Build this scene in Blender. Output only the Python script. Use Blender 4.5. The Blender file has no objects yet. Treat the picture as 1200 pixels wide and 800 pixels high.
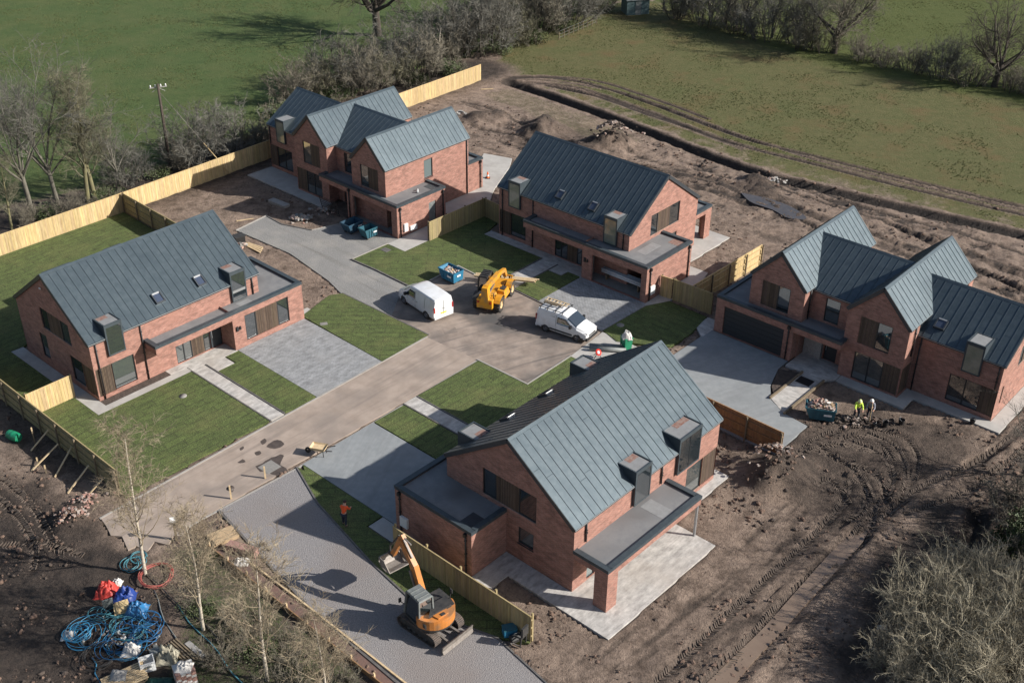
import bpy, bmesh, math, random
import numpy as np
from mathutils import Vector, Matrix
C = bpy.context.scene.collection
R = math.radians
PI = math.pi
rng = random.Random(7)

# ------------------------------------------------------------------ camera
CAM_H = 46.0; PIT = 0.548377; ROLL = 0.0098; FPX = 1386.67
def cam_ray(px, py):
    c, s = math.cos(ROLL), math.sin(ROLL)
    a, b = (px-600)/FPX, (py-400)/FPX
    u, w = c*a+s*b, -s*a+c*b
    cp, sp = math.cos(PIT), math.sin(PIT)
    return Vector((u, cp-w*sp, -sp-w*cp))
def G(px, py, z=0.0):
    """ground point surveyed from a photo pixel"""
    d = cam_ray(px, py); t = (z-CAM_H)/d.z
    return Vector((d.x*t, d.y*t, z))
def G2(px, py, z=0.0):
    p = G(px, py, z); return (p.x, p.y)

def make_camera():
    cd = bpy.data.cameras.new('camera'); co = bpy.data.objects.new('camera', cd); C.objects.link(co)
    cp, sp = math.cos(PIT), math.sin(PIT); c, s = math.cos(ROLL), math.sin(ROLL)
    X = Vector((1,0,0)); D = Vector((0,-sp,-cp)); F = Vector((0,cp,-sp))
    right = c*X - s*D; up = -(s*X + c*D)
    m = Matrix(((right.x,up.x,-F.x,0),(right.y,up.y,-F.y,0),(right.z,up.z,-F.z,CAM_H),(0,0,0,1)))
    co.matrix_world = m
    cd.sensor_fit = 'HORIZONTAL'; cd.sensor_width = 36; cd.lens = FPX/1200*36
    cd.clip_start = 0.5; cd.clip_end = 3000
    bpy.context.scene.camera = co
make_camera()

# ------------------------------------------------------------------ light
SUN = Vector((0.854,-0.152,0.498)).normalized()
def make_light():
    w = bpy.data.worlds.new('World'); bpy.context.scene.world = w; w.use_nodes = True
    nt = w.node_tree; bg = nt.nodes['Background']
    sky = nt.nodes.new('ShaderNodeTexSky'); sky.sky_type = 'NISHITA'; sky.sun_disc = False
    sky.sun_elevation = math.asin(SUN.z); sky.sun_rotation = math.atan2(SUN.x, SUN.y)
    sky.altitude = 50; sky.air_density = 1.0; sky.dust_density = 1.6; sky.ozone_density = 1.0
    nt.links.new(sky.outputs[0], bg.inputs[0]); bg.inputs[1].default_value = 0.070
    l = bpy.data.lights.new('sun', 'SUN'); l.energy = 4.4; l.angle = R(0.53); l.color = (1.0, 0.95, 0.885)
    o = bpy.data.objects.new('sun', l); C.objects.link(o)
    o.rotation_euler = (-SUN).to_track_quat('-Z','Y').to_euler(); o.location = (60,-10,80)
    vs = bpy.context.scene.view_settings
    vs.view_transform = 'Standard'; vs.look = 'None'; vs.gamma = 1.0; vs.exposure = EXPOSURE; vs.use_curve_mapping = False
EXPOSURE = 0.72
make_light()

# ------------------------------------------------------------------ materials
M = {}
def pm(name, c1, c2=None, scale=4.0, rough=0.8, bump=0.0, bscale=None, metal=0.0, spec=0.5, detail=5, coat=0.0, c3=None, s3=0.6, w3=0.35, attr=None, lo=0.35, hi=0.65, stretch=None, bdist=0.03, streak=None):
    """noise-mixed principled material in object space; c3 = large soft blotches"""
    m = bpy.data.materials.new(name); m.use_nodes = True
    nt = m.node_tree; N = nt.nodes; L = nt.links; bs = N['Principled BSDF']
    bs.inputs['Roughness'].default_value = rough; bs.inputs['Metallic'].default_value = metal
    bs.inputs['Specular IOR Level'].default_value = spec; bs.inputs['Coat Weight'].default_value = coat
    tc = N.new('ShaderNodeTexCoord'); vec = tc.outputs['Object']
    if stretch:
        mp = N.new('ShaderNodeMapping'); mp.inputs['Scale'].default_value = stretch
        L.new(vec, mp.inputs[0]); vec = mp.outputs[0]
    col = None
    if c2:
        n = N.new('ShaderNodeTexNoise'); n.inputs['Scale'].default_value = scale; n.inputs['Detail'].default_value = detail
        n.inputs['Roughness'].default_value = 0.62
        L.new(vec, n.inputs['Vector'])
        mr = N.new('ShaderNodeMapRange'); mr.inputs[1].default_value = lo; mr.inputs[2].default_value = hi
        L.new(n.outputs['Fac'], mr.inputs[0])
        mx = N.new('ShaderNodeMix'); mx.data_type = 'RGBA'
        mx.inputs['A'].default_value = (*c1,1); mx.inputs['B'].default_value = (*c2,1)
        L.new(mr.outputs[0], mx.inputs['Factor']); col = mx.outputs['Result']
        if c3:
            n3 = N.new('ShaderNodeTexNoise'); n3.inputs['Scale'].default_value = s3; n3.inputs['Detail'].default_value = 4
            L.new(vec, n3.inputs['Vector'])
            m3 = N.new('ShaderNodeMapRange'); m3.inputs[1].default_value = 0.48; m3.inputs[2].default_value = 0.68; m3.inputs[4].default_value = w3*2
            L.new(n3.outputs['Fac'], m3.inputs[0])
            x3 = N.new('ShaderNodeMix'); x3.data_type = 'RGBA'; x3.inputs['B'].default_value = (*c3,1)
            L.new(col, x3.inputs['A']); L.new(m3.outputs[0], x3.inputs['Factor']); col = x3.outputs['Result']
    if streak and col:
        sc_, ang, w_ = streak
        mp2 = N.new('ShaderNodeMapping'); mp2.inputs['Rotation'].default_value = (0,0,-ang); L.new(tc.outputs['Object'], mp2.inputs[0])
        mp3 = N.new('ShaderNodeMapping'); mp3.inputs['Scale'].default_value = (0.09,1.5,1); L.new(mp2.outputs[0], mp3.inputs[0])
        ns = N.new('ShaderNodeTexNoise'); ns.inputs['Scale'].default_value = 1.0; ns.inputs['Detail'].default_value = 9; ns.inputs['Roughness'].default_value = 0.72; L.new(mp3.outputs[0], ns.inputs['Vector'])
        ms = N.new('ShaderNodeMapRange'); ms.inputs[1].default_value = 0.5; ms.inputs[2].default_value = 0.68; ms.inputs[4].default_value = w_; L.new(ns.outputs['Fac'], ms.inputs[0])
        xs = N.new('ShaderNodeMix'); xs.data_type = 'RGBA'; xs.inputs['B'].default_value = (*sc_,1); L.new(col, xs.inputs['A']); L.new(ms.outputs[0], xs.inputs['Factor']); col = xs.outputs['Result']
    if attr:
        a = N.new('ShaderNodeAttribute'); a.attribute_name = attr
        mu = N.new('ShaderNodeMix'); mu.data_type = 'RGBA'; mu.blend_type = 'MULTIPLY'; mu.inputs['Factor'].default_value = 1.0
        if col: L.new(col, mu.inputs['A'])
        else: mu.inputs['A'].default_value = (*c1,1)
        L.new(a.outputs['Color'], mu.inputs['B']); col = mu.outputs['Result']
    if col: L.new(col, bs.inputs['Base Color'])
    else: bs.inputs['Base Color'].default_value = (*c1,1)
    if bump:
        nb = N.new('ShaderNodeTexNoise'); nb.inputs['Scale'].default_value = bscale or scale*3; nb.inputs['Detail'].default_value = 6
        L.new(vec, nb.inputs['Vector'])
        b = N.new('ShaderNodeBump'); b.inputs['Strength'].default_value = bump; b.inputs['Distance'].default_value = bdist
        L.new(nb.outputs['Fac'], b.inputs['Height']); L.new(b.outputs[0], bs.inputs['Normal'])
    M[name] = m; return m

def brick_mat(name, cA, cB, mortar, bw, bh, mw, use_uv=True, rough=0.85, blotch=None, bump=0.4, rot=0.0, stain=(0.5,0.5,0.5)):
    m = bpy.data.materials.new(name); m.use_nodes = True
    nt = m.node_tree; N = nt.nodes; L = nt.links; bs = N['Principled BSDF']; bs.inputs['Roughness'].default_value = rough
    tc = N.new('ShaderNodeTexCoord'); vec = tc.outputs['UV' if use_uv else 'Object']
    mp = N.new('ShaderNodeMapping'); mp.inputs['Rotation'].default_value = (0,0,rot); L.new(vec, mp.inputs[0])
    b = N.new('ShaderNodeTexBrick'); L.new(mp.outputs[0], b.inputs['Vector'])
    b.inputs['Color1'].default_value = (*cA,1); b.inputs['Color2'].default_value = (*cB,1); b.inputs['Mortar'].default_value = (*mortar,1)
    b.inputs['Scale'].default_value = 1.0; b.inputs['Brick Width'].default_value = bw; b.inputs['Row Height'].default_value = bh
    b.inputs['Mortar Size'].default_value = mw; b.inputs['Mortar Smooth'].default_value = 0.2; b.inputs['Bias'].default_value = -0.1
    n = N.new('ShaderNodeTexNoise'); n.inputs['Scale'].default_value = 1.3; n.inputs['Detail'].default_value = 8; n.inputs['Roughness'].default_value = 0.7
    mpn = N.new('ShaderNodeMapping'); mpn.inputs['Scale'].default_value = (1,2.2,1); L.new(vec, mpn.inputs[0]); L.new(mpn.outputs[0], n.inputs['Vector'])
    mr = N.new('ShaderNodeMapRange'); mr.inputs[1].default_value = 0.35; mr.inputs[2].default_value = 0.68; mr.inputs[3].default_value = 0.66; mr.inputs[4].default_value = 1.32
    L.new(n.outputs['Fac'], mr.inputs[0])
    mu = N.new('ShaderNodeMix'); mu.data_type = 'RGBA'; mu.blend_type = 'MULTIPLY'; mu.inputs['Factor'].default_value = 1
    L.new(b.outputs['Color'], mu.inputs['A']); L.new(mr.outputs[0], mu.inputs['B']); col = mu.outputs['Result']
    if blotch:
        n3 = N.new('ShaderNodeTexNoise'); n3.inputs['Scale'].default_value = 0.35; n3.inputs['Detail'].default_value = 5
        L.new(vec, n3.inputs['Vector'])
        m3 = N.new('ShaderNodeMapRange'); m3.inputs[1].default_value = 0.5; m3.inputs[2].default_value = 0.72; m3.inputs[4].default_value = 0.55
        L.new(n3.outputs['Fac'], m3.inputs[0])
        x3 = N.new('ShaderNodeMix'); x3.data_type = 'RGBA'; x3.inputs['B'].default_value = (*blotch,1)
        L.new(col, x3.inputs['A']); L.new(m3.outputs[0], x3.inputs['Factor']); col = x3.outputs['Result']
    L.new(col, bs.inputs['Base Color'])
    if bump:
        bp = N.new('ShaderNodeBump'); bp.inputs['Strength'].default_value = bump; bp.inputs['Distance'].default_value = 0.008; bp.invert = True
        L.new(b.outputs['Fac'], bp.inputs['Height']); L.new(bp.outputs[0], bs.inputs['Normal'])
    M[name] = m; return m

brick_mat('brick', (0.345,0.150,0.112), (0.225,0.094,0.070), (0.32,0.24,0.195), 0.225, 0.075, 0.010, blotch=(0.345,0.175,0.13))
brick_mat('block_paving', (0.275,0.28,0.282), (0.250,0.256,0.260), (0.20,0.20,0.20), 0.42, 0.21, 0.014, use_uv=False, blotch=(0.29,0.285,0.275), rot=0.785)
brick_mat('slab_paving', (0.46,0.44,0.41), (0.41,0.39,0.365), (0.36,0.34,0.32), 0.9, 0.6, 0.009, use_uv=False, blotch=(0.40,0.35,0.30))
brick_mat('turf', (0.092,0.122,0.034), (0.078,0.104,0.030), (0.060,0.072,0.024), 2.4, 0.62, 0.045, use_uv=False, rough=0.95, blotch=(0.140,0.138,0.050), bump=0)
def turf_bump():
    nt = M['turf'].node_tree; N = nt.nodes; L = nt.links; bs = N['Principled BSDF']
    tc = N.new('ShaderNodeTexCoord'); nb = N.new('ShaderNodeTexNoise'); nb.inputs['Scale'].default_value = 12; nb.inputs['Detail'].default_value = 8; nb.inputs['Roughness'].default_value = 0.75
    L.new(tc.outputs['Object'], nb.inputs['Vector'])
    b = N.new('ShaderNodeBump'); b.inputs['Strength'].default_value = 1.0; b.inputs['Distance'].default_value = 0.07
    L.new(nb.outputs['Fac'], b.inputs['Height']); L.new(b.outputs[0], bs.inputs['Normal'])
    src = bs.inputs['Base Color'].links[0].from_socket
    n2 = N.new('ShaderNodeTexNoise'); n2.inputs['Scale'].default_value = 16; n2.inputs['Detail'].default_value = 5; L.new(tc.outputs['Object'], n2.inputs['Vector'])
    mr = N.new('ShaderNodeMapRange'); mr.inputs[1].default_value = 0.35; mr.inputs[2].default_value = 0.65; mr.inputs[3].default_value = 0.5; mr.inputs[4].default_value = 1.5
    L.new(n2.outputs['Fac'], mr.inputs[0])
    mu = N.new('ShaderNodeMix'); mu.data_type = 'RGBA'; mu.blend_type = 'MULTIPLY'; mu.inputs['Factor'].default_value = 1
    L.new(src, mu.inputs['A']); L.new(mr.outputs[0], mu.inputs['B']); L.new(mu.outputs['Result'], bs.inputs['Base Color'])
turf_bump()
pm('zinc', (0.074,0.100,0.115), (0.100,0.128,0.143), scale=2.6, rough=0.38, metal=0.5, c3=(0.060,0.082,0.097), s3=0.5, w3=0.25, stretch=(1,1,1))
pm('zinc_seam', (0.074,0.097,0.116), rough=0.42, metal=0.45)
pm('dark_metal', (0.030,0.036,0.042), (0.042,0.048,0.054), scale=3, rough=0.45)
pm('frame', (0.022,0.025,0.028), rough=0.4)
pm('coping', (0.036,0.048,0.056), (0.050,0.064,0.073), scale=3, rough=0.5)
pm('membrane', (0.155,0.158,0.162), (0.205,0.206,0.205), scale=1.4, rough=0.85, c3=(0.115,0.112,0.112), s3=0.35, w3=0.4, bump=0.15)
pm('membrane_light', (0.24,0.245,0.245), (0.20,0.20,0.20), scale=3, rough=0.7)
pm('rust_stain', (0.20,0.085,0.06), (0.26,0.20,0.17), scale=5, rough=0.8)
pm('cladding', (0.085,0.058,0.042), (0.125,0.090,0.066), scale=3, rough=0.8, stretch=(6,6,0.7), attr='tint')
pm('gutter_edge', (0.42,0.43,0.43), rough=0.4, metal=0.3)
pm('black_plastic', (0.016,0.016,0.017), rough=0.5)
pm('white_plastic', (0.72,0.72,0.70), rough=0.5)
pm('garage_door', (0.028,0.032,0.036), rough=0.5)
pm('inner', (0.20,0.185,0.17), (0.26,0.24,0.22), scale=2, rough=0.9)
pm('stone_block', (0.34,0.33,0.305), (0.25,0.24,0.23), scale=6, rough=0.9, bump=0.3)
def glass(name, c, rough=0.03):
    m = pm(name, c, rough=rough); m.node_tree.nodes['Principled BSDF'].inputs['IOR'].default_value = 3.0; return m
glass('glass', (0.018,0.024,0.028)); pm('glass_matt', (0.27,0.255,0.205), (0.15,0.17,0.125), scale=0.9, rough=0.08, spec=0.8); glass('glass_mid', (0.055,0.066,0.068), 0.04); glass('glass_pale', (0.16,0.20,0.20), 0.05); glass('vehicle_glass', (0.012,0.018,0.02), 0.05)  # dormer panes: beige-green ground reflections painted into the base colour
pm('road_tarmac', (0.285,0.228,0.185), (0.375,0.305,0.252), scale=0.8, rough=0.92, bump=0.25, bscale=22, c3=(0.215,0.182,0.158), s3=0.30, w3=0.35, detail=12, streak=((0.16,0.132,0.114),0.845,0.6))
pm('court_tarmac', (0.215,0.172,0.142), (0.330,0.268,0.222), scale=0.9, rough=0.92, bump=0.25, bscale=22, c3=(0.085,0.080,0.077), s3=0.20, w3=0.5, detail=12, streak=((0.085,0.078,0.073),0.5,0.75))
pm('wet_patch', (0.060,0.047,0.040), (0.095,0.075,0.062), scale=3, rough=0.55)
pm('kerb', (0.36,0.335,0.30), (0.29,0.27,0.245), scale=3, rough=0.85)
pm('edging', (0.085,0.080,0.078), (0.14,0.13,0.12), scale=3, rough=0.85)
pm('concrete', (0.43,0.415,0.385), (0.36,0.345,0.32), scale=1.5, rough=0.85, c3=(0.29,0.27,0.25), s3=0.4, w3=0.25, bump=0.1)
pm('resin_drive', (0.225,0.240,0.245), (0.27,0.283,0.286), scale=2.2, rough=0.85, c3=(0.175,0.185,0.19), s3=0.3, w3=0.3, bump=0.15, bscale=40, detail=10, streak=((0.165,0.17,0.172),0.5,0.45))
pm('gravel_grey', (0.150,0.146,0.140), (0.33,0.325,0.31), scale=13, rough=0.95, bump=0.7, bscale=18, c3=(0.34,0.32,0.29), s3=0.5, w3=0.3, detail=10, bdist=0.10, streak=((0.15,0.14,0.125),-0.75,0.6))
pm('gravel_purple', (0.175,0.165,0.165), (0.285,0.270,0.264), scale=12, rough=0.95, bump=0.7, bscale=16, c3=(0.215,0.185,0.168), s3=0.16, w3=0.35, detail=10, bdist=0.07)
pm('soil', (0.115,0.072,0.052), (0.190,0.128,0.095), scale=1.8, rough=0.97, bump=0.8, bscale=6, c3=(0.085,0.060,0.047), s3=0.4, w3=0.3, detail=9, bdist=0.08)
pm('track_earth', (0.085,0.066,0.052), (0.17,0.132,0.104), scale=2.5, rough=0.95, detail=6)
pm('soil_dark', (0.050,0.039,0.033), (0.088,0.066,0.053), scale=2.5, rough=0.95, bump=0.8, bscale=8, detail=9, bdist=0.08)
pm('rusty_verge', (0.175,0.100,0.078), (0.125,0.084,0.070), scale=3, rough=0.95, bump=0.5, c3=(0.085,0.07,0.062), s3=0.4)
pm('timber_new', (0.56,0.425,0.225), (0.41,0.30,0.15), scale=2.5, rough=0.8, stretch=(4,4,0.6), attr='tint')
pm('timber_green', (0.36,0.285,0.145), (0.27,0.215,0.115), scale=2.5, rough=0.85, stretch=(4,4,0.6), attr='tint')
pm('timber_brown', (0.30,0.175,0.085), (0.22,0.125,0.06), scale=2.5, rough=0.85, stretch=(4,4,0.6), attr='tint')
pm('timber_post', (0.135,0.105,0.07), (0.20,0.155,0.10), scale=4, rough=0.85)
pm('timber_pale', (0.62,0.48,0.30), (0.50,0.37,0.21), scale=5, rough=0.8)
pm('bark', (0.095,0.088,0.070), (0.165,0.152,0.122), scale=5, rough=0.95, bump=0.4, stretch=(1,1,0.35))
pm('bark_green', (0.20,0.185,0.085), (0.13,0.115,0.07), scale=4, rough=0.95, stretch=(1,1,0.35))
pm('bark_dark', (0.050,0.041,0.033), (0.085,0.070,0.055), scale=5, rough=0.95, stretch=(1,1,0.35))
pm('birch_bark', (0.46,0.41,0.33), (0.20,0.16,0.12), scale=5, rough=0.85, stretch=(1,1,2.5), lo=0.5, hi=0.7)
pm('twig_grey', (0.175,0.168,0.142), (0.108,0.103,0.086), scale=0.8, rough=0.95)
pm('twig_brown', (0.135,0.120,0.092), (0.195,0.175,0.130), scale=0.8, rough=0.95)
pm('twig_olive', (0.19,0.18,0.115), (0.125,0.116,0.075), scale=0.8, rough=0.95)
pm('twig_dark', (0.070,0.060,0.048), (0.11,0.092,0.072), scale=0.8, rough=0.95)
pm('twig_birch', (0.34,0.285,0.195), (0.20,0.155,0.105), scale=0.8, rough=0.95)
pm('leaf_dark', (0.040,0.062,0.020), (0.075,0.095,0.030), scale=1.5, rough=0.7)
pm('twig_pale', (0.42,0.375,0.275), (0.29,0.255,0.18), scale=0.8, rough=0.95)
pm('muddy_water', (0.17,0.122,0.090), (0.21,0.155,0.115), scale=0.6, rough=0.16)
pm('leaf_pale', (0.20,0.205,0.125), (0.13,0.135,0.08), scale=1.2, rough=0.85)
pm('grass_blade', (0.080,0.098,0.030), (0.125,0.125,0.048), scale=0.3, rough=0.9)
pm('pole_wood', (0.055,0.043,0.034), (0.085,0.066,0.05), scale=4, rough=0.9, stretch=(3,3,0.3))
pm('steel', (0.42,0.43,0.44), (0.33,0.33,0.34), scale=5, rough=0.4, metal=0.6)
pm('bare_metal', (0.27,0.245,0.22), (0.17,0.145,0.125), scale=4, rough=0.6, metal=0.3)
pm('white_paint', (0.74,0.75,0.76), (0.66,0.67,0.67), scale=1.5, rough=0.28, coat=0.5, spec=0.5, c3=(0.52,0.50,0.47), s3=1.1, w3=0.22)
pm('tyre', (0.016,0.016,0.017), (0.075,0.064,0.054), scale=7, rough=0.9)
pm('hub_grey', (0.30,0.30,0.31), rough=0.4, metal=0.5)
pm('yellow_paint', (0.70,0.315,0.014), (0.58,0.26,0.016), scale=2.5, rough=0.45, c3=(0.30,0.19,0.08), s3=1.6, w3=0.4)
pm('yellow_hub', (0.68,0.50,0.26), (0.5,0.37,0.2), scale=4, rough=0.6)
pm('orange_paint', (0.56,0.205,0.045), (0.46,0.175,0.04), scale=2.5, rough=0.42, c3=(0.26,0.15,0.08), s3=1.6, w3=0.4)
pm('machine_black', (0.024,0.025,0.026), (0.05,0.047,0.044), scale=4, rough=0.6)
pm('machine_grey', (0.13,0.145,0.14), (0.19,0.20,0.195), scale=3, rough=0.5)
pm('track_mud', (0.13,0.10,0.082), (0.065,0.056,0.05), scale=5, rough=0.95)
pm('blue_dull', (0.018,0.075,0.13), (0.028,0.06,0.09), scale=3, rough=0.6)
pm('blue_plastic', (0.020,0.175,0.30), (0.03,0.14,0.24), scale=3, rough=0.5)
pm('teal_plastic', (0.028,0.125,0.16), (0.028,0.09,0.12), scale=3, rough=0.55)
pm('pipe_blue', (0.018,0.15,0.34), (0.03,0.11,0.24), scale=4, rough=0.45)
pm('pipe_cyan', (0.045,0.25,0.43), (0.04,0.19,0.33), scale=4, rough=0.45)
pm('pipe_teal', (0.04,0.18,0.22), (0.08,0.22,0.26), scale=4, rough=0.5)
pm('pipe_red', (0.30,0.055,0.048), (0.36,0.11,0.085), scale=4, rough=0.5)
pm('tarp_blue', (0.020,0.055,0.26), (0.012,0.035,0.16), scale=2, rough=0.5)
pm('tarp_red', (0.50,0.045,0.03), (0.33,0.03,0.025), scale=2, rough=0.55)
pm('green_plastic', (0.010,0.235,0.115), (0.015,0.17,0.085), scale=3, rough=0.45)
pm('green_dark', (0.015,0.09,0.06), (0.02,0.06,0.045), scale=3, rough=0.6)
pm('orange_vest', (0.85,0.11,0.025), (0.75,0.09,0.02), scale=6, rough=0.8)
pm('yellow_vest', (0.62,0.80,0.10), (0.50,0.70,0.09), scale=6, rough=0.8)
pm('navy_cloth', (0.02,0.025,0.04), (0.03,0.035,0.05), scale=6, rough=0.9)
pm('grey_cloth', (0.17,0.18,0.22), (0.22,0.23,0.27), scale=6, rough=0.9)
pm('skin', (0.48,0.27,0.19), rough=0.6)
pm('hair', (0.04,0.028,0.02), rough=0.8)
pm('helmet_white', (0.78,0.78,0.74), rough=0.35)
pm('helmet_yellow', (0.72,0.78,0.35), rough=0.35)
pm('red_paint', (0.60,0.04,0.025), rough=0.5)
pm('orange_plastic', (0.75,0.14,0.02), rough=0.5)
pm('rubble', (0.27,0.22,0.18), (0.38,0.34,0.31), scale=7, rough=0.9, c3=(0.36,0.16,0.11), s3=3, w3=0.4)
pm('cardboard', (0.38,0.27,0.16), (0.45,0.33,0.20), scale=3, rough=0.9)
pm('pink_brick', (0.34,0.20,0.165), (0.27,0.155,0.125), scale=6, rough=0.9)
pm('white_sack', (0.62,0.60,0.56), (0.50,0.48,0.45), scale=4, rough=0.8, bump=0.5)
pm('sand_bag', (0.38,0.355,0.27), (0.30,0.275,0.21), scale=4, rough=0.95, bump=0.4)
pm('manhole', (0.20,0.19,0.175), (0.25,0.24,0.22), scale=6, rough=0.8)
pm('puddle', (0.060,0.055,0.055), (0.085,0.075,0.072), scale=2, rough=0.22, spec=0.6)
pm('pipe_white', (0.55,0.56,0.57), (0.46,0.47,0.49), scale=3, rough=0.5)
pm('shed_teal', (0.09,0.145,0.145), (0.065,0.10,0.105), scale=2, rough=0.7)
pm('plate_yellow', (0.70,0.52,0.03), rough=0.5)
pm('lamp_red', (0.35,0.02,0.015), rough=0.3)
pm('lamp_clear', (0.6,0.6,0.6), rough=0.15, spec=0.8)

# ------------------------------------------------------------------ mesh builder
class MB:
    def __init__(s, smooth=False):
        s.v=[]; s.f=[]; s.mi=[]; s.uv=[]; s.c=[]; s.sm=[]; s.smooth=smooth; s.cur=0
    def face(s, pts, m=None, uv=None, c=(1,1,1), sm=None):
        i=len(s.v); s.v += [tuple(p) for p in pts]; s.f.append(tuple(range(i,i+len(pts))))
        s.mi.append(s.cur if m is None else m); s.uv.append(uv); s.c.append(c); s.sm.append(s.smooth if sm is None else sm)
    def idx(s, verts, faces, m=None, c=(1,1,1), sm=None):
        i=len(s.v); s.v += [tuple(p) for p in verts]
        for f in faces:
            s.f.append(tuple(i+k for k in f)); s.mi.append(s.cur if m is None else m); s.uv.append(None); s.c.append(c); s.sm.append(s.smooth if sm is None else sm)
    def hexa(s, p, m=None, c=(1,1,1)):
        """8 corners: bottom 0-3 ccw, top 4-7 ccw"""
        for q in ((3,2,1,0),(4,5,6,7),(0,1,5,4),(1,2,6,5),(2,3,7,6),(3,0,4,7)):
            s.face([p[k] for k in q], m, None, c)
    def box(s, x0,x1,y0,y1,z0,z1, m=None, c=(1,1,1)):
        s.hexa([(x0,y0,z0),(x1,y0,z0),(x1,y1,z0),(x0,y1,z0),(x0,y0,z1),(x1,y0,z1),(x1,y1,z1),(x0,y1,z1)], m, c)
    def obox(s, cen, size, rz=0, rx=0, ry=0, m=None, c=(1,1,1)):
        mt = Matrix.Translation(cen) @ Matrix.Rotation(rz,4,'Z') @ Matrix.Rotation(ry,4,'Y') @ Matrix.Rotation(rx,4,'X')
        a,b,d = size[0]/2,size[1]/2,size[2]/2
        P=[mt@Vector(q) for q in ((-a,-b,-d),(a,-b,-d),(a,b,-d),(-a,b,-d),(-a,-b,d),(a,-b,d),(a,b,d),(-a,b,d))]
        s.hexa(P, m, c)
    def bar(s, a, b, w, h=None, m=None, c=(1,1,1)):
        a=Vector(a); b=Vector(b); h=h or w; d=(b-a); n=d.normalized()
        up=Vector((0,0,1)) if abs(n.z)<0.95 else Vector((1,0,0))
        x=n.cross(up).normalized(); y=x.cross(n)
        P=[]
        for e in (a,b):
            for (i,j) in ((-1,-1),(1,-1),(1,1),(-1,1)): P.append(e+x*(i*w/2)+y*(j*h/2))
        s.hexa([P[0],P[1],P[2],P[3],P[4],P[5],P[6],P[7]] , m, c)
    def tube(s, pts, radii, n=6, cap=True, m=None, c=(1,1,1), sm=True):
        pts=[Vector(p) for p in pts]
        if not hasattr(radii,'__len__'): radii=[radii]*len(pts)
        V=[]; F=[]; prev=None
        for i,p in enumerate(pts):
            t=(pts[min(i+1,len(pts)-1)]-pts[max(i-1,0)])
            if t.length<1e-9: t=Vector((0,0,1))
            t.normalize()
            if prev is None:
                up=Vector((0,0,1)) if abs(t.z)<0.9 else Vector((1,0,0)); x=t.cross(up).normalized()
            else:
                x=(prev-t*prev.dot(t))
                x = x.normalized() if x.length>1e-6 else t.orthogonal().normalized()
            prev=x; y=t.cross(x)
            for k in range(n):
                a=2*PI*k/n; V.append(p+(x*math.cos(a)+y*math.sin(a))*radii[i])
        for i in range(len(pts)-1):
            for k in range(n):
                F.append((i*n+k,i*n+(k+1)%n,(i+1)*n+(k+1)%n,(i+1)*n+k))
        if cap:
            F.append(tuple(range(n-1,-1,-1))); F.append(tuple((len(pts)-1)*n+k for k in range(n)))
        s.idx(V,F,m,c,sm)
    def cyl(s, a, b, r, n=16, m=None, r2=None, sm=True):
        s.tube([a,b],[r, r if r2 is None else r2],n,True,m,sm=sm)
    def lathe(s, prof, n=16, cen=(0,0,0), axis='z', m=None, sm=True):
        V=[];F=[]
        for (r,z) in prof:
            for k in range(n):
                a=2*PI*k/n
                q=(r*math.cos(a),r*math.sin(a),z)
                if axis=='y': q=(q[0],q[2],-q[1])
                if axis=='x': q=(q[2],q[0],q[1])
                V.append((q[0]+cen[0],q[1]+cen[1],q[2]+cen[2]))
        for i in range(len(prof)-1):
            for k in range(n): F.append((i*n+k,i*n+(k+1)%n,(i+1)*n+(k+1)%n,(i+1)*n+k))
        s.idx(V,F,m,sm=sm)
    def prism(s, poly, z0, z1, m=None, c=(1,1,1), side_m=None):
        a=sum(poly[i][0]*poly[(i+1)%len(poly)][1]-poly[(i+1)%len(poly)][0]*poly[i][1] for i in range(len(poly)))
        if a<0: poly=poly[::-1]
        s.face([(x,y,z1) for x,y in poly],m,None,c)
        s.face([(x,y,z0) for x,y in poly[::-1]],m,None,c)
        for i in range(len(poly)):
            p,q=poly[i],poly[(i+1)%len(poly)]
            s.face([(p[0],p[1],z0),(q[0],q[1],z0),(q[0],q[1],z1),(p[0],p[1],z1)],m if side_m is None else side_m,None,c)
    def extrude_x(s, prof, x0, x1, m=None, sm=False):
        """profile of (y,z) swept along x"""
        n=len(prof)
        s.face([(x0,y,z) for y,z in prof][::-1],m,sm=False); s.face([(x1,y,z) for y,z in prof],m,sm=False)
        for i in range(n):
            p,q=prof[i],prof[(i+1)%n]
            s.face([(x0,p[0],p[1]),(x0,q[0],q[1]),(x1,q[0],q[1]),(x1,p[0],p[1])],m,sm=sm)
    def build(s, name, mats, parent=None, loc=None, rz=None, mir=False, bevel=0, sharp=None):
        if not isinstance(mats,(list,tuple)): mats=[mats]
        me=bpy.data.meshes.new(name)
        V=[(-x,y,z) for x,y,z in s.v] if mir else s.v
        F=[f[::-1] for f in s.f] if mir else s.f
        me.from_pydata(V,[],F)
        for mt in mats: me.materials.append(M[mt] if isinstance(mt,str) else mt)
        me.polygons.foreach_set('material_index', s.mi)
        me.polygons.foreach_set('use_smooth', s.sm)
        if any(u is not None for u in s.uv):
            ul=me.uv_layers.new(name='UVMap'); out=[]
            for f,u in zip(F,s.uv):
                if u is None: out += [0.0,0.0]*len(f)
                else:
                    uu = u[::-1] if mir else u
                    for q in uu: out += [q[0],q[1]]
            ul.data.foreach_set('uv', out)
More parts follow.
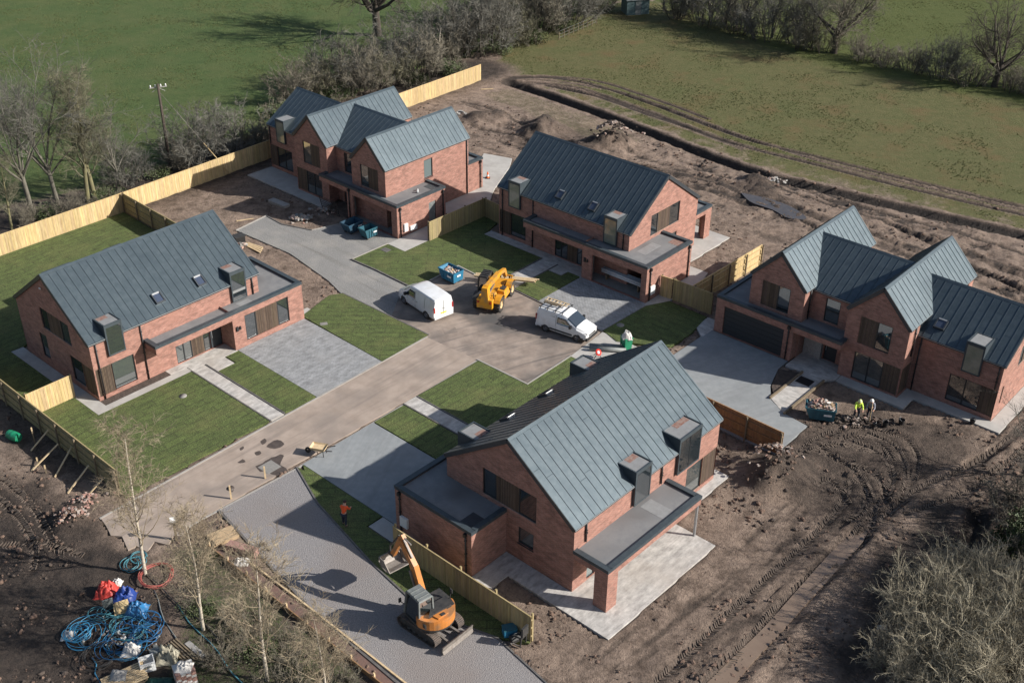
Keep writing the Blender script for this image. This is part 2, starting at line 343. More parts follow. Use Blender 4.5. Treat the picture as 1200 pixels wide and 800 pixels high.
        if any(c!=(1,1,1) for c in s.c):
            ca=me.color_attributes.new('tint','FLOAT_COLOR','CORNER'); out=[]
            for f,c in zip(F,s.c): out += [c[0],c[1],c[2],1.0]*len(f)
            ca.data.foreach_set('color', out)
        else:
            if any('tint' in (mt if isinstance(mt,str) else '') or (isinstance(mt,str) and mt in TINTED) for mt in mats):
                ca=me.color_attributes.new('tint','FLOAT_COLOR','POINT'); ca.data.foreach_set('color',[1.0]*4*len(V))
        me.update()
        if sharp is not None: me.set_sharp_from_angle(angle=R(sharp))
        o=bpy.data.objects.new(name,me); C.objects.link(o)
        if parent is not None: o.parent=parent
        if loc is not None: o.location=loc
        if rz is not None: o.rotation_euler=(0,0,rz)
        if bevel:
            md=o.modifiers.new('bevel','BEVEL'); md.width=bevel; md.segments=2; md.limit_method='ANGLE'; md.angle_limit=R(40)
        return o
TINTED={'cladding','timber_new','timber_green','timber_brown'}
def tag(o,label=None,cat=None,group=None,kind=None):
    if label: o['label']=label
    if cat: o['category']=cat
    if group: o['group']=group
    if kind: o['kind']=kind
    return o
def thing(name,label,cat,loc=(0,0,0),rz=0,group=None,sc=None):
    o=bpy.data.objects.new(name,None); C.objects.link(o); o.location=loc; o.rotation_euler=(0,0,rz); o.empty_display_size=0.5
    if sc: o.scale=(sc,sc,sc)
    return tag(o,label,cat,group)
def copy_thing(r,label,loc,rz,group=None,sc=None):
    n=r.copy(); C.objects.link(n); n.location=loc; n.rotation_euler=(0,0,rz); n['label']=label
    if group: n['group']=group
    if sc: n.scale = sc if hasattr(sc,'__len__') else (sc,sc,sc)
    for ch in [o for o in C.objects if o.parent==r]:
        c=ch.copy(); C.objects.link(c); c.parent=n
        for g in [o for o in C.objects if o.parent==ch]:
            d=g.copy(); C.objects.link(d); d.parent=c
    return n

# ---------------------------------------------------------------- noise helpers
_nr=np.random.RandomState(11); _lat=_nr.rand(256,256)
def vnoise(x,y):
    xi=np.floor(x).astype(int); yi=np.floor(y).astype(int); fx=x-xi; fy=y-yi
    fx=fx*fx*(3-2*fx); fy=fy*fy*(3-2*fy)
    a=_lat[xi%256,yi%256]; b=_lat[(xi+1)%256,yi%256]; c=_lat[xi%256,(yi+1)%256]; d=_lat[(xi+1)%256,(yi+1)%256]
    return (a*(1-fx)+b*fx)*(1-fy)+(c*(1-fx)+d*fx)*fy
def fbm(x,y,oct=4,gain=0.5):
    s=0; a=1; t=0
    for i in range(oct):
        s=s+a*vnoise(x*2**i+17.3*i,y*2**i+9.1*i); t+=a; a*=gain
    return s/t
def catmull(P,step=0.4):
    P=[np.array(p,float) for p in P]; out=[]
    for i in range(len(P)-1):
        p0=P[max(i-1,0)];p1=P[i];p2=P[i+1];p3=P[min(i+2,len(P)-1)]
        n=max(2,int(np.linalg.norm(p2-p1)/step))
        for k in range(n):
            t=k/n; out.append(0.5*((2*p1)+(-p0+p2)*t+(2*p0-5*p1+4*p2-p3)*t*t+(-p0+3*p1-3*p2+p3)*t**3))
    out.append(P[-1]); return np.array(out)
# ================================================================= HOUSES
class Fr:
    def __init__(s,p0,p1):
        s.p0=Vector((*p0,0)); d=Vector((p1[0]-p0[0],p1[1]-p0[1],0)); s.w=d.length; s.d=d.normalized(); s.n=Vector((s.d.y,-s.d.x,0))
    def pt(s,u,z,o=0.0):
        q=s.p0+s.d*u+s.n*o; return Vector((q.x,q.y,z))
    def box(s,mb,u0,u1,z0,z1,o0,o1,m=None,c=(1,1,1)):
        mb.hexa([s.pt(u0,z0,o1),s.pt(u1,z0,o1),s.pt(u1,z0,o0),s.pt(u0,z0,o0),s.pt(u0,z1,o1),s.pt(u1,z1,o1),s.pt(u1,z1,o0),s.pt(u0,z1,o0)],m,c)
def clip(poly,a,b,c):
    """keep a*u+b*z<=c"""
    out=[]
    for i in range(len(poly)):
        p,q=poly[i],poly[(i+1)%len(poly)]; dp=a*p[0]+b*p[1]-c; dq=a*q[0]+b*q[1]-c
        if dp<=1e-9: out.append(p)
        if (dp<-1e-9 and dq>1e-9) or (dp>1e-9 and dq<-1e-9):
            t=dp/(dp-dq); out.append((p[0]+(q[0]-p[0])*t,p[1]+(q[1]-p[1])*t))
    return out
def wall(mb,fr,z0,z1,holes=(),apex=None,depth=0.11,uo=0.0):
    w=fr.w; ztop=apex[1] if apex else z1
    us=sorted({0.0,w}|{h[0] for h in holes}|{h[1] for h in holes}); zs=sorted({z0,ztop}|{h[2] for h in holes}|{h[3] for h in holes})
    for i in range(len(us)-1):
        for j in range(len(zs)-1):
            cu,cz=(us[i]+us[i+1])/2,(zs[j]+zs[j+1])/2
            if any(h[0]<cu<h[1] and h[2]<cz<h[3] for h in holes): continue
            P=[(us[i],zs[j]),(us[i+1],zs[j]),(us[i+1],zs[j+1]),(us[i],zs[j+1])]
            if apex:
                ua,za=apex; k=(za-z1)/ua; P=clip(P,-k,1,z1); k2=(za-z1)/(w-ua)
                if len(P)>2: P=clip(P,k2,1,z1+k2*w)
            if len(P)>2: mb.face([fr.pt(u,z) for u,z in P],None,[(u+uo,z) for u,z in P])
    for (a,b,c,d) in holes:
        for P in (((a,c,0),(a,c,-depth),(a,d,-depth),(a,d,0)),((b,c,-depth),(b,c,0),(b,d,0),(b,d,-depth)),((a,d,0),(a,d,-depth),(b,d,-depth),(b,d,0)),((a,c,-depth),(a,c,0),(b,c,0),(b,c,-depth))):
            mb.face([fr.pt(*q) for q in P],None,[(q[0]+q[2],q[1]) for q in P])
class House:
    def __init__(s,name,label,pose,mir=False):
        s.mir=mir; s.root=thing(name,label,'house',(pose[0],pose[1],0),pose[2])
    def b(s,mb,name,mats,parent=None,**k): return mb.build(name,mats,parent or s.root,mir=s.mir,**k)
    def window(s,fr,u0,u1,z0,z1,mull=0,inset=0.08,pane='glass',sill=False,fw=0.065,name='window',trans=None):
        mb=MB(); o1=-inset+0.03; o0=-inset-0.04
        fr.box(mb,u0,u1,z0,z0+fw,o0,o1); fr.box(mb,u0,u1,z1-fw,z1,o0,o1)
        fr.box(mb,u0,u0+fw,z0+fw,z1-fw,o0,o1); fr.box(mb,u1-fw,u1,z0+fw,z1-fw,o0,o1)
        for k in range(mull):
            c=u0+(u1-u0)*(k+1)/(mull+1); fr.box(mb,c-0.04,c+0.04,z0+fw,z1-fw,o0,o1)
        if trans: fr.box(mb,u0+fw,u1-fw,trans-.03,trans+.03,o0,o1)
        w=s.b(mb,name,'frame')
        pane='glass_mid' if pane=='glass' and rng.random()<.4 else pane; g=MB(); us=[u0+fw]+[u0+(u1-u0)*(k+1)/(mull+1) for k in range(mull)]+[u1-fw]
        for k in range(mull+1):
            a=us[k]+(0.04 if k else 0); c=us[k+1]-(0.04 if k<mull else 0)
            g=MB(); fr.box(g,a,c,z0+fw,z1-fw,-inset-0.02,-inset-0.005); s.b(g,'pane',pane,w)
        if sill:
            g=MB(); fr.box(g,u0-.03,u1+.03,z0-.05,z0-.004,-inset-.03,.05); s.b(g,'sill','frame',w)
        return w
    def clad(s,fr,u0,u1,z0,z1,o=-0.05):
        mb=MB(); fr.box(mb,u0,u1,z0,z1,-0.10,o-0.03); n=max(2,int((u1-u0)/0.085)); st=(u1-u0)/n
        for k in range(n):
            t=rng.uniform(0.7,1.25); fr.box(mb,u0+k*st+.012,u0+(k+1)*st-.012,z0,z1,o-.03,o,0,(t,t*rng.uniform(.95,1.03),t*rng.uniform(.9,1.05)))
        return s.b(mb,'timber_cladding','cladding')
    def opening(s,fr,u0,u1,z0,z1,secs,pane='glass',sill=False):
        u=u0; W=u1-u0
        for sec in secs:
            k,f=sec[0],sec[1]; e=u+W*f
            if k=='g': s.window(fr,u,e,z0,z1,sec[2] if len(sec)>2 else 0,pane=pane,sill=sill)
            else: s.clad(fr,u,e,z0,z1)
            u=e
    def downpipe(s,x,y,z0,z1,hop=True,dx=0,dy=-0.07):
        mb=MB(); mb.cyl((x+dx,y+dy,z0),(x+dx,y+dy,z1),0.05,8)
        if hop: mb.box(x+dx-.11,x+dx+.11,y+dy-.10,y+dy+.06,z1-.22,z1)
        for z in (z0+.6,(z0+z1)/2,z1-.5): mb.box(x+dx-.07,x+dx+.07,y+dy-.055,y+dy+.06,z-.025,z+.025)
        return s.b(mb,'downpipe','black_plastic')
    def slope(s,a,b,up,length,name='roof',th=0.14,seam=0.56,ov=(0,0),parent=None,cap=True,hand=1):
        """roof plane: eave edge from a to b, 'up' = unit vector up the slope"""
        a=Vector(a); b=Vector(b); up=Vector(up).normalized(); d=(b-a).normalized(); n=d.cross(up)
        if n.z<0: n=-n
        a=a-d*ov[0]; b=b+d*ov[1]; L=(b-a).length
        mb=MB(); q=[a,b,b+up*length,a+up*length]
        low=[p-n*0.02 for p in q]; top=[p+n*(th) for p in q]
        if d.cross(up).z<0: low=[low[1],low[0],low[3],low[2]]; top=[top[1],top[0],top[3],top[2]]
        mb.hexa(low+top,0)
        for f in range(len(mb.mi)-6,len(mb.mi)):
            if f-len(mb.mi)+6!=1: mb.mi[f]=2
        k=max(1,round(L/seam)); st=L/k
        for i in range(1,k):
            p=a+d*(i*st)+n*(th+.012); mb.bar(p+up*.03,p+up*(length-.12),0.022,0.036,1)
        # verge flashing strips
        for e in (a+d*.05,b-d*.05):
            p=e+n*(th+.012); mb.bar(p+up*.01,p+up*(length-.02),0.10,0.030,0)
        # small lap joints across trays
        for i in range(k):
            if rng.random()<0.5: continue
            t=rng.uniform(.25,.8)*length; p=a+d*((i+.5)*st)+n*(th+.003)+up*t
            mb.bar(p-d*(st/2-.05),p+d*(st/2-.05),0.03,0.008,1)
        return s.b(mb,name,['zinc','zinc_seam','dark_metal'])
    def ridge(s,a,b,w=0.20):
        a=Vector(a);b=Vector(b);d=(b-a).normalized(); sd=Vector((d.y,-d.x,0)); mb=MB()
        for sg in (-1,1):
            p=[a,b,b+sd*sg*w*.8-Vector((0,0,w*.58)),a+sd*sg*w*.8-Vector((0,0,w*.58))]
            t=[q+Vector((0,0,.03)) for q in p]
            if sg>0: p=[p[1],p[0],p[3],p[2]]; t=[t[1],t[0],t[3],t[2]]
            mb.hexa(p+t,0)
        return s.b(mb,'ridge_cap','zinc')
    def gutter(s,a,b,out):
        a=Vector(a);b=Vector(b);o=Vector(out); mb=MB(); d=(b-a).normalized()
        mb.bar(a+o*.03+Vector((0,0,-.03)),b+o*.03+Vector((0,0,-.03)),0.09,0.09,0)
        mb.bar(a+o*.085+Vector((0,0,.028)),b+o*.085+Vector((0,0,.028)),0.016,0.03,1)
        return s.b(mb,'gutter',['dark_metal','gutter_edge'])
    def verge(s,a,b,outdir):
        """dark barge trim on a gable edge"""
        a=Vector(a);b=Vector(b); o=Vector(outdir); mb=MB()
        mb.bar(a+o*.06,b+o*.06,0.13,0.26,0); return s.b(mb,'verge_trim','dark_metal')
    def dormer(s,x0,x1,z0,z1,ye,roof_y,back=False,yb=None,mull=0,gl='glass',W=0,stain=True):
        """metal box dormer whose front stands on the wall plane; ye=wall y, roof_y(z)=depth where roof reaches z"""
        sg=-1 if not back else 1
        f=lambda t:ye+sg*t       # outwards
        d1=roof_y(z1)+.15; mb=MB()
        yo=f(.19); yi=f(-d1)
        lo,hi=min(yo,yi),max(yo,yi)
        # cheeks, follow the roof slope at the bottom
        zr=z0
        for (a,b) in ((x0,x0+.11),(x1-.11,x1)):
            zb=4.35
            p=[(yo,zb),(yi,z1-.02),(yi,z1),(yo,z1)]
            if back: p=[(q[0],q[1]) for q in p]
            if not back: mb.extrude_x(p,a,b)
            else: mb.extrude_x(p[::-1],a,b)
        # surround below eaves
        y0_,y1_=min(f(.003),f(.19)),max(f(.003),f(.19))
        mb.box(x0+.02,x0+.10,y0_,y1_,z0,4.36); mb.box(x1-.10,x1-.02,y0_,y1_,z0,4.36); mb.box(x0+.02,x1-.02,y0_,y1_,z0-.08,z0)
        mb.box(x0,x1,lo,hi,z1,z1+.05)                       # roof of the box
        mb.box(x0+.11,x1-.11,y0_,y1_,z1-.14,z1)             # head
        for q in ((x0,x0+.08,lo,hi),(x1-.08,x1,lo,hi),(x0+.08,x1-.08,lo,lo+.08),(x0+.08,x1-.08,hi-.08,hi)): mb.box(*q,z1+.05,z1+.10)
        do=s.b(mb,'dormer','coping' )
        mb_=0; t=MB(); t.box(x0+.13,x1-.13,lo+.13,hi-.05,z1+.05,z1+.058); s.b(t,'flat_top','membrane_light',do)
        if stain:
            t=MB(); e=f(-d1*.55); e2=f(-d1*.9); t.box(x0+.16,x0+.16+(x1-x0)*.55,min(e,e2),max(e,e2),z1+.058,z1+.064); s.b(t,'rust_patch','rust_stain',do)
        n=mull+1; wv=(x1-x0-.22)/n
        for k in range(n):
            g=MB(); a=x0+.11+wv*k+(.025 if k else 0); b=x0+.11+wv*(k+1)-(.025 if k<mull else 0)
            y_a,y_b=min(f(.155),f(.17)),max(f(.155),f(.17)); g.box(a,b,y_a,y_b,z0,z1-.14); s.b(g,'pane',gl,do)
        if mull:
            g=MB()
            for k in range(mull): c=x0+.11+wv*(k+1); g.box(c-.03,c+.03,min(f(.15),f(.185)),max(f(.15),f(.185)),z0,z1-.14)
            s.b(g,'mullion','frame',do)
    def skylight(s,x0,x1,ya,yb,zf):
        """roof window on slope between y=ya and yb, zf(y)=roof height"""
        A=Vector((x0,ya,zf(ya)));B=Vector((x1,ya,zf(ya)));D=Vector((x0,yb,zf(yb)))
        u=(B-A).normalized(); v=(D-A).normalized(); n=u.cross(v)
        if n.z<0: n=-n
        Lu=(B-A).length; Lv=(D-A).length; mb=MB()
        def bx(a,b,c,d,o0,o1,m,t=mb):
            q=[A+u*x+v*y+n*o0 for x,y in ((a,c),(b,c),(b,d),(a,d))]; r=[p+n*(o1-o0) for p in q]
            if u.cross(v).z<0: q=[q[1],q[0],q[3],q[2]]; r=[r[1],r[0],r[3],r[2]]
            t.hexa(q+r,m)
        f=.09; h=.30
        bx(0,f,0,Lv,.1,h,0); bx(Lu-f,Lu,0,Lv,.1,h,0); bx(f,Lu-f,0,f,.1,h,0); bx(f,Lu-f,Lv-f,Lv,.1,h,1)
        w=s.b(mb,'roof_window',['dark_metal','gutter_edge'])
        g=MB(); bx(f,Lu-f,f,Lv-f,.1,h-.05,0,g); s.b(g,'pane','sky_glass',w)
    def coping(s,pts,z,w=0.30,closed=False,h=0.10):
        """parapet cap along an outer line (walking with the outside on the right)"""
        mb=MB(); n=len(pts); seg=[(pts[i],pts[(i+1)%n]) for i in range(n if closed else n-1)]
        for i,(a,b) in enumerate(seg):
            fr=Fr(a,b); e0=0.03 if i==0 or True else 0; fr.box(mb,-.03 if i==0 else w-.03,fr.w+.03,z-.22,z,-w,.03)
        return s.b(mb,'parapet_coping','coping')
pm('sky_glass',(0.05,0.065,0.10),rough=0.05,spec=0.9)

def type_one(label,pose,opt):
    H=House('house',label,pose); L,W,He,Hr=13.85,9.68,4.49,7.93; gx,p,gy,Hg,fx,gx0=16.72,1.42,4.76,3.19,3.99,10.32
    k=(Hr-He)/(W/2); up=math.hypot(W/2,Hr-He)
    F=Fr((0,0),(L,0)); Rr=Fr((L,0),(L,W)); B=Fr((L,W),(0,W)); Lf=Fr((0,W),(0,0)); GF=Fr((gx0,-p),(gx,-p)); GR=Fr((gx,-p),(gx,gy)); GB=Fr((gx,gy),(L,gy)); PI_=Fr((gx0,0),(gx0,-p))
    mb=MB()
    fh=[(0.0,1.33,0.28,2.46),(1.33,3.05,.34,2.46)]
    porch=[(6.3,9.2,.1,2.42),(9.2,10.25,.05,2.35)]
    wall(mb,F,0,He,fh+porch)
    rh=[(2.9,6.96,3.3,5.14),(5.65,6.8,1.24,2.42)]; wall(mb,Rr,0,He,rh,(W/2,Hr))
    bu=lambda x:L-x
    bh=[(bu(3.2),bu(1.53),.3,2.5),(bu(1.53),bu(0),.28,2.5),(bu(12.6),bu(11.9),.1,2.35),(bu(10.6),bu(6.2),.1,2.4)]; wall(mb,B,0,He,bh)
    lu=lambda y:W-y
    lh=[(lu(6.25),lu(2.45),3.38,5.06),(lu(7.15),lu(6.15),.7,2.68),(lu(3.1),lu(1.55),.45,2.48),(lu(1.55),lu(.0),.28,2.46)]; wall(mb,Lf,0,He,lh,(W/2,Hr))
    H.b(mb,'brick_wall','brick')
    # garage wing shell
    mb=MB(); dh=opt['door']; wall(mb,GF,0,Hg,[(dh[0]-gx0,dh[1]-gx0,dh[2],dh[3])],depth=.2)
    wall(mb,GR,0,Hg); wall(mb,GB,0,Hg); wall(mb,PI_,0,Hg)
    # projecting fascia over the porch with its soffit
    FF=Fr((fx,-p),(gx0,-p)); wall(mb,FF,2.5,Hg); wall(mb,Fr((fx,0),(fx,-p)),2.5,Hg)
    mb.face([(fx,-p,2.5),(fx,0,2.5),(gx0,0,2.5),(gx0,-p,2.5)],None,[(0,0),(0,1),(6,1),(6,0)])
    for (a,b) in (((gx-.3,-p+.3),(fx+.3,-p+.3)),): # inner parapet face
        wall(mb,Fr(a,b),Hg-.3,Hg-.1)
    H.b(mb,'garage_wall','brick')
    if opt.get('room'):
        mb=MB(); mb.face([(gx0+.2,-p+.25,.03),(gx-.2,-p+.25,.03),(gx-.2,gy-.2,.03),(gx0+.2,gy-.2,.03)])
        for P in (((gx0+.2,-p+.25),(gx0+.2,gy-.2)),((gx0+.2,gy-.2),(gx-.2,gy-.2)),((gx-.2,gy-.2),(gx-.2,-p+.25))):
            a,b=P; mb.face([(a[0],a[1],.03),(b[0],b[1],.03),(b[0],b[1],2.9),(a[0],a[1],2.9)])
        H.b(mb,'garage_interior','inner')
    # flat roofs
    mb=MB(); mb.box(fx+.05,gx-.05,-p+.05,-.003,Hg-.28,Hg-.17); mb.box(L+.003,gx-.05,-.003,gy-.05,Hg-.28,Hg-.17)
    fr_=H.b(mb,'flat_roof','membrane')
    mb=MB()
    for (a,b,c,d_) in opt.get('patch',[]): mb.box(a,b,c,d_,Hg-.17,Hg-.163)
    if mb.v: H.b(mb,'roof_patch','membrane_light',fr_)
    mb=MB(); mb.box(gx-1.5,gx-.4,gy-1.3,gy-.4,Hg-.17,Hg-.161); H.b(mb,'rust_patch','rust_stain' if opt.get('rust',True) else 'dark_metal',fr_)
    H.coping([(L,gy),(gx,gy)][::-1] and [(fx,0),(fx,-p),(gx,-p),(gx,gy),(L,gy)],Hg)
    # main roof
    H.slope((0,-.06,He-.04),(L,-.06,He-.04),(0,W/2,Hr-He),up+.07,ov=(.10,.10)); H.slope((0,W+.06,He-.04),(L,W+.06,He-.04),(0,-W/2,Hr-He),up+.07,ov=(.10,.10))
    H.ridge((-.10,W/2,Hr+.17),(L+.10,W/2,Hr+.17))
    for x,o in ((0,-1),(L,1)):
        H.verge((x,-.06,He-.02),(x,W/2,Hr+.02),(o,0,0)); H.verge((x,W+.06,He-.02),(x,W/2,Hr+.02),(o,0,0))
    H.gutter((-.1,-.06,He),(L+.1,-.06,He),(0,-1,0)); H.gutter((L+.1,W+.06,He),(-.1,W+.06,He),(0,1,0))
    ry=lambda z:(z-He-.14)/k
    for (a,b) in ((1.20,2.52),(11.38,12.72)): H.dormer(a,b,3.2,5.43,0,ry,gl=opt.get('dorm','glass'))
    for (a,b,m,z0) in ((2.28,4.55,1,2.98),(7.25,8.75,0,3.15)): H.dormer(a,b,z0,5.40,W,ry,back=True,mull=m)
    zf=lambda y:He+k*y
    for x in (5.70,9.15): H.skylight(x,x+.72,.60,1.28,zf)
    # openings
    H.opening(F,0.0,1.33,.28,2.46,[('w',1)]); H.opening(F,1.33,3.05,.34,2.46,[('g',1)],pane=opt.get('pane','glass'))
    H.opening(F,6.3,9.2,.1,2.42,[('g',.46,1),('w',.35),('g',.19)],pane=opt.get('pane','glass'))
    d=MB(); F.box(d,9.27,10.18,.08,2.28,-.105,-.06); dr=H.b(d,'front_door','dark_metal'); d=MB(); F.box(d,9.36,9.40,.9,1.5,-.06,-.02); H.b(d,'handle','steel',dr)
    H.opening(Rr,2.9,6.96,3.3,5.14,[('g',.25),('w',.42),('g',.33)]); H.opening(Rr,5.65,6.8,1.24,2.42,[('g',1)],sill=True)
    H.opening(B,bu(3.2),bu(1.53),.3,2.5,[('g',1)]); H.opening(B,bu(1.53),bu(0),.28,2.5,[('w',1)])
    H.opening(B,bu(10.6),bu(6.2),.1,2.4,[('g',1,2)]); H.opening(B,bu(12.6),bu(11.9),.1,2.35,[('g',1)],pane='glass_pale')
    H.opening(Lf,lu(6.25),lu(2.45),3.38,5.06,[('g',.25),('w',.45),('g',.30)]); H.opening(Lf,lu(7.15),lu(6.15),.7,2.68,[('g',1)])
    H.opening(Lf,lu(3.1),lu(1.55),.45,2.48,[('g',1)]); H.opening(Lf,lu(1.55),lu(0),.28,2.46,[('w',1)])
    if opt['front']=='glazed':
        a,b,c,e=dh; H.opening(Fr((gx0,-p-.0),(gx,-p)),a-gx0,b-gx0,c,e,[('g',.255),('w',.49),('g',.255)])
    elif opt['front']=='door':
        d=MB(); a,b,c,e=dh; GF.box(d,a-gx0,b-gx0,c,e,-.16,-.12)
        for q in range(5): GF.box(d,a-gx0,b-gx0,c+q*(e-c)/5+.03,c+(q+1)*(e-c)/5-.012,-.12,-.09)
        H.b(d,'garage_door','garage_door')
    # rain goods
    H.downpipe(.42,0,.05,He-.1,hop=False); H.downpipe(3.86,0,.05,He-.1,hop=False); H.downpipe(13.3,0,Hg-.15,He-.1,hop=False)
    H.downpipe(gx,-p+.45,.05,Hg-.25,dx=.07,dy=0); H.downpipe(gx,gy-.4,.05,Hg-.25,dx=.07,dy=0)
    H.downpipe(12.9,W,3.1,He-.1,hop=False,dy=.07); H.downpipe(6.0,W,3.1,He-.1,hop=False,dy=.07)
    mb=MB(); mb.cyl((-.06,W/2+.35,Hr-1.0),(-.14,W/2+.35,Hr-1.05),.09,10); H.b(mb,'wall_light','white_plastic')
    mb=MB(); mb.box(10.55,10.72,-p-.10,-p,1.55,1.9); mb.box(10.85,10.95,-p-.10,-p,1.6,1.85); H.b(mb,'porch_light','frame')
    mb=MB(); mb.box(gx,gx+.16,-.95,-.35,.55,1.25); H.b(mb,'meter_box','white_plastic')
    # rear canopy on a brick pier and a steel post
    cx,c,Hc=5.22,2.39,3.03; y1=W+c; mb=MB()
    wall(mb,Fr((L,y1),(cx,y1)),2.42,Hc); wall(mb,Fr((L,W),(L,y1)),2.42,Hc); wall(mb,Fr((cx,y1),(cx,W)),2.42,Hc)
    mb.face([(cx,W,2.42),(cx,y1,2.42),(L,y1,2.42),(L,W,2.42)],None,[(0,0),(0,1),(6,1),(6,0)])
    for q in ((L-.9,L,y1-.34,y1),(L-.34,L,y1-.9,y1-.343)):
        x0,x1,a,b=q
        for f in (Fr((x0,a),(x1,a)),Fr((x1,a),(x1,b)),Fr((x1,b),(x0,b)),Fr((x0,b),(x0,a))): wall(mb,f,0,2.419)
    H.b(mb,'canopy','brick')
    mb=MB(); mb.box(cx+.05,cx+.17,y1-.2,y1-.08,0,2.42); H.b(mb,'steel_post','steel')
    mb=MB(); mb.box(cx+.05,L-.05,W+.003,y1-.05,Hc-.28,Hc-.15); fl=H.b(mb,'flat_roof','membrane')
    mb=MB(); mb.box(7.3,8.3,W+.3,y1-.45,Hc-.15,Hc-.142); H.b(mb,'roof_patch','membrane_light',fl)
    H.coping([(L,W),(L,y1),(cx,y1),(cx,W)],Hc)
    return H

def type_two(label,pose,mir,opt):
    H=House('house',label,pose,mir); a1,b0,b1,c1=4.38,7.73,12.29,18.32; D1,D2=10.32,10.44; He,Hr=5.42,7.72; ry,rW,Hew,Hw=1.62,7.98,4.37,6.88
    gk,gf,gb,Hg,fx=-2.21,-.82,5.05,3.08,8.0; my,Hme,Hm=1.1,5.22,7.46; mW=8.36
    mb=MB()
    G1=Fr((0,0),(a1,0)); G2=Fr((b0,0),(b1,0)); MF=Fr((a1,my),(b0,my)); WF=Fr((b1,ry),(c1,ry)); WR=Fr((c1,ry),(c1,ry+rW)); X0=Fr((0,D1),(0,0)); RB=Fr((b1,0),(b1,ry))
    wall(mb,G1,0,He,[(.93,3.23,3.15,5.17)],(a1/2,Hr)); wall(mb,G2,0,He,[(8.74-b0,11.1-b0,3.05,5.17),(8.74-b0,12.27-b0,.14,2.32)],((b1-b0)/2,Hr))
    wall(mb,MF,0,Hme,[(5.5-a1,6.65-a1,3.08,4.95),(5.95-a1,6.95-a1,.05,2.3)])
    wall(mb,Fr((a1,0),(a1,my)),0,He); wall(mb,Fr((b0,my),(b0,0)),0,He); wall(mb,RB,0,He,[(0.0,1.5,.14,2.32)])
    wall(mb,WF,0,Hew,[(14.98-b1,17.25-b1,.33,2.42),(17.25-b1,18.30-b1,.33,2.42)])
    wall(mb,WR,0,Hew,[(.75,1.05,1.0,2.42),(2.9,4.6,3.0,4.6)],(rW/2,Hw)); wall(mb,X0,0,He,[(D1-5.7,D1-4.65,3.2,4.95)])
    wall(mb,Fr((a1,D1),(0,D1)),0,He,[(.9,3.2,3.1,5.1),(.6,3.6,.1,2.3)],(a1/2,Hr)); wall(mb,Fr((b1,D2),(b0,D2)),0,He,[(.9,3.2,3.1,5.1),(.6,3.8,.1,2.3)],((b1-b0)/2,Hr))
    wall(mb,Fr((b0,my+mW),(a1,my+mW)),0,Hme); wall(mb,Fr((c1,ry+rW),(b1,ry+rW)),0,Hew,[(1.2,4.2,.1,2.3)])
    wall(mb,Fr((a1,my+mW),(a1,D1)),0,He); wall(mb,Fr((b0,D2),(b0,my+mW)),0,He); wall(mb,Fr((b1,ry+rW),(b1,D2)),0,He)
    H.b(mb,'brick_wall','brick')
    # low garage wing and porch fascia
    mb=MB(); GF=Fr((gk,gf),(4.3,gf)); wall(mb,GF,0,Hg,[(-1.5-gk,3.55-gk,0.03,2.35)],depth=.2)
    GS=Fr((gk,gb),(gk,gf)); wall(mb,GS,0,Hg,[(gb-3.85,gb-2.99,.05,2.12)]); wall(mb,Fr((0,gb),(gk,gb)),0,Hg)
    wall(mb,Fr((4.3,gf),(4.3,my)),0,2.42); wall(mb,Fr((4.3,gf),(fx,gf)),2.42,Hg); wall(mb,Fr((fx,gf),(fx,0)),2.42,Hg)
    mb.face([(4.3,gf,2.42),(4.3,my,2.42),(b0,my,2.42),(b0,gf,2.42)],None,[(0,0),(0,1),(6,1),(6,0)])
    H.b(mb,'garage_wall','brick')
    mb=MB(); mb.box(gk+.05,-.003,gf+.05,gb-.05,Hg-.28,Hg-.17); mb.box(-.003,fx-.05,gf+.05,-.003,Hg-.28,Hg-.17); mb.box(a1+.003,b0-.003,-.003,my-.003,Hg-.28,Hg-.17)
    fr_=H.b(mb,'flat_roof','membrane')
    mb=MB(); mb.cyl((gk+1.0,2.6,Hg-.17),(gk+1.0,2.6,Hg+.05),.12,10); mb.cyl((gk+1.3,2.9,Hg-.17),(gk+1.3,2.9,Hg+.0),.10,10); H.b(mb,'roof_vent','gutter_edge',fr_)
    mb=MB(); mb.box(gk+.5,gk+1.6,3.9,4.6,Hg-.17,Hg-.161); H.b(mb,'roof_outlet','dark_metal',fr_)
    H.coping([(0,gb),(gk,gb),(gk,gf),(fx,gf),(fx,0)],Hg)
    # gables
    for (x0,x1,D) in ((0,a1,D1),(b0,b1,D2)):
        xm=(x0+x1)/2; u=math.hypot(xm-x0,Hr-He)+.07
        H.slope((x0-.05,0,He-.05),(x0-.05,D,He-.05),(xm-x0,0,Hr-He),u,ov=(.10,.10)); H.slope((x1+.05,0,He-.05),(x1+.05,D,He-.05),(x0-xm,0,Hr-He),u,ov=(.10,.10))
        H.ridge((xm,-.10,Hr+.17),(xm,D+.10,Hr+.17))
        for y,o in ((0,-1),(D,1)):
            H.verge((x0-.05,y,He-.02),(xm,y,Hr+.02),(0,o,0)); H.verge((x1+.05,y,He-.02),(xm,y,Hr+.02),(0,o,0))
        H.gutter((x0-.05,-.1,He),(x0-.05,D+.1,He),(-1,0,0)); H.gutter((x1+.05,-.1,He),(x1+.05,D+.1,He),(1,0,0))
    # link roof and wing roof
    um=math.hypot(mW/2,Hm-Hme)+.05
    H.slope((2.45,my-.05,Hme-.04),(9.75,my-.05,Hme-.04),(0,mW/2,Hm-Hme),um); H.slope((2.45,my+mW+.05,Hme-.04),(9.75,my+mW+.05,Hme-.04),(0,-mW/2,Hm-Hme),um)
    H.ridge((2.3,my+mW/2,Hm+.16),(9.9,my+mW/2,Hm+.16)); H.gutter((a1,my-.05,Hme),(b0,my-.05,Hme),(0,-1,0))
    uw=math.hypot(rW/2,Hw-Hew)+.06
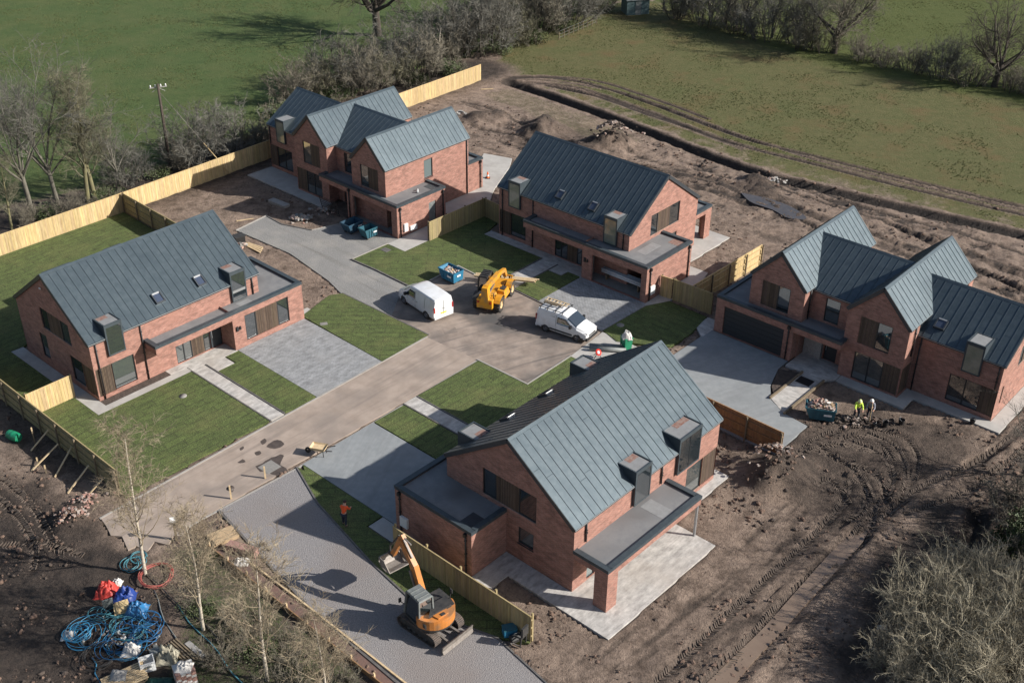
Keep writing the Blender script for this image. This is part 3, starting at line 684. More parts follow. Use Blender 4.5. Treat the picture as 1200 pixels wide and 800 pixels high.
    H.slope((10.3,ry-.05,Hew-.04),(c1,ry-.05,Hew-.04),(0,rW/2,Hw-Hew),uw,ov=(0,.1)); H.slope((10.3,ry+rW+.05,Hew-.04),(c1,ry+rW+.05,Hew-.04),(0,-rW/2,Hw-Hew),uw,ov=(0,.1))
    H.ridge((10.5,ry+rW/2,Hw+.16),(c1+.1,ry+rW/2,Hw+.16)); H.gutter((b1,ry-.05,Hew),(c1+.1,ry-.05,Hew),(0,-1,0))
    H.verge((c1,ry-.05,Hew-.02),(c1,ry+rW/2,Hw+.02),(1,0,0)); H.verge((c1,ry+rW+.05,Hew-.02),(c1,ry+rW/2,Hw+.02),(1,0,0))
    # valley flashings where link and wing roofs meet the gables
    kg=(Hr-He)/(a1/2); km=(Hm-Hme)/(mW/2); kw=(Hw-Hew)/(rW/2); kg2=(Hr-He)/((b1-b0)/2)
    def valley(pa,pb):
        mb=MB(); mb.bar(Vector(pa)+Vector((0,0,.16)),Vector(pb)+Vector((0,0,.16)),.22,.03); H.b(mb,'valley_flashing','zinc')
    xg=lambda z:a1/2+(Hr-z)/kg; xh=lambda z:(b0+b1)/2-(Hr-z)/kg2; xr=lambda z:(b0+b1)/2+(Hr-z)/kg2
    for xx in (xg,xh): valley((xx(Hme+.2),my,Hme),(xx(Hm),my+mW/2,Hm))
    valley((xr(He),ry+(He-Hew)/kw,He),(xr(Hw),ry+rW/2,Hw))
    rz=lambda z:(z-Hew-.14)/kw
    H.dormer(15.62,16.92,3.12,5.28,ry,rz,stain=False,gl=opt.get('dorm','glass')); H.skylight(12.92,13.68,2.35,3.02,lambda y:Hew+kw*(y-ry))
    # openings
    H.opening(G1,.93,3.23,3.15,5.17,[('w',.56),('g',.44)],pane='glass'); H.opening(G2,8.74-b0,11.1-b0,3.05,5.17,[('w',.53),('g',.47)])
    H.opening(G2,8.74-b0,12.27-b0,.14,2.32,[('g',.62,1),('w',.38)]); H.opening(RB,0,1.5,.14,2.32,[('w',1)])
    H.opening(MF,5.5-a1,6.65-a1,3.08,4.95,[('g',1)]); H.opening(WF,14.98-b1,17.25-b1,.33,2.42,[('g',1,1)]); H.opening(WF,17.25-b1,18.30-b1,.33,2.42,[('w',1)])
    H.opening(WR,.75,1.05,1.0,2.42,[('w',1)]); H.opening(WR,2.9,4.6,3.0,4.6,[('g',.5),('w',.5)]); H.opening(X0,D1-5.7,D1-4.65,3.2,4.95,[('g',1)],pane='glass_pale',sill=True)
    for f in (Fr((a1,D1),(0,D1)),Fr((b1,D2),(b0,D2))):
        H.opening(f,.9,3.2,3.1,5.1,[('g',1,1)]); H.opening(f,.6,3.6,.1,2.3,[('g',1,2)])
    H.opening(Fr((c1,ry+rW),(b1,ry+rW)),1.2,4.2,.1,2.3,[('g',1,2)])
    d=MB(); MF.box(d,6.0-a1,6.9-a1,.05,2.25,-.10,-.05); MF.box(d,6.12-a1,6.78-a1,1.3,2.1,-.05,-.035); dr=H.b(d,'front_door','garage_door'); d=MB(); MF.box(d,6.08-a1,6.11-a1,.8,1.4,-.05,0); H.b(d,'handle','steel',dr)
    d=MB(); GS.box(d,gb-3.8,gb-3.04,.05,2.08,-.10,-.06); dr=H.b(d,'side_door','machine_grey'); d=MB(); GS.box(d,gb-3.72,gb-3.69,.95,1.1,-.06,-.01); H.b(d,'handle','steel',dr)
    if opt['front']=='door':
        d=MB(); a,b,c,e=-1.5-gk,3.55-gk,.03,2.35; GF.box(d,a,b,c,e,-.16,-.12)
        for q in range(6): GF.box(d,a+.02,b-.02,c+q*(e-c)/6+.02,c+(q+1)*(e-c)/6-.01,-.12,-.095)
        H.b(d,'garage_door','garage_door')
    else:
        mb=MB(); mb.face([(gk+.2,gf+.25,.03),(4.1,gf+.25,.03),(4.1,gb-.2,.03),(gk+.2,gb-.2,.03)])
        for a,b in (((gk+.2,gf+.25),(gk+.2,gb-.2)),((gk+.2,gb-.2),(4.1,gb-.2)),((4.1,gb-.2),(4.1,gf+.25))): mb.face([(a[0],a[1],.03),(b[0],b[1],.03),(b[0],b[1],2.75),(a[0],a[1],2.75)])
        H.b(mb,'garage_interior','inner')
    # porch lining, meter boxes, rain goods
    if opt.get('stone'):
        d=MB(); d.box(4.45,5.85,my-.30,my-.003,.02,1.55); H.b(d,'unfinished_blockwork','stone_block')
    d=MB(); d.box(gk-.16,gk,-.12,.30,.45,1.15); d.box(gk-.12,gk,.62,1.4,.25,.7); H.b(d,'meter_box','white_plastic')
    H.downpipe(gk,gf+.35,.05,Hg-.25,dx=-.07,dy=0); H.downpipe(gk,gb-.35,.05,Hg-.25,dx=-.07,dy=0); H.downpipe(3.95,gf,.05,Hg-.25)
    H.downpipe(0,D1-.25,.05,He-.1,hop=False,dx=-.07,dy=0); H.downpipe(b1,.9,3.0,He-.1,hop=False,dx=.07,dy=0); H.downpipe(a1,.75,Hg-.15,He-.1,hop=False,dx=.07,dy=0); H.downpipe(12.6,ry,.05,Hew-.1,hop=False); H.downpipe(c1-.25,ry,2.5,Hew-.1,hop=False)
    # flat roofed bay at the back
    bb=12.25; mb=MB(); wall(mb,Fr((0.02,bb),(0.02,D1)),0,3.0); wall(mb,Fr((a1+2.2,bb),(0.02,bb)),0,3.0,[(.8,5.6,.1,2.35)]); wall(mb,Fr((a1+2.2,D1),(a1+2.2,bb)),0,3.0); H.b(mb,'rear_bay','brick')
    H.opening(Fr((a1+2.2,bb),(0.02,bb)),.8,5.6,.1,2.35,[('g',1,2)])
    mb=MB(); mb.box(.07,a1+2.15,D1+.003,bb-.05,2.72,2.83); H.b(mb,'flat_roof','membrane'); H.coping([(a1+2.2,D1),(a1+2.2,bb),(.02,bb),(.02,D1)],3.0)
    H.downpipe(0,bb-.35,.05,2.8,hop=True,dx=-.07,dy=0)
    return H

POSE={'A':(-28.176,66.888,0.839),'C':(5.542,65.511,-2.305),'D':(-1.223,93.343,-0.717),'E':(17.508,76.4,-0.719),'B':(-11.072,94.257,-0.73)}
def LW(h,x,y):
    """house-local metres to world"""
    px,py,t=POSE[h]; x=-x if h=='B' else x; c,s=math.cos(t),math.sin(t)
    return (px+c*x-s*y,py+s*x+c*y)
def LWs(h,*pts): return [LW(h,*p) for p in pts]
type_one('leftmost brick house, sunlit zinc roof, glazed front beside the pale block drive',POSE['A'],dict(door=(11.38,15.36,.42,2.5),front='glazed',patch=[(11.5,12.6,-1.2,-.3)],rust=False))
type_one('nearest brick house, showing its back with a flat canopy on a brick pier',POSE['C'],dict(door=(11.4,16.2,0.03,2.4),front='door',rust=False))
type_one('dark roofed brick house with white pipes in its open garage',POSE['D'],dict(door=(11.3,16.2,0.03,2.42),front='open',room=True,patch=[(14.3,15.2,.4,2.6)],dorm='glass_matt'))
type_two('brick house with a closed black garage door, two pale gable roofs, farthest right',POSE['E'],False,dict(front='door',stone=True,dorm='glass_matt'))
type_two('farthest brick house, two steep gables and an open cluttered garage',POSE['B'],True,dict(front='open',dorm='glass_matt'))
# ================================================================= GROUND AND PLOTS
PADS=[]          # world polygons under which the earth sheet is dug out
def area(p): return sum(p[i][0]*p[(i+1)%len(p)][1]-p[(i+1)%len(p)][0]*p[i][1] for i in range(len(p)))/2
def slab(h,name,mat,pts,z1,z0=-0.32,pad=True):
    """flat sheet with real edges; h = house letter (local metres) or None (world)"""
    if h and h=='B': pts=[(-x,y) for x,y in pts]
    mb=MB(); mb.prism(list(pts),z0,z1)
    o=mb.build(name,mat)
    if h: o.location=(POSE[h][0],POSE[h][1],0); o.rotation_euler=(0,0,POSE[h][2])
    o['kind']='structure'
    if pad:
        if h:
            px,py,t=POSE[h]; c,s=math.cos(t),math.sin(t); PADS.append([(px+c*x-s*y,py+s*x+c*y) for x,y in pts])
        else: PADS.append([tuple(p[:2]) for p in pts])
    return o
def gp(*pts): return [G2(*p) for p in pts]
def strip(name,mat,pts,w,z1,z0=-0.32,off=0.0):
    """kerb or edging along a world polyline"""
    for a,b in zip(pts[:-1],pts[1:]):
        a=Vector(a);b=Vector(b); d=(b-a).normalized(); n=Vector((d.y,-d.x)); a=a+n*off-d*w*.45; b=b+n*off+d*w*.45
        mb=MB(); mb.prism([tuple(a-n*w/2),tuple(b-n*w/2),tuple(b+n*w/2),tuple(a+n*w/2)],z0,z1+rng.uniform(0,.003)); o=mb.build(name,mat); o['kind']='structure'
# --- carriageway
slab(None,'road','road_tarmac',gp((118,607),(500,395),(560,421.5),(222,615),(214,628),(203,627),(197,638),(181,634),(172,646),(160,639),(150,644),(143,628),(130,627),(124,615)),0.0)
slab(None,'turning_court','court_tarmac',gp((500,395),(458,372.5),(470,341),(480,335.5),(504,329),(537,312),(555,321),(600,322),(601,338.5),(631,353),(705,388),(669,417),(618,450),(560,421.5)),0.0)
slab(None,'gravel_drive','gravel_grey',gp((277,270),(312,253),(330,263),(365,270),(398,262),(425,262))+LWs('B',(3.6,-.85),(-2.3,-.85),(-2.28,-2.13),(-2.29,-6.1))+gp((480,335.5),(470,341),(458,372.5),(401,345),(385,329),(340,297)),0.006)
slab(None,'gravel_bay','gravel_purple',gp((258,597),(347,548.5),(372,590),(435.5,660),(495,716),(582,747.5),(640,802),(700,850),(520,850),(365,714)),0.006)
# --- house A plot
slab('A','driveway','block_paving',[(10.45,-10.4),(16.6,-10.35),(16.68,-1.44),(10.45,-1.44)],.022)
slab('A','footpath','slab_paving',[(6.55,-10.4),(7.58,-10.4),(7.58,-2.7),(9.2,-2.7),(9.2,-1.5),(10.4,-1.5),(10.4,-.01),(5.2,-.01),(5.2,-.72),(6.55,-.72)],.03)
slab('A','paving','concrete',[(-.95,10.4),(-.95,-1.4),(6.5,-1.4),(6.5,-.76),(-.02,-.76),(-.02,10.4)],.03)
slab('A','lawn','turf',[(-4.2,2.5),(-.98,2.5),(-.98,10.45),(13.8,10.45),(13.9,9.9),(17.05,9.6),(17.7,25.2),(-16,25.2),(-16,15.5),(-4.2,15)],.05)
slab('A','planting_bed','soil_dark',[(-.02,-.745),(5.18,-.745),(5.18,-.01),(-.02,-.01)],.012)
slab('A','lawn','turf',[(7.75,-10.35),(10.4,-10.35),(10.4,-1.6),(9.3,-1.6),(9.3,-2.8),(7.75,-2.8)],.05)
slab(None,'lawn','turf',gp((448,423.8),(502,392.6),(402,344),(386,346.5),(354,370.5)),.05)
slab('A','lawn','turf',[(-4.0,2.4),(-.98,2.4),(-.98,-1.43),(6.4,-1.43),(6.4,-10.35),(-4.55,-10.35)],.05)
slab('A','paving','concrete',[(16.74,-1.2),(18.0,-1.3),(17.9,-.3),(16.74,-.2)],.03)
for x in (6.47,7.66): strip('path_edging','edging',LWs('A',(x,-10.35),(x,-1.45)),.10,.075)
# --- house C plot
slab('C','lawn','turf',[(6.28,-10.55),(0.08,-10.62),(0.05,-6.08),(-4.9,-6.05),(-4.9,-1.2),(6.28,-1.2)],.05)
slab('C','footpath','slab_paving',[(6.42,-10.6),(7.55,-10.6),(7.55,-1.42),(10.4,-1.42),(10.4,-.01),(-.9,-.01),(-.9,-1.18),(6.42,-1.18)],.03)
slab('C','lawn','turf',[(7.72,-10.4),(10.42,-10.4),(10.42,-1.45),(7.72,-1.45)],.05)
slab('C','driveway','resin_drive',[(10.5,-10.42),(16.6,-10.3),(16.6,-1.44),(10.5,-1.44)],.022)
slab(None,'lawn','turf',gp((349,547.5),(357,552))+LWs('C',(16.66,-10.2),(16.66,-2.8),(17.9,-2.8),(17.95,-.2),(18.0,10.4))+gp((620,754),(584,747),(496,715),(437,660),(373.5,590)),.05)
slab('C','paving','concrete',[(16.66,-2.7),(17.8,-2.7),(17.85,4.6),(16.74,4.6),(16.74,-1.42),(16.66,-1.42)],.03)
slab('C','patio','slab_paving',[(17.6,4.78),(16.67,6.2),(15.3,6.2),(15.3,13.4),(5.2,13.35),(5.2,10.3),(-.85,10.3),(-.85,0.02),(-.02,.02),(-.02,9.66),(13.87,9.66),(13.87,4.78)],.03)
slab(None,'concrete_apron','concrete',gp((669,417),(706,389),(735,401),(772,418),(740,450),(700,440)),.01)
for x in (6.35,7.63): strip('path_edging','edging',LWs('C',(x,-10.5),(x,-1.3)),.10,.075)
# --- house D plot
slab('D','lawn','turf',[(-3.3,1.7),(-4.45,-5.9+2.9),(-4.3,-5.5),(-2.4,-6.9)],.05) if False else None
slab(None,'lawn','turf',gp((412.5,304.6))+LWs('B',(-2.35,-2.2),(-4.45,-2.15),(-4.42,7.7))+LWs('D',(-1.5,1.4),(-.9,-1.0),(4.9,-1.05),(5.75,-1.05),(5.75,-4.9))+gp((600,321.3),(555,320.5),(537,311.5),(504,328.5),(480,335)),.05)
slab('D','footpath','slab_paving',[(5.88,-4.9),(7.45,-6.6),(7.48,-2.3),(8.9,-2.3),(8.9,-1.44),(10.35,-1.44),(10.35,-.01),(-.9,-.01),(-.9,-.95),(5.88,-.95)],.03)
slab('D','lawn','turf',[(7.6,-6.6),(10.2,-6.75),(10.2,-1.5),(9.0,-1.5),(9.0,-2.4),(7.6,-2.4)],.05)
slab('D','driveway','block_paving',[(10.28,-6.8),(16.82,-7.05),(17.0,-1.5),(16.8,-1.44),(10.28,-1.44)],.022)
slab('D','lawn','turf',[(16.9,-7.0),(17.1,-1.8),(18.0,.1),(21.6,.0),(22.1,-3.2),(22.0,-5.6),(18.6,-7.6)],.05)
slab('D','paving','concrete',[(17.0,-1.75),(18.0,.15),(18.0,4.79),(16.76,4.79),(16.76,-1.44)],.03)
slab('D','patio','concrete',[(18.0,4.81),(17.6,6.2),(15.4,6.2),(15.4,13.0),(4.5,13.0),(4.5,9.7),(13.87,9.7),(13.87,4.81)],.03)
for x in (5.8,7.53): strip('path_edging','edging',LWs('D',(x,-5.0 if x<6 else -6.6),(x,-1.1)),.10,.075)
# --- house E plot
slab(None,'driveway','resin_drive',LWs('E',(-2.43,-6.1),(-2.38,-.9),(4.25,-.9),(4.25,-2.2),(5.0,-4.6))+gp((903.5,468.5),(920,485),(946,499),(918,524))+LWs('C',(-4.8,11.3),(-4.8,1.0)),.015)
slab('E','footpath','slab_paving',[(5.9,-6.0),(7.45,-6.95),(7.4,-1.4),(8.05,-.85),(8.05,-.05),(7.7,-.05),(7.7,1.08),(4.4,1.08),(4.4,-1.5),(5.9,-1.5)],.03)
slab('E','planting_bed','soil_dark',[(4.3,-2.3),(5.75,-1.7),(5.75,-5.4),(5.1,-4.6)],.03)
slab('E','paving','concrete',[(8.1,-.95),(13.25,-.95),(13.25,.65),(19.3,.65),(19.3,10),(18.34,10),(18.34,1.6),(12.32,1.6),(12.32,-.02),(8.1,-.02)],.03)
slab('E','paving','slab_paving',[(-2.3,-2.3),(-3.5,-1.3),(-3.6,.5),(-2.25,.6)],.02)
slab('E','patio','slab_paving',[(-1,10.4),(19,10.5),(19,14),(-1,14)],.02)
for x,a in ((5.82,-6.0),(7.52,-7.0)): strip('path_edging','timber_post',LWs('E',(x,a),(x,-1.6)),.12,.16)
# --- house B plot
slab('B','paving','concrete',[(7.5,-1.15),(18.4,-1.3),(18.3,1.58),(12.35,1.58),(12.3,-.02),(7.5,-.02)],.03)
slab(None,'patio','concrete',LWs('B',(-2.28,-2.1),(-4.4,-2.1),(-4.42,7.8))+gp((579,222),(597,196),(600,186),(567,180))+LWs('B',(2.0,12.3),(-.03,12.3),(-.03,5.1),(-2.24,5.1)),.03)
# --- kerbs
strip('kerb','kerb',gp((118,607),(500,395)),.13,.035)
strip('kerb','edging',gp((502,392.4),(402,344)),.11,.06)
strip('kerb','kerb',gp((560,422),(437,495.5),(347,549),(222,616)),.13,.012)
strip('kerb','kerb',gp((560,422),(618,450.5),(669,417.5)),.12,.075)
strip('kerb','edging',gp((412,304.5),(440,316.5),(480,336)),.14,.09)
strip('kerb','kerb',gp((412.5,304.3),(454,286.2)),.12,.09)
strip('kerb','kerb',gp((504,329),(537,312),(556,321.5)),.12,.075)
strip('kerb','edging',gp((601,339),(631,353.5),(705,388.5)),.12,.06)
strip('kerb','kerb',gp((277,270),(312,253)),.12,.06); strip('kerb','edging',gp((312,253),(330,263),(365,270)),.12,.06); strip('kerb','kerb',gp((365,270),(398,262.5)),.12,.05)
strip('kerb','edging',gp((348,548),(372.5,590),(436,660),(496,716),(583,747.5),(640,800)),.10,.06)
strip('kerb','edging',gp((257,599),(365.5,715),(480,812)),.14,.05)
# --- service covers and stains in the road
def cover(px,py,w,d,rz,mat='manhole',z=.012,round_=False,label='',name='manhole_cover'):
    p=G(px,py); mb=MB()
    if round_: mb.cyl((0,0,-.1),(0,0,z),w/2,14)
    else:
        mb.box(-w/2,w/2,-d/2,d/2,-.1,z-.006); mb.box(-w/2+.05,w/2-.05,-d/2+.05,d/2-.05,z-.02,z)
    o=mb.build(name,mat); o.location=(p.x,p.y,0); o.rotation_euler=(0,0,rz); tag(o,label,'manhole cover')
cover(316,547,1.05,1.05,.85,label='square pale access cover in the road beside a dark wet patch')
cover(343,393+50,.01,.01,0,label='x') if False else None
cover(527,386.5,1.0,1.0,.3,mat='court_tarmac',label='square cover patched in tarmac in the middle of the turning court')
cover(214.5,464.5,.55,.55,0,round_=True,z=.07,label='round cover in the front lawn left of the pale footpath')
cover(379.5,380,.55,.4,.3,z=.07,label='small grey cover in the lawn above the pale block drive')
cover(452,293.5,.75,.6,-.7,mat='edging',z=.08,label='dark drain cover in the small lawn strip by the cluttered garage')
cover(727,381.5,.6,.6,0,round_=True,z=.07,label='round cover in the shaded lawn right of the roof rack van')
cover(943,447,.9,1.1,.85,mat='black_plastic',z=.05,label='black open drain in the slab path at the black garage house')
cover(270,572,.5,.5,0,round_=True,z=.006,mat='wet_patch',label='small round dark cover near the lower timber stake in the road')
def stain(pts,z=.004):
    P=[]
    for i,(x,y) in enumerate(pts):
        P.append((x,y))
    c=catmull([G2(*p) for p in P]+[G2(*P[0])],.25); c=c[:-1]; k=len(c); 
    j=fbm(c[:,0]*1.7,c[:,1]*1.7,4)-.5; cen=c.mean(0); c=cen+(c-cen)*(1+1.0*j)[:,None]
    mb=MB(); mb.prism([tuple(q) for q in c],-.02,z); o=mb.build('wet_patch','wet_patch'); o['kind']='structure'
stain([(299,546),(318,535),(332,532),(330,541),(334,551),(318,556),(306,552)],.005)
stain([(313,523),(325,514),(334,518),(333,522),(322,525)]); stain([(280,525),(285,522),(286,525),(282,528)]); stain([(277,542),(284,538),(288,541),(281,543)])
stain([(267,571),(271,568),(275,571),(272,576)]); stain([(299,530),(304,528),(306,531),(301,533)]); stain([(306,517),(310,514),(312,517),(308,520)])

# --- the earth sheet: mud, fields, ruts, mounds
def axis(segs):
    out=[]
    for a,b,st in segs: out += list(np.arange(a,b,st))
    return np.array(out)
gxs=axis([(-900,-300,60),(-300,-110,10),(-110,-50,.9),(-50,66,.26),(66,110,.9),(110,300,10),(300,901,60)])
gys=axis([(-60,20,8),(20,38,1.5),(38,138,.26),(138,180,.55),(180,260,4),(260,500,20),(500,1101,60)])
GX,GY=np.meshgrid(gxs,gys)
def inside(poly,X,Y):
    r=np.zeros(X.shape,bool); n=len(poly)
    for i in range(n):
        x0,y0=poly[i][:2]; x1,y1=poly[(i+1)%n][:2]
        if y0==y1: continue
        c=((y0>Y)!=(y1>Y))&(X<(x1-x0)*(Y-y0)/(y1-y0)+x0); r^=c
    return r
def segdist(pl,X,Y,closed=False):
    D=np.full(X.shape,1e9); n=len(pl)
    for i in range(n if closed else n-1):
        x0,y0=pl[i][:2]; x1,y1=pl[(i+1)%n][:2]; dx,dy=x1-x0,y1-y0; L=dx*dx+dy*dy+1e-12
        t=np.clip(((X-x0)*dx+(Y-y0)*dy)/L,0,1); D=np.minimum(D,(X-x0-t*dx)**2+(Y-y0-t*dy)**2)
    return np.sqrt(D)
def zone(poly,soft):
    d=segdist(poly,GX,GY,True); s=np.where(inside(poly,GX,GY),d,-d)
    s=s+(fbm(GX*.45+31,GY*.45,4)-.5)*soft*3
    return np.clip(s/soft*.5+.5,0,1)
n1=fbm(GX*.11,GY*.11,4); n2=fbm(GX*.9+7,GY*.9,5,.6); n3=fbm(GX*.33+3,GY*.33+8,4)
LEFTF=[(-900,60),(-80,75)]+gp((-90,300),(0,252),(140,222),(313,160),(470,95),(560,62),(690,22),(745,-8))+[(30,200),(200,400),(200,1100),(-900,1100)]
RIGHTF=gp((568,80),(590,52),(680,14),(745,-4),(900,36),(1000,66),(1100,86),(1260,112))+[(110,128),(110,60)]+gp((1260,300),(1200,277),(1000,231),(830,186),(700,132),(600,96))
FARF=[(20,172)]+gp((760,-2),(900,54),(1000,84),(1100,104),(1300,136))+[(300,100),(900,100),(900,1100),(120,1100)]
SITEGR=gp((540,110),(600,97),(700,133),(760,168),(720,172),(640,150),(600,128))
PATCH=gp((1080,640),(1210,560),(1230,820),(1020,820))
zl=zone(LEFTF,1.2); zr=zone(RIGHTF,1.0); zf_=zone(FARF,1.0); zs=zone(SITEGR,1.2)*.42; zp=zone(PATCH,1.5)*.35
thick=zone(gp((200,640),(270,640),(440,800),(330,860),(180,860),(190,700)),1.0)*.45
Rm=np.maximum.reduce([zl,zr,zf_,zs,zp,thick])
# worn, bare strip of the right field next to the trench
DITCH=gp((596,96),(640,110),(700,131),(760,154),(830,182),(900,206),(1000,229),(1100,252),(1215,279),(1320,305))
dd_=segdist(DITCH,GX,GY)
Gm=np.clip(zr,0,1)*np.clip(.55+n3*.9,0,1); Gm=np.maximum(Gm,zs*2); Gm=np.where(zp>.1,1.0,Gm)
wear=np.clip(1-(dd_-1)/9,0,1)*np.clip(zr*2,0,1); Rm=Rm*(1-.62*wear*np.clip(n2*1.6,0,1))
Bm=np.zeros(GX.shape)
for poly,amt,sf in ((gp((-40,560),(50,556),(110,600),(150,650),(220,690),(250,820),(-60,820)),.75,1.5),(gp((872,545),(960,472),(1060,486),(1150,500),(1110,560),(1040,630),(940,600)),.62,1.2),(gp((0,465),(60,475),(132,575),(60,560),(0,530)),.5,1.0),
    (gp((1040,580),(1130,545),(1260,520),(1260,820),(1000,820)),.5,2.0),(gp((1020,640),(1060,600),(1110,560),(1140,620),(1110,700),(1060,770),(985,800),(1000,720)),.85,1.6),(gp((205,620),(300,655),(480,820),(180,830)),.6,1.2),(gp((860,210),(900,215),(960,250),(930,262),(870,235)),.55,.8),(gp((600,150),(660,140),(745,165),(735,185),(640,170)),.45,1.0),  # strongest lower-right zone: dark soil plus tree shade painted into the mask
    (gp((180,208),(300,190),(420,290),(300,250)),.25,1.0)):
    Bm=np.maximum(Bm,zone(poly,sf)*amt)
hedge_strip=segdist(gp((-40,268),(140,232),(313,172),(470,108),(558,80)),GX,GY); Bm=np.maximum(Bm,np.clip(1-(hedge_strip-2.5)/3.5,0,1)*.75); Rm=np.where(hedge_strip<7,Rm*np.clip((hedge_strip-2)/5+.25*n2,0,1),Rm)
Z=(n1-.5)*.10+(n2-.5)*.16*(1-.6*np.clip(Rm,0,1))-.06
far=np.clip((np.hypot(GX,GY-85)-60)/120,0,1); Z=Z+far*(fbm(GX*.012,GY*.012,3)-.5)*1.2
clods=fbm(GX*2.3,GY*2.3,3,.7); mud=np.clip(1-Rm*1.3,0,1); Z=Z+mud*(clods-.5)*.15
rough=segdist(gp((620,150),(760,190),(880,225),(1010,262),(1200,330)),GX,GY); _a=G(700,131);_b=G(1100,252);_d=(_b-_a).normalized(); SU=GX*_d.x+GY*_d.y; SV=GX*_d.y-GY*_d.x
streak=fbm(SU*.16+5,SV*1.3+9,5,.62); lump=fbm(GX*1.1+50,GY*1.1,5,.72)
Z=Z+np.clip(1.3-rough/9,0,1)*((streak-.5)*.50+(lump-.5)*.48)*mud
Bm=np.maximum(Bm,np.clip(1.4-rough/9,0,1)*np.clip((.48-streak*.6-lump*.4)*8,0,.85)*mud)
# trafficked ground by the tracks, lower right
rd2=segdist(gp((790,790),(900,680),(1000,590),(1050,540),(1180,520)),GX,GY); _a=G(790,790);_b=G(1000,590);_d=(_b-_a).normalized(); SU=GX*_d.x+GY*_d.y; SV=GX*_d.y-GY*_d.x
st2=fbm(SU*.22+15,SV*1.7+3,5,.62); Z=Z+np.clip(1.3-rd2/7,0,1)*(st2-.5)*.30*mud; Bm=np.maximum(Bm,np.clip(1.3-rd2/7,0,1)*np.clip((.46-st2)*5,0,.6)*mud)
rgh=segdist(gp((800,800),(905,690),(985,610),(1035,560)),GX,GY); Bm=np.maximum(Bm,np.clip(1-(rgh-1.2)/2.2,0,1)*.38*np.clip(n2*1.9,0,1))
for px,py,r,h in ((640,150,2.4,1.2),(628,160,2.0,.9),(700,172,2.6,1.0),(722,170,2.0,1.1),(560,140,1.8,.8),(585,138,1.6,.7),(885,214,1.6,.7),(900,222,1.4,.5),(905,553,2.6,.75),(925,560,2.0,.6),(890,570,1.4,.4),(100,600,1.6,.4),(85,615,1.2,.35),(500,290,.1,0)):
    q=G(px,py); d=np.hypot(GX-q.x,GY-q.y); Z=Z+h*np.exp(-(d/r)**2*1.6)*(.65+.9*n2); Bm=np.maximum(Bm,np.exp(-(d/r)**2*1.4)*.7)
_q=np.clip((.95-dd_)/.65,0,1); Z=Z-_q*_q*(3-2*_q)*.75; Z=Z+.04*np.exp(-((dd_-1.3)/.6)**2)*(n2+.3); Bm=np.maximum(Bm,np.clip((1.25-dd_)*1.6,0,1)*.95); Rm=Rm*np.clip((dd_-.9)/.7,0,1)
T2=segdist(gp((1148,600),(1140,640),(1128,690)),GX,GY); Z=Z-np.clip(1-T2/.8,0,1)*.7; Bm=np.maximum(Bm,np.clip(1.4-T2,0,1))
# wheel ruts sunk into the sheet
RUTS=[]
def rut(px,w=.55,dep=.12,dark=.55,tread=True): RUTS.append((catmull([G2(*p) for p in px],.35),w,dep,dark,tread))
rut([(770,798),(835,737),(889,686),(940,640),(968,612),(988,586),(994,566),(985,552)])
rut([(836,812),(872,776),(905,742),(940,700),(978,655),(1008,628)],.95,.17,.35,False)
rut([(812,812),(865,762),(911,712),(972,655),(1010,617),(1036,584),(1046,555),(1032,530),(1000,518)])
rut([(1000,640),(1030,612),(1058,580),(1062,548),(1046,520),(1012,505)],.5,.12,.45); rut([(985,655),(1004,640),(1020,618),(1024,590),(1012,562),(990,540),(960,530)],.5,.12,.45); rut([(930,535),(960,512),(1000,500),(1050,508),(1075,530),(1070,565)],.5,.11,.4); rut([(920,545),(950,528),(985,520),(1020,530)],.45,.1,.4); rut([(1040,600),(1080,570),(1130,548),(1175,520),(1215,490)],.5,.12,.4)
rut([(955,570),(972,562),(985,575),(1000,597)],.45); rut([(1000,560),(1015,575),(1010,600),(985,615)],.45)
rut([(985,515),(1010,510),(1035,522),(1052,545)],.5); rut([(960,520),(985,540),(1010,545),(1030,560),(1042,590)],.5)
rut([(1135,545),(1165,528),(1190,505),(1215,480)],.5); rut([(1150,560),(1180,542),(1215,512)],.5); rut([(1060,600),(1110,585),(1160,560),(1220,520)],.5)
rut([(-30,545),(0,560),(34,590),(55,625),(64,650)],.6); rut([(-30,568),(0,586),(25,612),(40,645),(35,670)],.6); rut([(-20,640),(20,637),(60,640),(100,652)],.6)
rut([(590,92),(640,91),(690,98),(760,120),(820,143),(880,164),(960,184),(1080,214),(1230,249)],.55,.20,1.0,False); rut([(585,96),(630,97),(680,104),(750,127),(812,151),(872,171),(955,192),(1075,222),(1230,258)],.55,.20,1.0,False)
rut([(600,90),(690,93),(765,115),(830,139)],.48,.16,1.0,False); rut([(600,93),(650,95),(720,107),(790,130),(860,156),(960,188),(1080,218),(1230,253)],.3,.10,.8,False); rut([(588,98),(650,101),(720,119),(800,149),(870,174)],.3,.10,.8,False)
rut([(640,100),(700,113),(760,134),(815,153)],.48,.16,1.0,False)
rut([(760,195),(830,208),(900,232),(980,262)],.6,.14); rut([(745,204),(820,220),(885,245)],.6,.14); rut([(1010,268),(1080,296),(1140,315),(1220,348)],.6,.16); rut([(1040,262),(1110,290),(1220,330)],.6,.16); rut([(1150,330),(1215,362)],.5,.12)
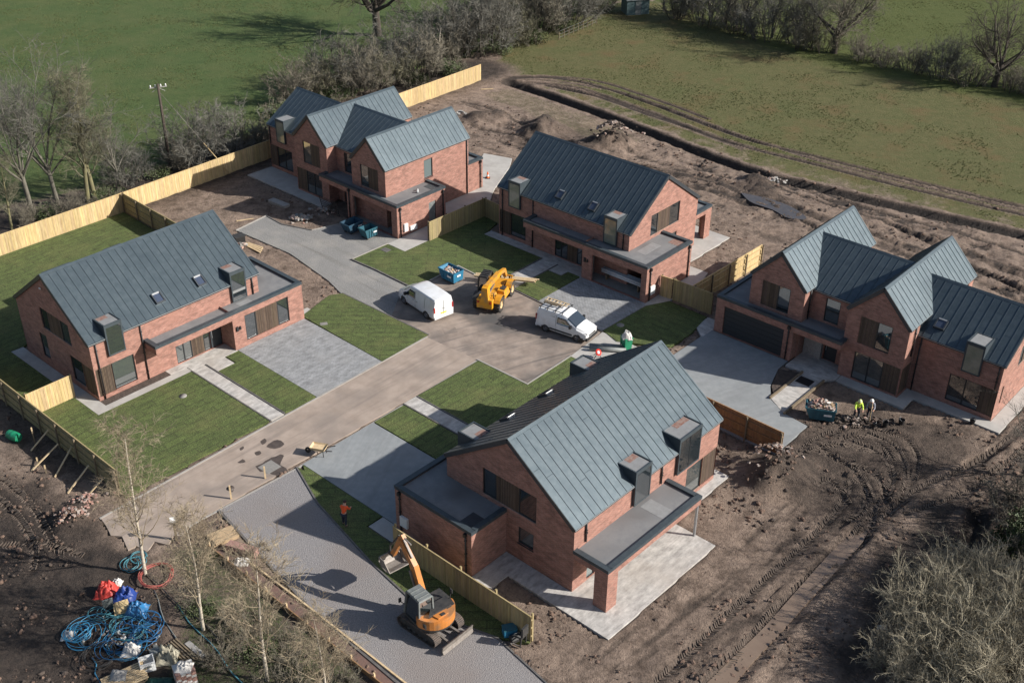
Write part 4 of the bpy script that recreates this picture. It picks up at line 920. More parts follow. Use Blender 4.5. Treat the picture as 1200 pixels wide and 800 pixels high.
rut([(735,190),(800,204),(860,220),(905,240)],.4,.14,.9,False); rut([(770,200),(835,214),(895,238),(960,268)],.4,.14,.9,False); rut([(880,212),(950,232),(1030,258),(1090,280)],.4,.13,.9,False); rut([(960,225),(1040,250),(1120,272),(1210,300)],.45,.14,.9,False); rut([(1060,285),(1120,305),(1180,330),(1215,350)],.45,.14,.9,False); rut([(1090,275),(1150,300),(1215,322)],.4,.13,.9,False); rut([(1000,245),(1060,262),(1090,285),(1150,300)],.4,.12,.8,False); rut([(540,118),(580,128),(615,150)],.4,.13,.8,False); rut([(560,150),(600,158),(630,175)],.4,.12,.8,False)
rut([(548,122),(600,142),(650,165)],.5,.12); rut([(865,235),(930,252),(960,270)],.6,.12)
for pl,w,dep,dark,tr in RUTS:
    lo=pl.min(0)-2; hi=pl.max(0)+2; m=(GX>lo[0])&(GX<hi[0])&(GY>lo[1])&(GY<hi[1])
    d=np.full(GX.shape,99.); d[m]=segdist(pl,GX[m],GY[m])
    Z=Z-dep*np.exp(-(d/(w*.5))**2)+dep*.7*np.exp(-((d-w*.95)/(w*.3))**2); Bm=np.maximum(Bm,dark*np.exp(-(d/(w*.62))**2)); Rm=Rm*(1-np.exp(-(d/(w*.8))**2))
sunk=np.zeros(GX.shape,bool)
for p in PADS: sunk|=inside(p,GX,GY)
for h,fp in (('A',[(0,0),(10.32,0),(10.32,-1.42),(16.72,-1.42),(16.72,4.76),(13.85,4.76),(13.85,9.68),(0,9.68)]),('C',[(0,0),(10.32,0),(10.32,-1.42),(16.72,-1.42),(16.72,4.76),(13.85,4.76),(13.85,9.68),(0,9.68)]),('D',[(0,0),(10.32,0),(10.32,-1.42),(16.72,-1.42),(16.72,4.76),(13.85,4.76),(13.85,9.68),(0,9.68)]),('E',[(-2.2,-.8),(4.3,-.8),(8,0),(12.3,0),(12.3,1.62),(18.3,1.62),(18.3,9.6),(12.3,10.4),(0,12.2),(0,5),(-2.2,5)]),('B',[(-2.2,-.8),(4.3,-.8),(8,0),(12.3,0),(12.3,1.62),(18.3,1.62),(18.3,9.6),(12.3,10.4),(0,12.2),(0,5),(-2.2,5)])):
    sunk|=inside(LWs(h,*fp),GX,GY)
edge=np.full(GX.shape,9.)
for p in PADS:
    a=np.array(p); m=(GX>a[:,0].min()-2)&(GX<a[:,0].max()+2)&(GY>a[:,1].min()-2)&(GY<a[:,1].max()+2); edge[m]=np.minimum(edge[m],segdist(p,GX[m],GY[m],True))
k=np.clip(edge/1.6,0.12,1); Z=np.where(sunk,-.24,np.minimum(-.02,Z)*k+np.maximum(0,Z+.02)*k-.015)
WET_AND_SHADE=Bm
def hz(x,y):
    """height of the earth sheet"""
    i=int(np.clip(np.searchsorted(gxs,x),1,len(gxs)-1)); j=int(np.clip(np.searchsorted(gys,y),1,len(gys)-1)); return float(Z[j,i])
def build_ground():
    ny,nx=GX.shape; me=bpy.data.meshes.new('ground'); V=np.stack([GX,GY,Z],-1).reshape(-1,3).astype(np.float32)
    ii=np.arange(ny*nx).reshape(ny,nx); F=np.stack([ii[:-1,:-1],ii[:-1,1:],ii[1:,1:],ii[1:,:-1]],-1).reshape(-1,4)
    me.vertices.add(len(V)); me.vertices.foreach_set('co',V.ravel()); me.loops.add(F.size); me.loops.foreach_set('vertex_index',F.ravel().astype(np.int32))
    me.polygons.add(len(F)); me.polygons.foreach_set('loop_start',np.arange(0,F.size,4,dtype=np.int32)); me.polygons.foreach_set('use_smooth',np.ones(len(F),bool))
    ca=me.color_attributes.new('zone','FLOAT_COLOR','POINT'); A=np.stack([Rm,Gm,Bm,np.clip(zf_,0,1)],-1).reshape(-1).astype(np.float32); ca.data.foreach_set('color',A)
    me.update(); me.validate(); me.materials.append(ground_mat()); o=bpy.data.objects.new('ground',me); C.objects.link(o); o['kind']='structure'
def ground_mat():
    m=bpy.data.materials.new('earth_and_grass'); m.use_nodes=True; nt=m.node_tree; N=nt.nodes; L=nt.links; bs=N['Principled BSDF']; bs.inputs['Roughness'].default_value=.96; bs.inputs['Specular IOR Level'].default_value=.3
    tc=N.new('ShaderNodeTexCoord'); at=N.new('ShaderNodeAttribute'); at.attribute_name='zone'; sp=N.new('ShaderNodeSeparateColor'); L.new(at.outputs['Color'],sp.inputs[0])
    def noise(s,d=6,r=.6):
        n=N.new('ShaderNodeTexNoise'); n.inputs['Scale'].default_value=s; n.inputs['Detail'].default_value=d; n.inputs['Roughness'].default_value=r; L.new(tc.outputs['Object'],n.inputs['Vector']); return n.outputs['Fac']
    def rg(f,a,b,c=0.,d=1.):
        n=N.new('ShaderNodeMapRange'); n.inputs[1].default_value=a; n.inputs[2].default_value=b; n.inputs[3].default_value=c; n.inputs[4].default_value=d; L.new(f,n.inputs[0]); return n.outputs[0]
    def mix(a,b,f,bl='MIX'):
        n=N.new('ShaderNodeMix'); n.data_type='RGBA'; n.blend_type=bl
        for k,v in (('A',a),('B',b)):
            if isinstance(v,tuple): n.inputs[k].default_value=(*v,1)
            else: L.new(v,n.inputs[k])
        if isinstance(f,float): n.inputs['Factor'].default_value=f
        else: L.new(f,n.inputs['Factor'])
        return n.outputs['Result']
    def mth(op,a,b):
        n=N.new('ShaderNodeMath'); n.operation=op
        for i,v in enumerate((a,b)):
            if isinstance(v,float): n.inputs[i].default_value=v
            else: L.new(v,n.inputs[i])
        return n.outputs[0]
    a=noise(1.1,12,.74); b=noise(.22,5); c=noise(6,8,.7); e=noise(18,5,.7)
    mud=mix((.125,.091,.070),(.345,.262,.206),rg(a,.36,.60)); mud=mix(mud,(.37,.278,.215),rg(b,.48,.70,0,.75)); mud=mix(mud,(.082,.062,.053),rg(c,.54,.70,0,.85))
    wet=mix((.036,.029,.025),(.090,.068,.054),rg(a,.35,.68)); mud=mix(mud,wet,rg(mth('ADD',sp.outputs[2],mth('MULTIPLY',mth('SUBTRACT',c,.5),.5)),.15,.75))  # dark tone for damp soil, also colours the painted lower-right tree shade
    g1=mix((.070,.116,.034),(.106,.146,.046),rg(a,.35,.65)); g1=mix(g1,(.135,.152,.055),rg(b,.44,.72,0,.8)); g1=mix(g1,(.028,.046,.014),rg(c,.55,.75,0,.6))
    g2=mix((.118,.124,.046),(.172,.158,.068),rg(a,.35,.65)); g2=mix(g2,(.190,.128,.058),rg(b,.52,.70,0,.75)); g2=mix(g2,(.052,.058,.020),rg(c,.54,.74,0,.65))
    g3=mix((.085,.110,.028),(.12,.135,.040),rg(a,.35,.65))
    gr=mix(g1,g2,sp.outputs[1]); gr=mix(gr,g3,at.outputs['Alpha'])
    gr=mix(gr,(.55,.55,.55),rg(e,.46,.66,0,.75),'MULTIPLY'); f=rg(mth('ADD',sp.outputs[0],mth('MULTIPLY',mth('SUBTRACT',c,.5),.9)),.36,.62)
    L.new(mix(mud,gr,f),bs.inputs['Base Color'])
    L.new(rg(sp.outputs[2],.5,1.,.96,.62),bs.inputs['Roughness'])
    bp=N.new('ShaderNodeBump'); bp.inputs['Strength'].default_value=1.0; bp.inputs['Distance'].default_value=.32
    L.new(mth('ADD',mth('MULTIPLY',c,.8),mth('MULTIPLY',e,.45)),bp.inputs['Height']); L.new(bp.outputs[0],bs.inputs['Normal'])
    return m
# --- lugged tyre tracks pressed into the mud: real berms and bars over the ruts
def tyre_track(pl,w):
    mb=MB(); n=len(pl); s=0
    P=catmull(pl[::3],.16) if n>6 else pl
    T=np.gradient(P,axis=0); T/= (np.linalg.norm(T,axis=1)[:,None]+1e-9); Nn=np.stack([T[:,1],-T[:,0]],1)
    for i in range(0,len(P)-1):
        for sg in (-1,1):
            a=P[i]+Nn[i]*sg*.03; b=P[min(i+1,len(P)-1)]+Nn[i]*sg*(w*.46)
            z0=hz(*a)+.012; z1=hz(*b)+.012; 
            mb.bar((a[0],a[1],z0),(b[0],b[1],z1),.062,.055)
    o=mb.build('tyre_tracks','track_earth'); o['kind']='structure'
build_ground()
c=catmull([G2(*q) for q in ((826,800),(862,765),(898,730),(938,685),(977,642),(1004,620),(1016,618),(1012,632),(990,656),(952,698),(914,740),(880,776),(856,802),(826,800))],.5)[:-1]; _m=MB(); _m.prism([tuple(q) for q in c],-.5,-.125); _o=_m.build('muddy_water','muddy_water'); _o['kind']='structure'
for pl,w,dep,dark,tr in RUTS:
    if tr and pl[:,1].max()<75: tyre_track(pl,w)
# --- loose clods over the bare ground
def clods_obj():
    r=np.random.RandomState(5); mb=MB(); base=[]
    for k in range(6):
        bm=bmesh.new(); bmesh.ops.create_icosphere(bm,subdivisions=1,radius=1)
        for v in bm.verts: v.co*=r.uniform(.6,1.25)
        base.append(([v.co.copy() for v in bm.verts],[[q.index for q in f.verts] for f in bm.faces])); bm.free()
    cnt=0
    while cnt<11000:
        if r.rand()<.72: x,y=r.uniform(-34,40),r.uniform(41,80)
        else: x,y=r.uniform(-24,55),r.uniform(80,126)
        j=int(np.clip(np.searchsorted(gxs,x),1,len(gxs)-1)); i=int(np.clip(np.searchsorted(gys,y),1,len(gys)-1))
        if sunk[i,j] or Rm[i,j]>.35 or edge[i,j]<.15: continue
        if fbm(np.array([x*.5]),np.array([y*.5]),3)[0]<.42+r.rand()*.15: continue
        s=.026+.13*r.rand()**4; V,F=base[r.randint(6)]; a=r.rand()*6.3; ca,sa=math.cos(a),math.sin(a)
        sx,sy,sz=s*r.uniform(.8,1.5),s*r.uniform(.8,1.2),s*r.uniform(.6,1.0)
        mb.idx([(x+(v.x*sx*ca-v.y*sy*sa),y+(v.x*sx*sa+v.y*sy*ca),Z[i,j]+v.z*sz+s*.2) for v in V],F,0 if r.rand()<.6 else 1); cnt+=1
    o=mb.build('mud_clods',['soil','soil_dark']); tag(o,'loose clods of earth scattered over the bare building ground','earth clods',kind='stuff')
clods_obj()
def tufts():
    r=np.random.RandomState(8); n=120000; y=80+95*r.rand(n)**.85; x=(r.rand(n)*2-1)*(y*.50+3)
    j=np.clip(np.searchsorted(gxs,x),1,len(gxs)-1); i=np.clip(np.searchsorted(gys,y),1,len(gys)-1)
    k=(Rm[i,j]>.55)&(~sunk[i,j])&(fbm(x*.25,y*.25,3)>.40+r.rand(n)*.22); x,y,z=x[k][:34000],y[k][:34000],Z[i,j][k][:34000]
    V=[];F=[]
    for q in range(3):
        m=len(x); s=.05+.10*r.rand(m)**2; a=r.rand(m)*6.3; b=a+1.3+r.rand(m); l=s*r.uniform(.6,1.2,m)
        P=np.stack([np.stack([x+.06*np.cos(a),y+.06*np.sin(a),z-.02],1),np.stack([x+.06*np.cos(b),y+.06*np.sin(b),z-.02],1),np.stack([x+l*np.cos(a),y+l*np.sin(a),z+s],1)],1).reshape(-1,3)
        f=np.arange(m*3).reshape(m,3)+sum(len(v) for v in V); V.append(P); F.append(f)
    mb=MB(); mb.idx(np.concatenate(V).tolist(),np.concatenate(F).tolist()); o=mb.build('field_grass','grass_blade'); tag(o,'rough tufts of pasture grass over the fields behind the houses','grass',kind='stuff')
tufts()
# ================================================================= FENCES
def fence(label,pts,mat,side=1,h=1.8,z0=0.0,post_every=2.4,pz=.0,group=None,rails=True,braces=None,ground=False,name='timber_fence',cat='fence'):
    a=Vector((*pts[0],0)); b=Vector((*pts[1],0)); d=b-a; L=d.length; ang=math.atan2(d.y,d.x)
    t=thing(name,label,cat,(a.x,a.y,z0),ang,group); s=-side   # boards on y = s side (right of the run when side=1)
    mb=MB(); n=int(L/.115); w=L/n; u=0
    pan=1.0
    for i in range(n):
        if i%16==0: pan=rng.uniform(.86,1.12)
        k=pan*rng.uniform(.84,1.14); hh=h+rng.uniform(-.008,.008); off=.012 if i%2 else 0
        zb=.04+ (hz(a.x+d.x*i/n,a.y+d.y*i/n)-.05 if ground else 0)
        y0,y1=sorted((s*.045,s*(.062+off))); mb.box(i*w,(i+1)*w+.006,y0,y1,zb,hh,0,(k,k*rng.uniform(.96,1.03),k*rng.uniform(.88,1.06)))
    y0,y1=sorted((s*.03,s*.10)); mb.box(0,L,y0,y1,h+.01,h+.045,0,(1.12,1.1,1.05))          # capping rail
    if not ground: mb.box(0,L,*sorted((s*.03,s*.07)),-.12,.04,0,(.85,.85,.85))
    mb.build('board_panel',mat,t)
    if rails:
        r=MB()
        for z in (.35,.95,1.5): r.box(0,L,*sorted((-s*.045,s*.04)),z,z+.085,0,(.9,.9,.9))
        r.build('rails',mat,t)
    k=max(1,round(L/post_every))
    for i in range(k+1):
        x=min(max(i*L/k,.05),L-.05); p=MB(); p.box(x-.05,x+.05,*sorted((-s*.145,-s*.046)),-.5,h+.06+pz); p.build('post','timber_post' if not pz else mat,t)
    return t
fence('long new board fence behind the left back lawn, bare trees at its back',LWs('A',(-16,25.35),(17.9,25.4)),'timber_new',1)
fence('bright new board fence running behind the farthest house to the mud',LWs('A',(18.0,25.4),(66,26.75)),'timber_new',1)
fence('shaded timber fence with its posts showing between the back lawn and the bare brown garden',LWs('A',(17.85,25.2),(17.25,6.2)),'timber_green',-1,rails=True)
fence('timber fence with raking props standing over dark mud, left of the front lawn',LWs('A',(-4.62,-9.9),(-4.32,16)),'timber_green',1,ground=True)
fence('short sunlit board fence across the lawn at the corner of the left house',LWs('A',(-4.2,1.75),(-.86,1.75)),'timber_new',1)
fence('board fence with a sunlit end between farthest house and middle lawn',LWs('B',(-4.5,.7),(-4.6,7.5)),'timber_green',1)
fence('short shaded board fence joining the dark roofed house at its far corner',[LW('B',-4.62,7.6),LW('D',-.12,1.45)],'timber_green',1)
fence('board fence facing the dark lawn, left of the closed black garage',LWs('D',(17.98,.58),(21.55,.66)),'timber_green',1)
fence('fence showing posts and rails beside the black garage, its far end sunlit',LWs('E',(-5.5,1.15),(-5.25,10.9)),'timber_new',-1)
fence('dark brown board fence between the nearest house and the pale drive beside the mud',LWs('C',(-4.95,.9),(-4.93,11.5)),'timber_brown',-1,z0=-.05)
fence('long board fence with post tops showing, behind the orange excavator',LWs('C',(18.15,10.5),(18.15,-.05)),'timber_green',-1 if False else -1,pz=.08)
# raking props against the left fence
i=0
for (px,py,qx,qy,lab) in ((57,503,36,527,'first'),(68,520,36,551,''),(87,518,64,558,''),(104,545,79,577,''),(121,560,102,583,'')):
    a=G(px,py,.9); b=G(qx,qy,0); b.z=hz(b.x,b.y)+.03; mb=MB()
    mb.bar(a,b,.10,.05); o=mb.build('raking_prop','timber_pale')
    tag(o,['short shaded prop beside the upright stake, furthest up the left fence','longest pale prop leaning on the left fence, ending on the mud beside the second stake','thin shaded prop in the middle of the left fence','long prop at the lower half of the left fence, foot near the clod heap','last low prop at the road end of the left fence'][i],'prop','props along the left fence'); i+=1
for k,(px,py,h,lab) in enumerate(((41,519,1.3,'pale topped stake standing in the fence shadow by the green barrel'),(45,545,.7,'short stake at the foot of the longest raking prop'),(54,553,.6,'stub of a stake in the mud below the longest raking prop'))):
    p=G(px,py); mb=MB(); mb.box(-.04,.04,-.04,.04,-.2,h); mb.box(-.042,.042,-.042,.042,h-.25,h+.002,1); tag(mb.build('wooden_stake',['timber_post','timber_pale'],loc=(p.x,p.y,hz(p.x,p.y)),rz=.4),lab,'stake','stakes by the left fence')
for k,(px,py,h,lab) in enumerate(((271,584,1.0,'pale timber stake at the road edge, lower of two'),(311,560,.9,'pale timber stake at the road edge beside the wet patch, upper of two'))):
    p=G(px,py); mb=MB(); mb.box(-.05,.05,-.05,.05,-.2,h); tag(mb.build('wooden_stake','timber_pale',loc=(p.x,p.y,0),rz=.3),lab,'stake','stakes at the road edge')
# low board edging with pegs along the footway, bottom left
E0,E1=(25.35,-8.2),(25.6,8.4)
t=thing('board_edging','low timber board edging on pegs beside the brown footway, under the birches','edging',(*LW('C',*E0),0),math.atan2(LW('C',*E1)[1]-LW('C',*E0)[1],LW('C',*E1)[0]-LW('C',*E0)[0]))
mb=MB(); mb.box(0,16.6,-.03,.03,-.1,.26,0,(.98,.98,.98)); mb.build('board','timber_brown',t)
for k in range(10): mb=MB(); mb.box(k*1.8+.1,k*1.8+.2,.031,.12,-.2,.42); mb.build('peg','timber_pale',t)
strip('kerb','timber_pale',LWs('C',(24.5,-5.2),(24.52,.2),(24.66,8.6)),.10,.10)
slab('C','footway','rusty_verge',[(24.62,-7.5),(25.28,-7.8),(25.5,8.5),(24.75,8.6)],.0)

slab('A','lawn','turf',[(-4.2,2.5),(-.98,2.5),(-.98,10.45),(13.8,10.45),(13.9,9.9),(17.1,9.6),(17.7,25.2),(-16,25.2),(-16,16),(-4.2,15)],.05) if False else None

# ================================================================= TREES
def rv(r,s): return Vector((r.uniform(-s,s),r.uniform(-s,s),r.uniform(-s,s)))
def twig(mb,p,d,L,w,r,m=0,droop=0.0):
    q=p+d*L*.55; d2=(d+rv(r,.35)+Vector((0,0,-droop))).normalized(); e=q+d2*L*.45
    x=d.orthogonal().normalized(); y=d.cross(x)
    n=len(mb.v)
    for a in range(3):
        c,s=math.cos(a*2.094),math.sin(a*2.094); mb.v.append(tuple(p+(x*c+y*s)*w))
    for a in range(3):
        c,s=math.cos(a*2.094),math.sin(a*2.094); mb.v.append(tuple(q+(x*c+y*s)*w*.7))
    mb.v.append(tuple(e))
    for f in ((0,1,4,3),(1,2,5,4),(2,0,3,5),(3,4,6),(4,5,6),(5,3,6)):
        mb.f.append(tuple(n+k for k in f)); mb.mi.append(m); mb.uv.append(None); mb.c.append((1,1,1)); mb.sm.append(False)
def limb(mb,p,d,L,r0,r1,r,wob=.18,up=.05,seg=5,n=5,m=0):
    P=[p]; dd=d.normalized()
    for i in range(seg):
        dd=(dd+rv(r,wob)+Vector((0,0,up))).normalized(); P.append(P[-1]+dd*(L/seg))
    mb.tube(P,[r0+(r1-r0)*i/seg for i in range(seg+1)],n,False,m)
    return P
def spread(d,ang,r):
    x=d.orthogonal().normalized(); x=Matrix.Rotation(r.uniform(0,2*PI),3,d)@x
    return (d*math.cos(ang)+x*math.sin(ang)).normalized()
def at(P,t):
    k=t*(len(P)-1); i=min(int(k),len(P)-2); return P[i].lerp(P[i+1],k-i),(P[i+1]-P[i]).normalized()
def make_tree(seed,H,tr,kind):
    r=random.Random(seed); T=MB(True); K=MB(True)
    S=dict(oak=dict(bole=.26,n1=11,L1=.60,a1=(.45,1.2),up1=.08,n2=8,L2=.48,n3=7,n4=6,tw=.9,w=.016,droop=.1),
           ash=dict(bole=.34,n1=10,L1=.66,a1=(.25,.7),up1=.12,n2=9,L2=.42,n3=6,n4=5,tw=.8,w=.011,droop=0),
           birch=dict(bole=.95,n1=34,L1=.36,a1=(.55,.95),up1=.10,n2=5,L2=.5,n3=4,n4=3,tw=.55,w=.009,droop=.25),
           tall=dict(bole=.85,n1=24,L1=.36,a1=(.5,.95),up1=.12,n2=6,L2=.5,n3=5,n4=5,tw=.75,w=.011,droop=0))[kind]
    P=limb(T,Vector((0,0,-.3)),Vector((r.uniform(-.05,.05),r.uniform(-.05,.05),1)),H*S['bole']+.3,tr,tr*(.78 if kind in('oak','ash') else .15),r,wob=.05,up=.05,seg=7,n=8)
    for i in range(S['n1']):
        if kind in ('oak','ash'): p,d=at(P,r.uniform(.72,1.0)); rr=tr*r.uniform(.32,.55)
        else: tt=.22+.76*(i+r.random())/S['n1']; p,d=at(P,tt); rr=tr*(.34*(1.05-tt)+.05)
        ln=H*S['L1']*r.uniform(.75,1.2)*(1 if kind in('oak','ash') else (1.15-.75*(p.z/H)))
        dd=spread(Vector((0,0,1)),r.uniform(*S['a1']) if i else .15,r)
        B=limb(K if kind in('birch','tall') else T,p,dd,ln,rr,rr*.28,r,wob=.2,up=S['up1'],seg=6,n=5)
        for j in range(S['n2']):
            q,d2=at(B,r.uniform(.22,1.0)); l2=ln*S['L2']*r.uniform(.5,1.05)
            B2=limb(K,q,spread(d2,r.uniform(.4,1.0),r),l2,rr*.32,rr*.09,r,wob=.25,up=.05,seg=4,n=4)
            for k in range(S['n3']):
                q3,d3=at(B2,r.uniform(.2,1.0)); l3=l2*r.uniform(.3,.65); e3=spread(d3,r.uniform(.4,1.05),r)
                B3=limb(K,q3,e3,l3,max(rr*.10,S['w']),S['w'],r,wob=.25,up=.02,seg=2,n=3)
                for l in range(S['n4']):
                    q4,d4=at(B3,r.uniform(.1,1.0)); twig(K,q4,spread(d4,r.uniform(.3,.95),r),S['tw']*r.uniform(.5,1.2),S['w']*.8,r,0,S['droop'])
    return T,K
def make_shrub(seed,H,Rr,stems=26,dens=1.0,w=.014):
    r=random.Random(seed); T=MB(True); K=MB(True)
    for i in range(stems):
        a=r.uniform(0,2*PI); q=r.random()**.6*Rr*.55; p=Vector((q*math.cos(a),q*math.sin(a),-.1))
        lean=q/(Rr*.55)*.75; d=Vector((math.cos(a)*lean,math.sin(a)*lean,1)).normalized()
        hh=H*r.uniform(.6,1.05)*(1-.30*(q/Rr)); P=limb(T,p,d,hh*1.05,r.uniform(.03,.07),.014,r,wob=.16,up=.02,seg=5,n=4)
        for j in range(int(9*dens)):
            q2,d2=at(P,r.uniform(.2,1.0)); B=limb(K,q2,spread(d2,r.uniform(.4,1.1),r),H*r.uniform(.14,.32),.018,.009,r,wob=.25,up=.03,seg=2,n=3)
            for k in range(int(11*dens)):
                q3,d3=at(B,r.uniform(.05,1.0)); twig(K,q3,spread(d3,r.uniform(.3,1.2),r),H*r.uniform(.07,.16),w,r)
    return T,K
def leafy(mb,seed,H,Rr,n,m=1,s=.09,lobes=7):
    r=random.Random(seed); L=[(Vector((r.uniform(-.5,.5)*Rr,r.uniform(-.5,.5)*Rr,H*r.uniform(.3,.75))),r.uniform(.35,.6)) for _ in range(lobes)]
    for i in range(n):
        c,k=L[r.randrange(lobes)]; v=rv(r,1).normalized()*r.random()**.4; p=c+Vector((v.x*Rr*k,v.y*Rr*k,v.z*H*k*.55))
        if p.z<.05: p.z=r.uniform(.05,.4)
        a=rv(r,1).normalized(); b=a.orthogonal().normalized(); z=s*r.uniform(.6,1.4)
        mb.face([p-a*z-b*z*.5,p+a*z-b*z*.4,p+a*z*.3+b*z*.8],m)
def plant(name,label,cat,T,K,mt,mk,loc,rz=0,group=None,sc=1,stem='trunk'):
    t=thing(name,label,cat,loc,rz,group,sc); T.build(stem,mt,t); K.build('crown',mk,t); return t
PROTO={}
def put(key,label,px,py,sc=1.0,rz=None,group=None,dz=-.1,world=None,sz=None):
    p=Vector((*world,0)) if world else G(px,py); z=hz(p.x,p.y)+dz; rz=rng.uniform(0,6.28) if rz is None else rz
    name,cat,T,K,mt,mk,stem,src=PROTO[key]
    if src is None:
        o=plant(name,label,cat,T,K,mt,mk,(p.x,p.y,z),rz,group,None,stem); PROTO[key]=(name,cat,T,K,mt,mk,stem,o)
    else:
        o=copy_thing(src,label,(p.x,p.y,z),rz,group)
        if not group and 'group' in o: del o['group']
    o.scale=(sc,sc,sc*(sz or 1)); return o
BIG=1.0
def proto(key,name,cat,TK,mt,mk,stem='trunk'): PROTO[key]=(name,cat,TK[0],TK[1],mt,mk,stem,None)
proto('oak','oak_tree','tree',make_tree(3,12,.42,'oak'),'bark_dark','twig_dark')
proto('oak2','oak_tree','tree',make_tree(9,11,.40,'oak'),'bark_dark','twig_brown')
proto('ash','bare_tree','tree',make_tree(4,13,.24,'ash'),'bark','twig_grey')
proto('ash2','bare_tree','tree',make_tree(14,12,.22,'ash'),'bark','twig_grey')
proto('tall','bare_tree','tree',make_tree(5,13,.26,'tall'),'bark_green','twig_olive')
proto('birch','birch_tree','tree',make_tree(6,9.5,.115,'birch'),'birch_bark','twig_birch')
proto('birch2','birch_tree','tree',make_tree(16,8.0,.10,'birch'),'birch_bark','twig_birch')
proto('shrubA','bare_shrub','shrub',make_shrub(7,5.2,3.6,34,1.0,.017),'twig_dark','twig_grey','stems')
proto('shrubB','bare_shrub','shrub',make_shrub(8,4.2,3.0,30,1.0,.016),'twig_dark','twig_brown','stems')
proto('shrubC','bare_shrub','shrub',make_shrub(10,3.6,2.8,30,1.0,.015),'twig_dark','twig_olive','stems')
proto('thicket','bare_shrub','shrub',make_shrub(12,2.3,2.2,26,.9,.010),'twig_dark','twig_brown','stems')
_T,_K=make_shrub(18,3.6,2.7,90,.85,.0065); PROTO['pale']=('pale_bush','bush',_T,_K,'twig_brown',['twig_pale'],'stems',None)
fence('small pale board gate between the pipe garage wall and the shaded fence',LWs('D',(16.86,.42),(17.9,.52)),'timber_new',1,name='garden_gate',cat='gate')
_T,_K=make_shrub(19,3.2,1.9,16,.6); leafy(_K,19,3.4,1.9,5200,1,.085,9); PROTO['holly']=('evergreen_bush','bush',_T,_K,'twig_dark',['twig_dark','leaf_dark'],'stems',None)
_T,_K=make_shrub(20,1.6,2.4,14,.9,.012); leafy(_K,20,1.3,2.4,1500,1,.07,9); PROTO['bramble']=('bramble_clump','bramble',_T,_K,'twig_brown',['twig_brown','leaf_dark'],'stems',None)
# left edge, behind the fence
GL='bare trees behind the left fence'
put('ash','grey bare tree nearest the left edge, forked low behind the long fence',38,250,1.0,.4,GL)
put('ash2','grey bare tree just behind the leftmost one, beside two greenish trunks',68,238,.98,2.2,GL)
put('tall','greenish trunked bare tree, left one of the close pair by the fence',103,236,.92,0,GL)
put('tall','greenish trunked bare tree with yellowish twigs, right one of the close pair',112,232,.95,2.5,GL)
put('tall','leaning yellow green trunk cut by the left edge of the picture',14,268,.55,1.0,GL)
put('ash2','smaller bare tree between the greenish pair and the telegraph pole',140,222,.62,3.0,GL)
put('shrubA','bare multi stemmed shrub against the fence left of the telegraph pole',150,215,.72,.5)
put('shrubB','low brown scrub behind the fence beneath the greenish trunks',85,252,.55,.2); put('shrubB','low brown scrub under the leftmost bare trees',30,262,.5,1.2)
put('bramble','bramble clump at the foot of the telegraph pole, on its left',180,208,.9); put('bramble','bramble clump under the leftmost bare trees behind the fence',58,252,.9); put('bramble','bramble clump below the shrub left of the pole',125,230,.8)
HG='hedge shrubs along the far boundary'
put('shrubA','large rounded grey shrub right of the telegraph pole',232,192,1.05,.3,HG); put('shrubA','rounded grey shrub at the left corner of the cluttered garage house',272,180,.98,2.0,HG); put('shrubB','brown shrub between the pole and the large rounded grey shrub',212,196,.75,1.0,HG)
put('shrubC','olive shrub touching the far left gable of the cluttered garage house',300,172,.85,.8,HG)
for k,(key,px,py,s,l) in enumerate((('shrubB',345,118,1.1,'brown shrub above the dark left roof of the cluttered garage house'),('shrubC',372,108,1.15,'olive shrub behind the two dark and light gable roofs'),('shrubA',402,100,1.15,'grey shrub below the lone field tree, on the near side'),('shrubB',430,104,1.2,'brown shrub above the front gable ridge, below the lone field tree'),
    ('shrubC',455,96,1.2,'olive shrub at the hidden start of the far bright fence'),('shrubA',470,84,1.2,'tall grey shrub left of the white dead snag'),('shrubB',496,88,1.15,'brown shrub in front of the white dead snag by the bright fence'),('shrubB',540,68,1.2,'brown shrub over the far end of the bright fence'),('shrubA',520,62,1.3,'tall grey shrub behind the white dead snag'),('shrubA',566,60,1.35,'tall grey shrub just past the end of the bright fence'),
    ('shrubC',598,50,1.2,'olive shrub right of the fence end, among the tall hedge'),('shrubB',630,36,1.3,'brown shrub by the pale wire fence posts'),('shrubA',664,26,1.3,'grey shrub at the top, behind the pale wire fence posts'),('shrubB',694,12,1.25,'brown shrub left of the teal shed'),('shrubC',610,20,1.2,'olive shrub at the top edge, behind the wire fence hedge'),('shrubA',560,28,1.3,'grey shrub at the top edge above the bright fence end'),('shrubB',640,2,1.3,'brown shrub cut by the top edge left of the shed'))):
    put(key,l,px,py,s,k*1.3,HG)
for px,py,l in ((330,135,'bramble clump at the left end of the hedge above the dark roof'),(395,115,'bramble clump low in the hedge behind the light gable roof'),(488,100,'bramble clump against the back of the bright fence, its left part'),(528,84,'bramble clump against the back of the bright fence, its middle'),(580,62,'bramble clump at the free end of the bright fence'),(625,50,'bramble clump along the field edge near the wire fence'),(660,36,'bramble clump beside the pale wire fence posts')): put('bramble',l,px,py,1.2)
put('ash2','bare tree rising from the hedge behind the end of the bright fence',578,62,.78,.5); put('ash','bare tree at the top edge over the wire fence posts',640,34,.7,1.5); put('ash2','bare tree in the top hedge left of the shed',690,16,.75,2.5)
put('oak','lone field tree whose crown leaves the top edge, long shadow on the green field',443,41,1.35,.7)
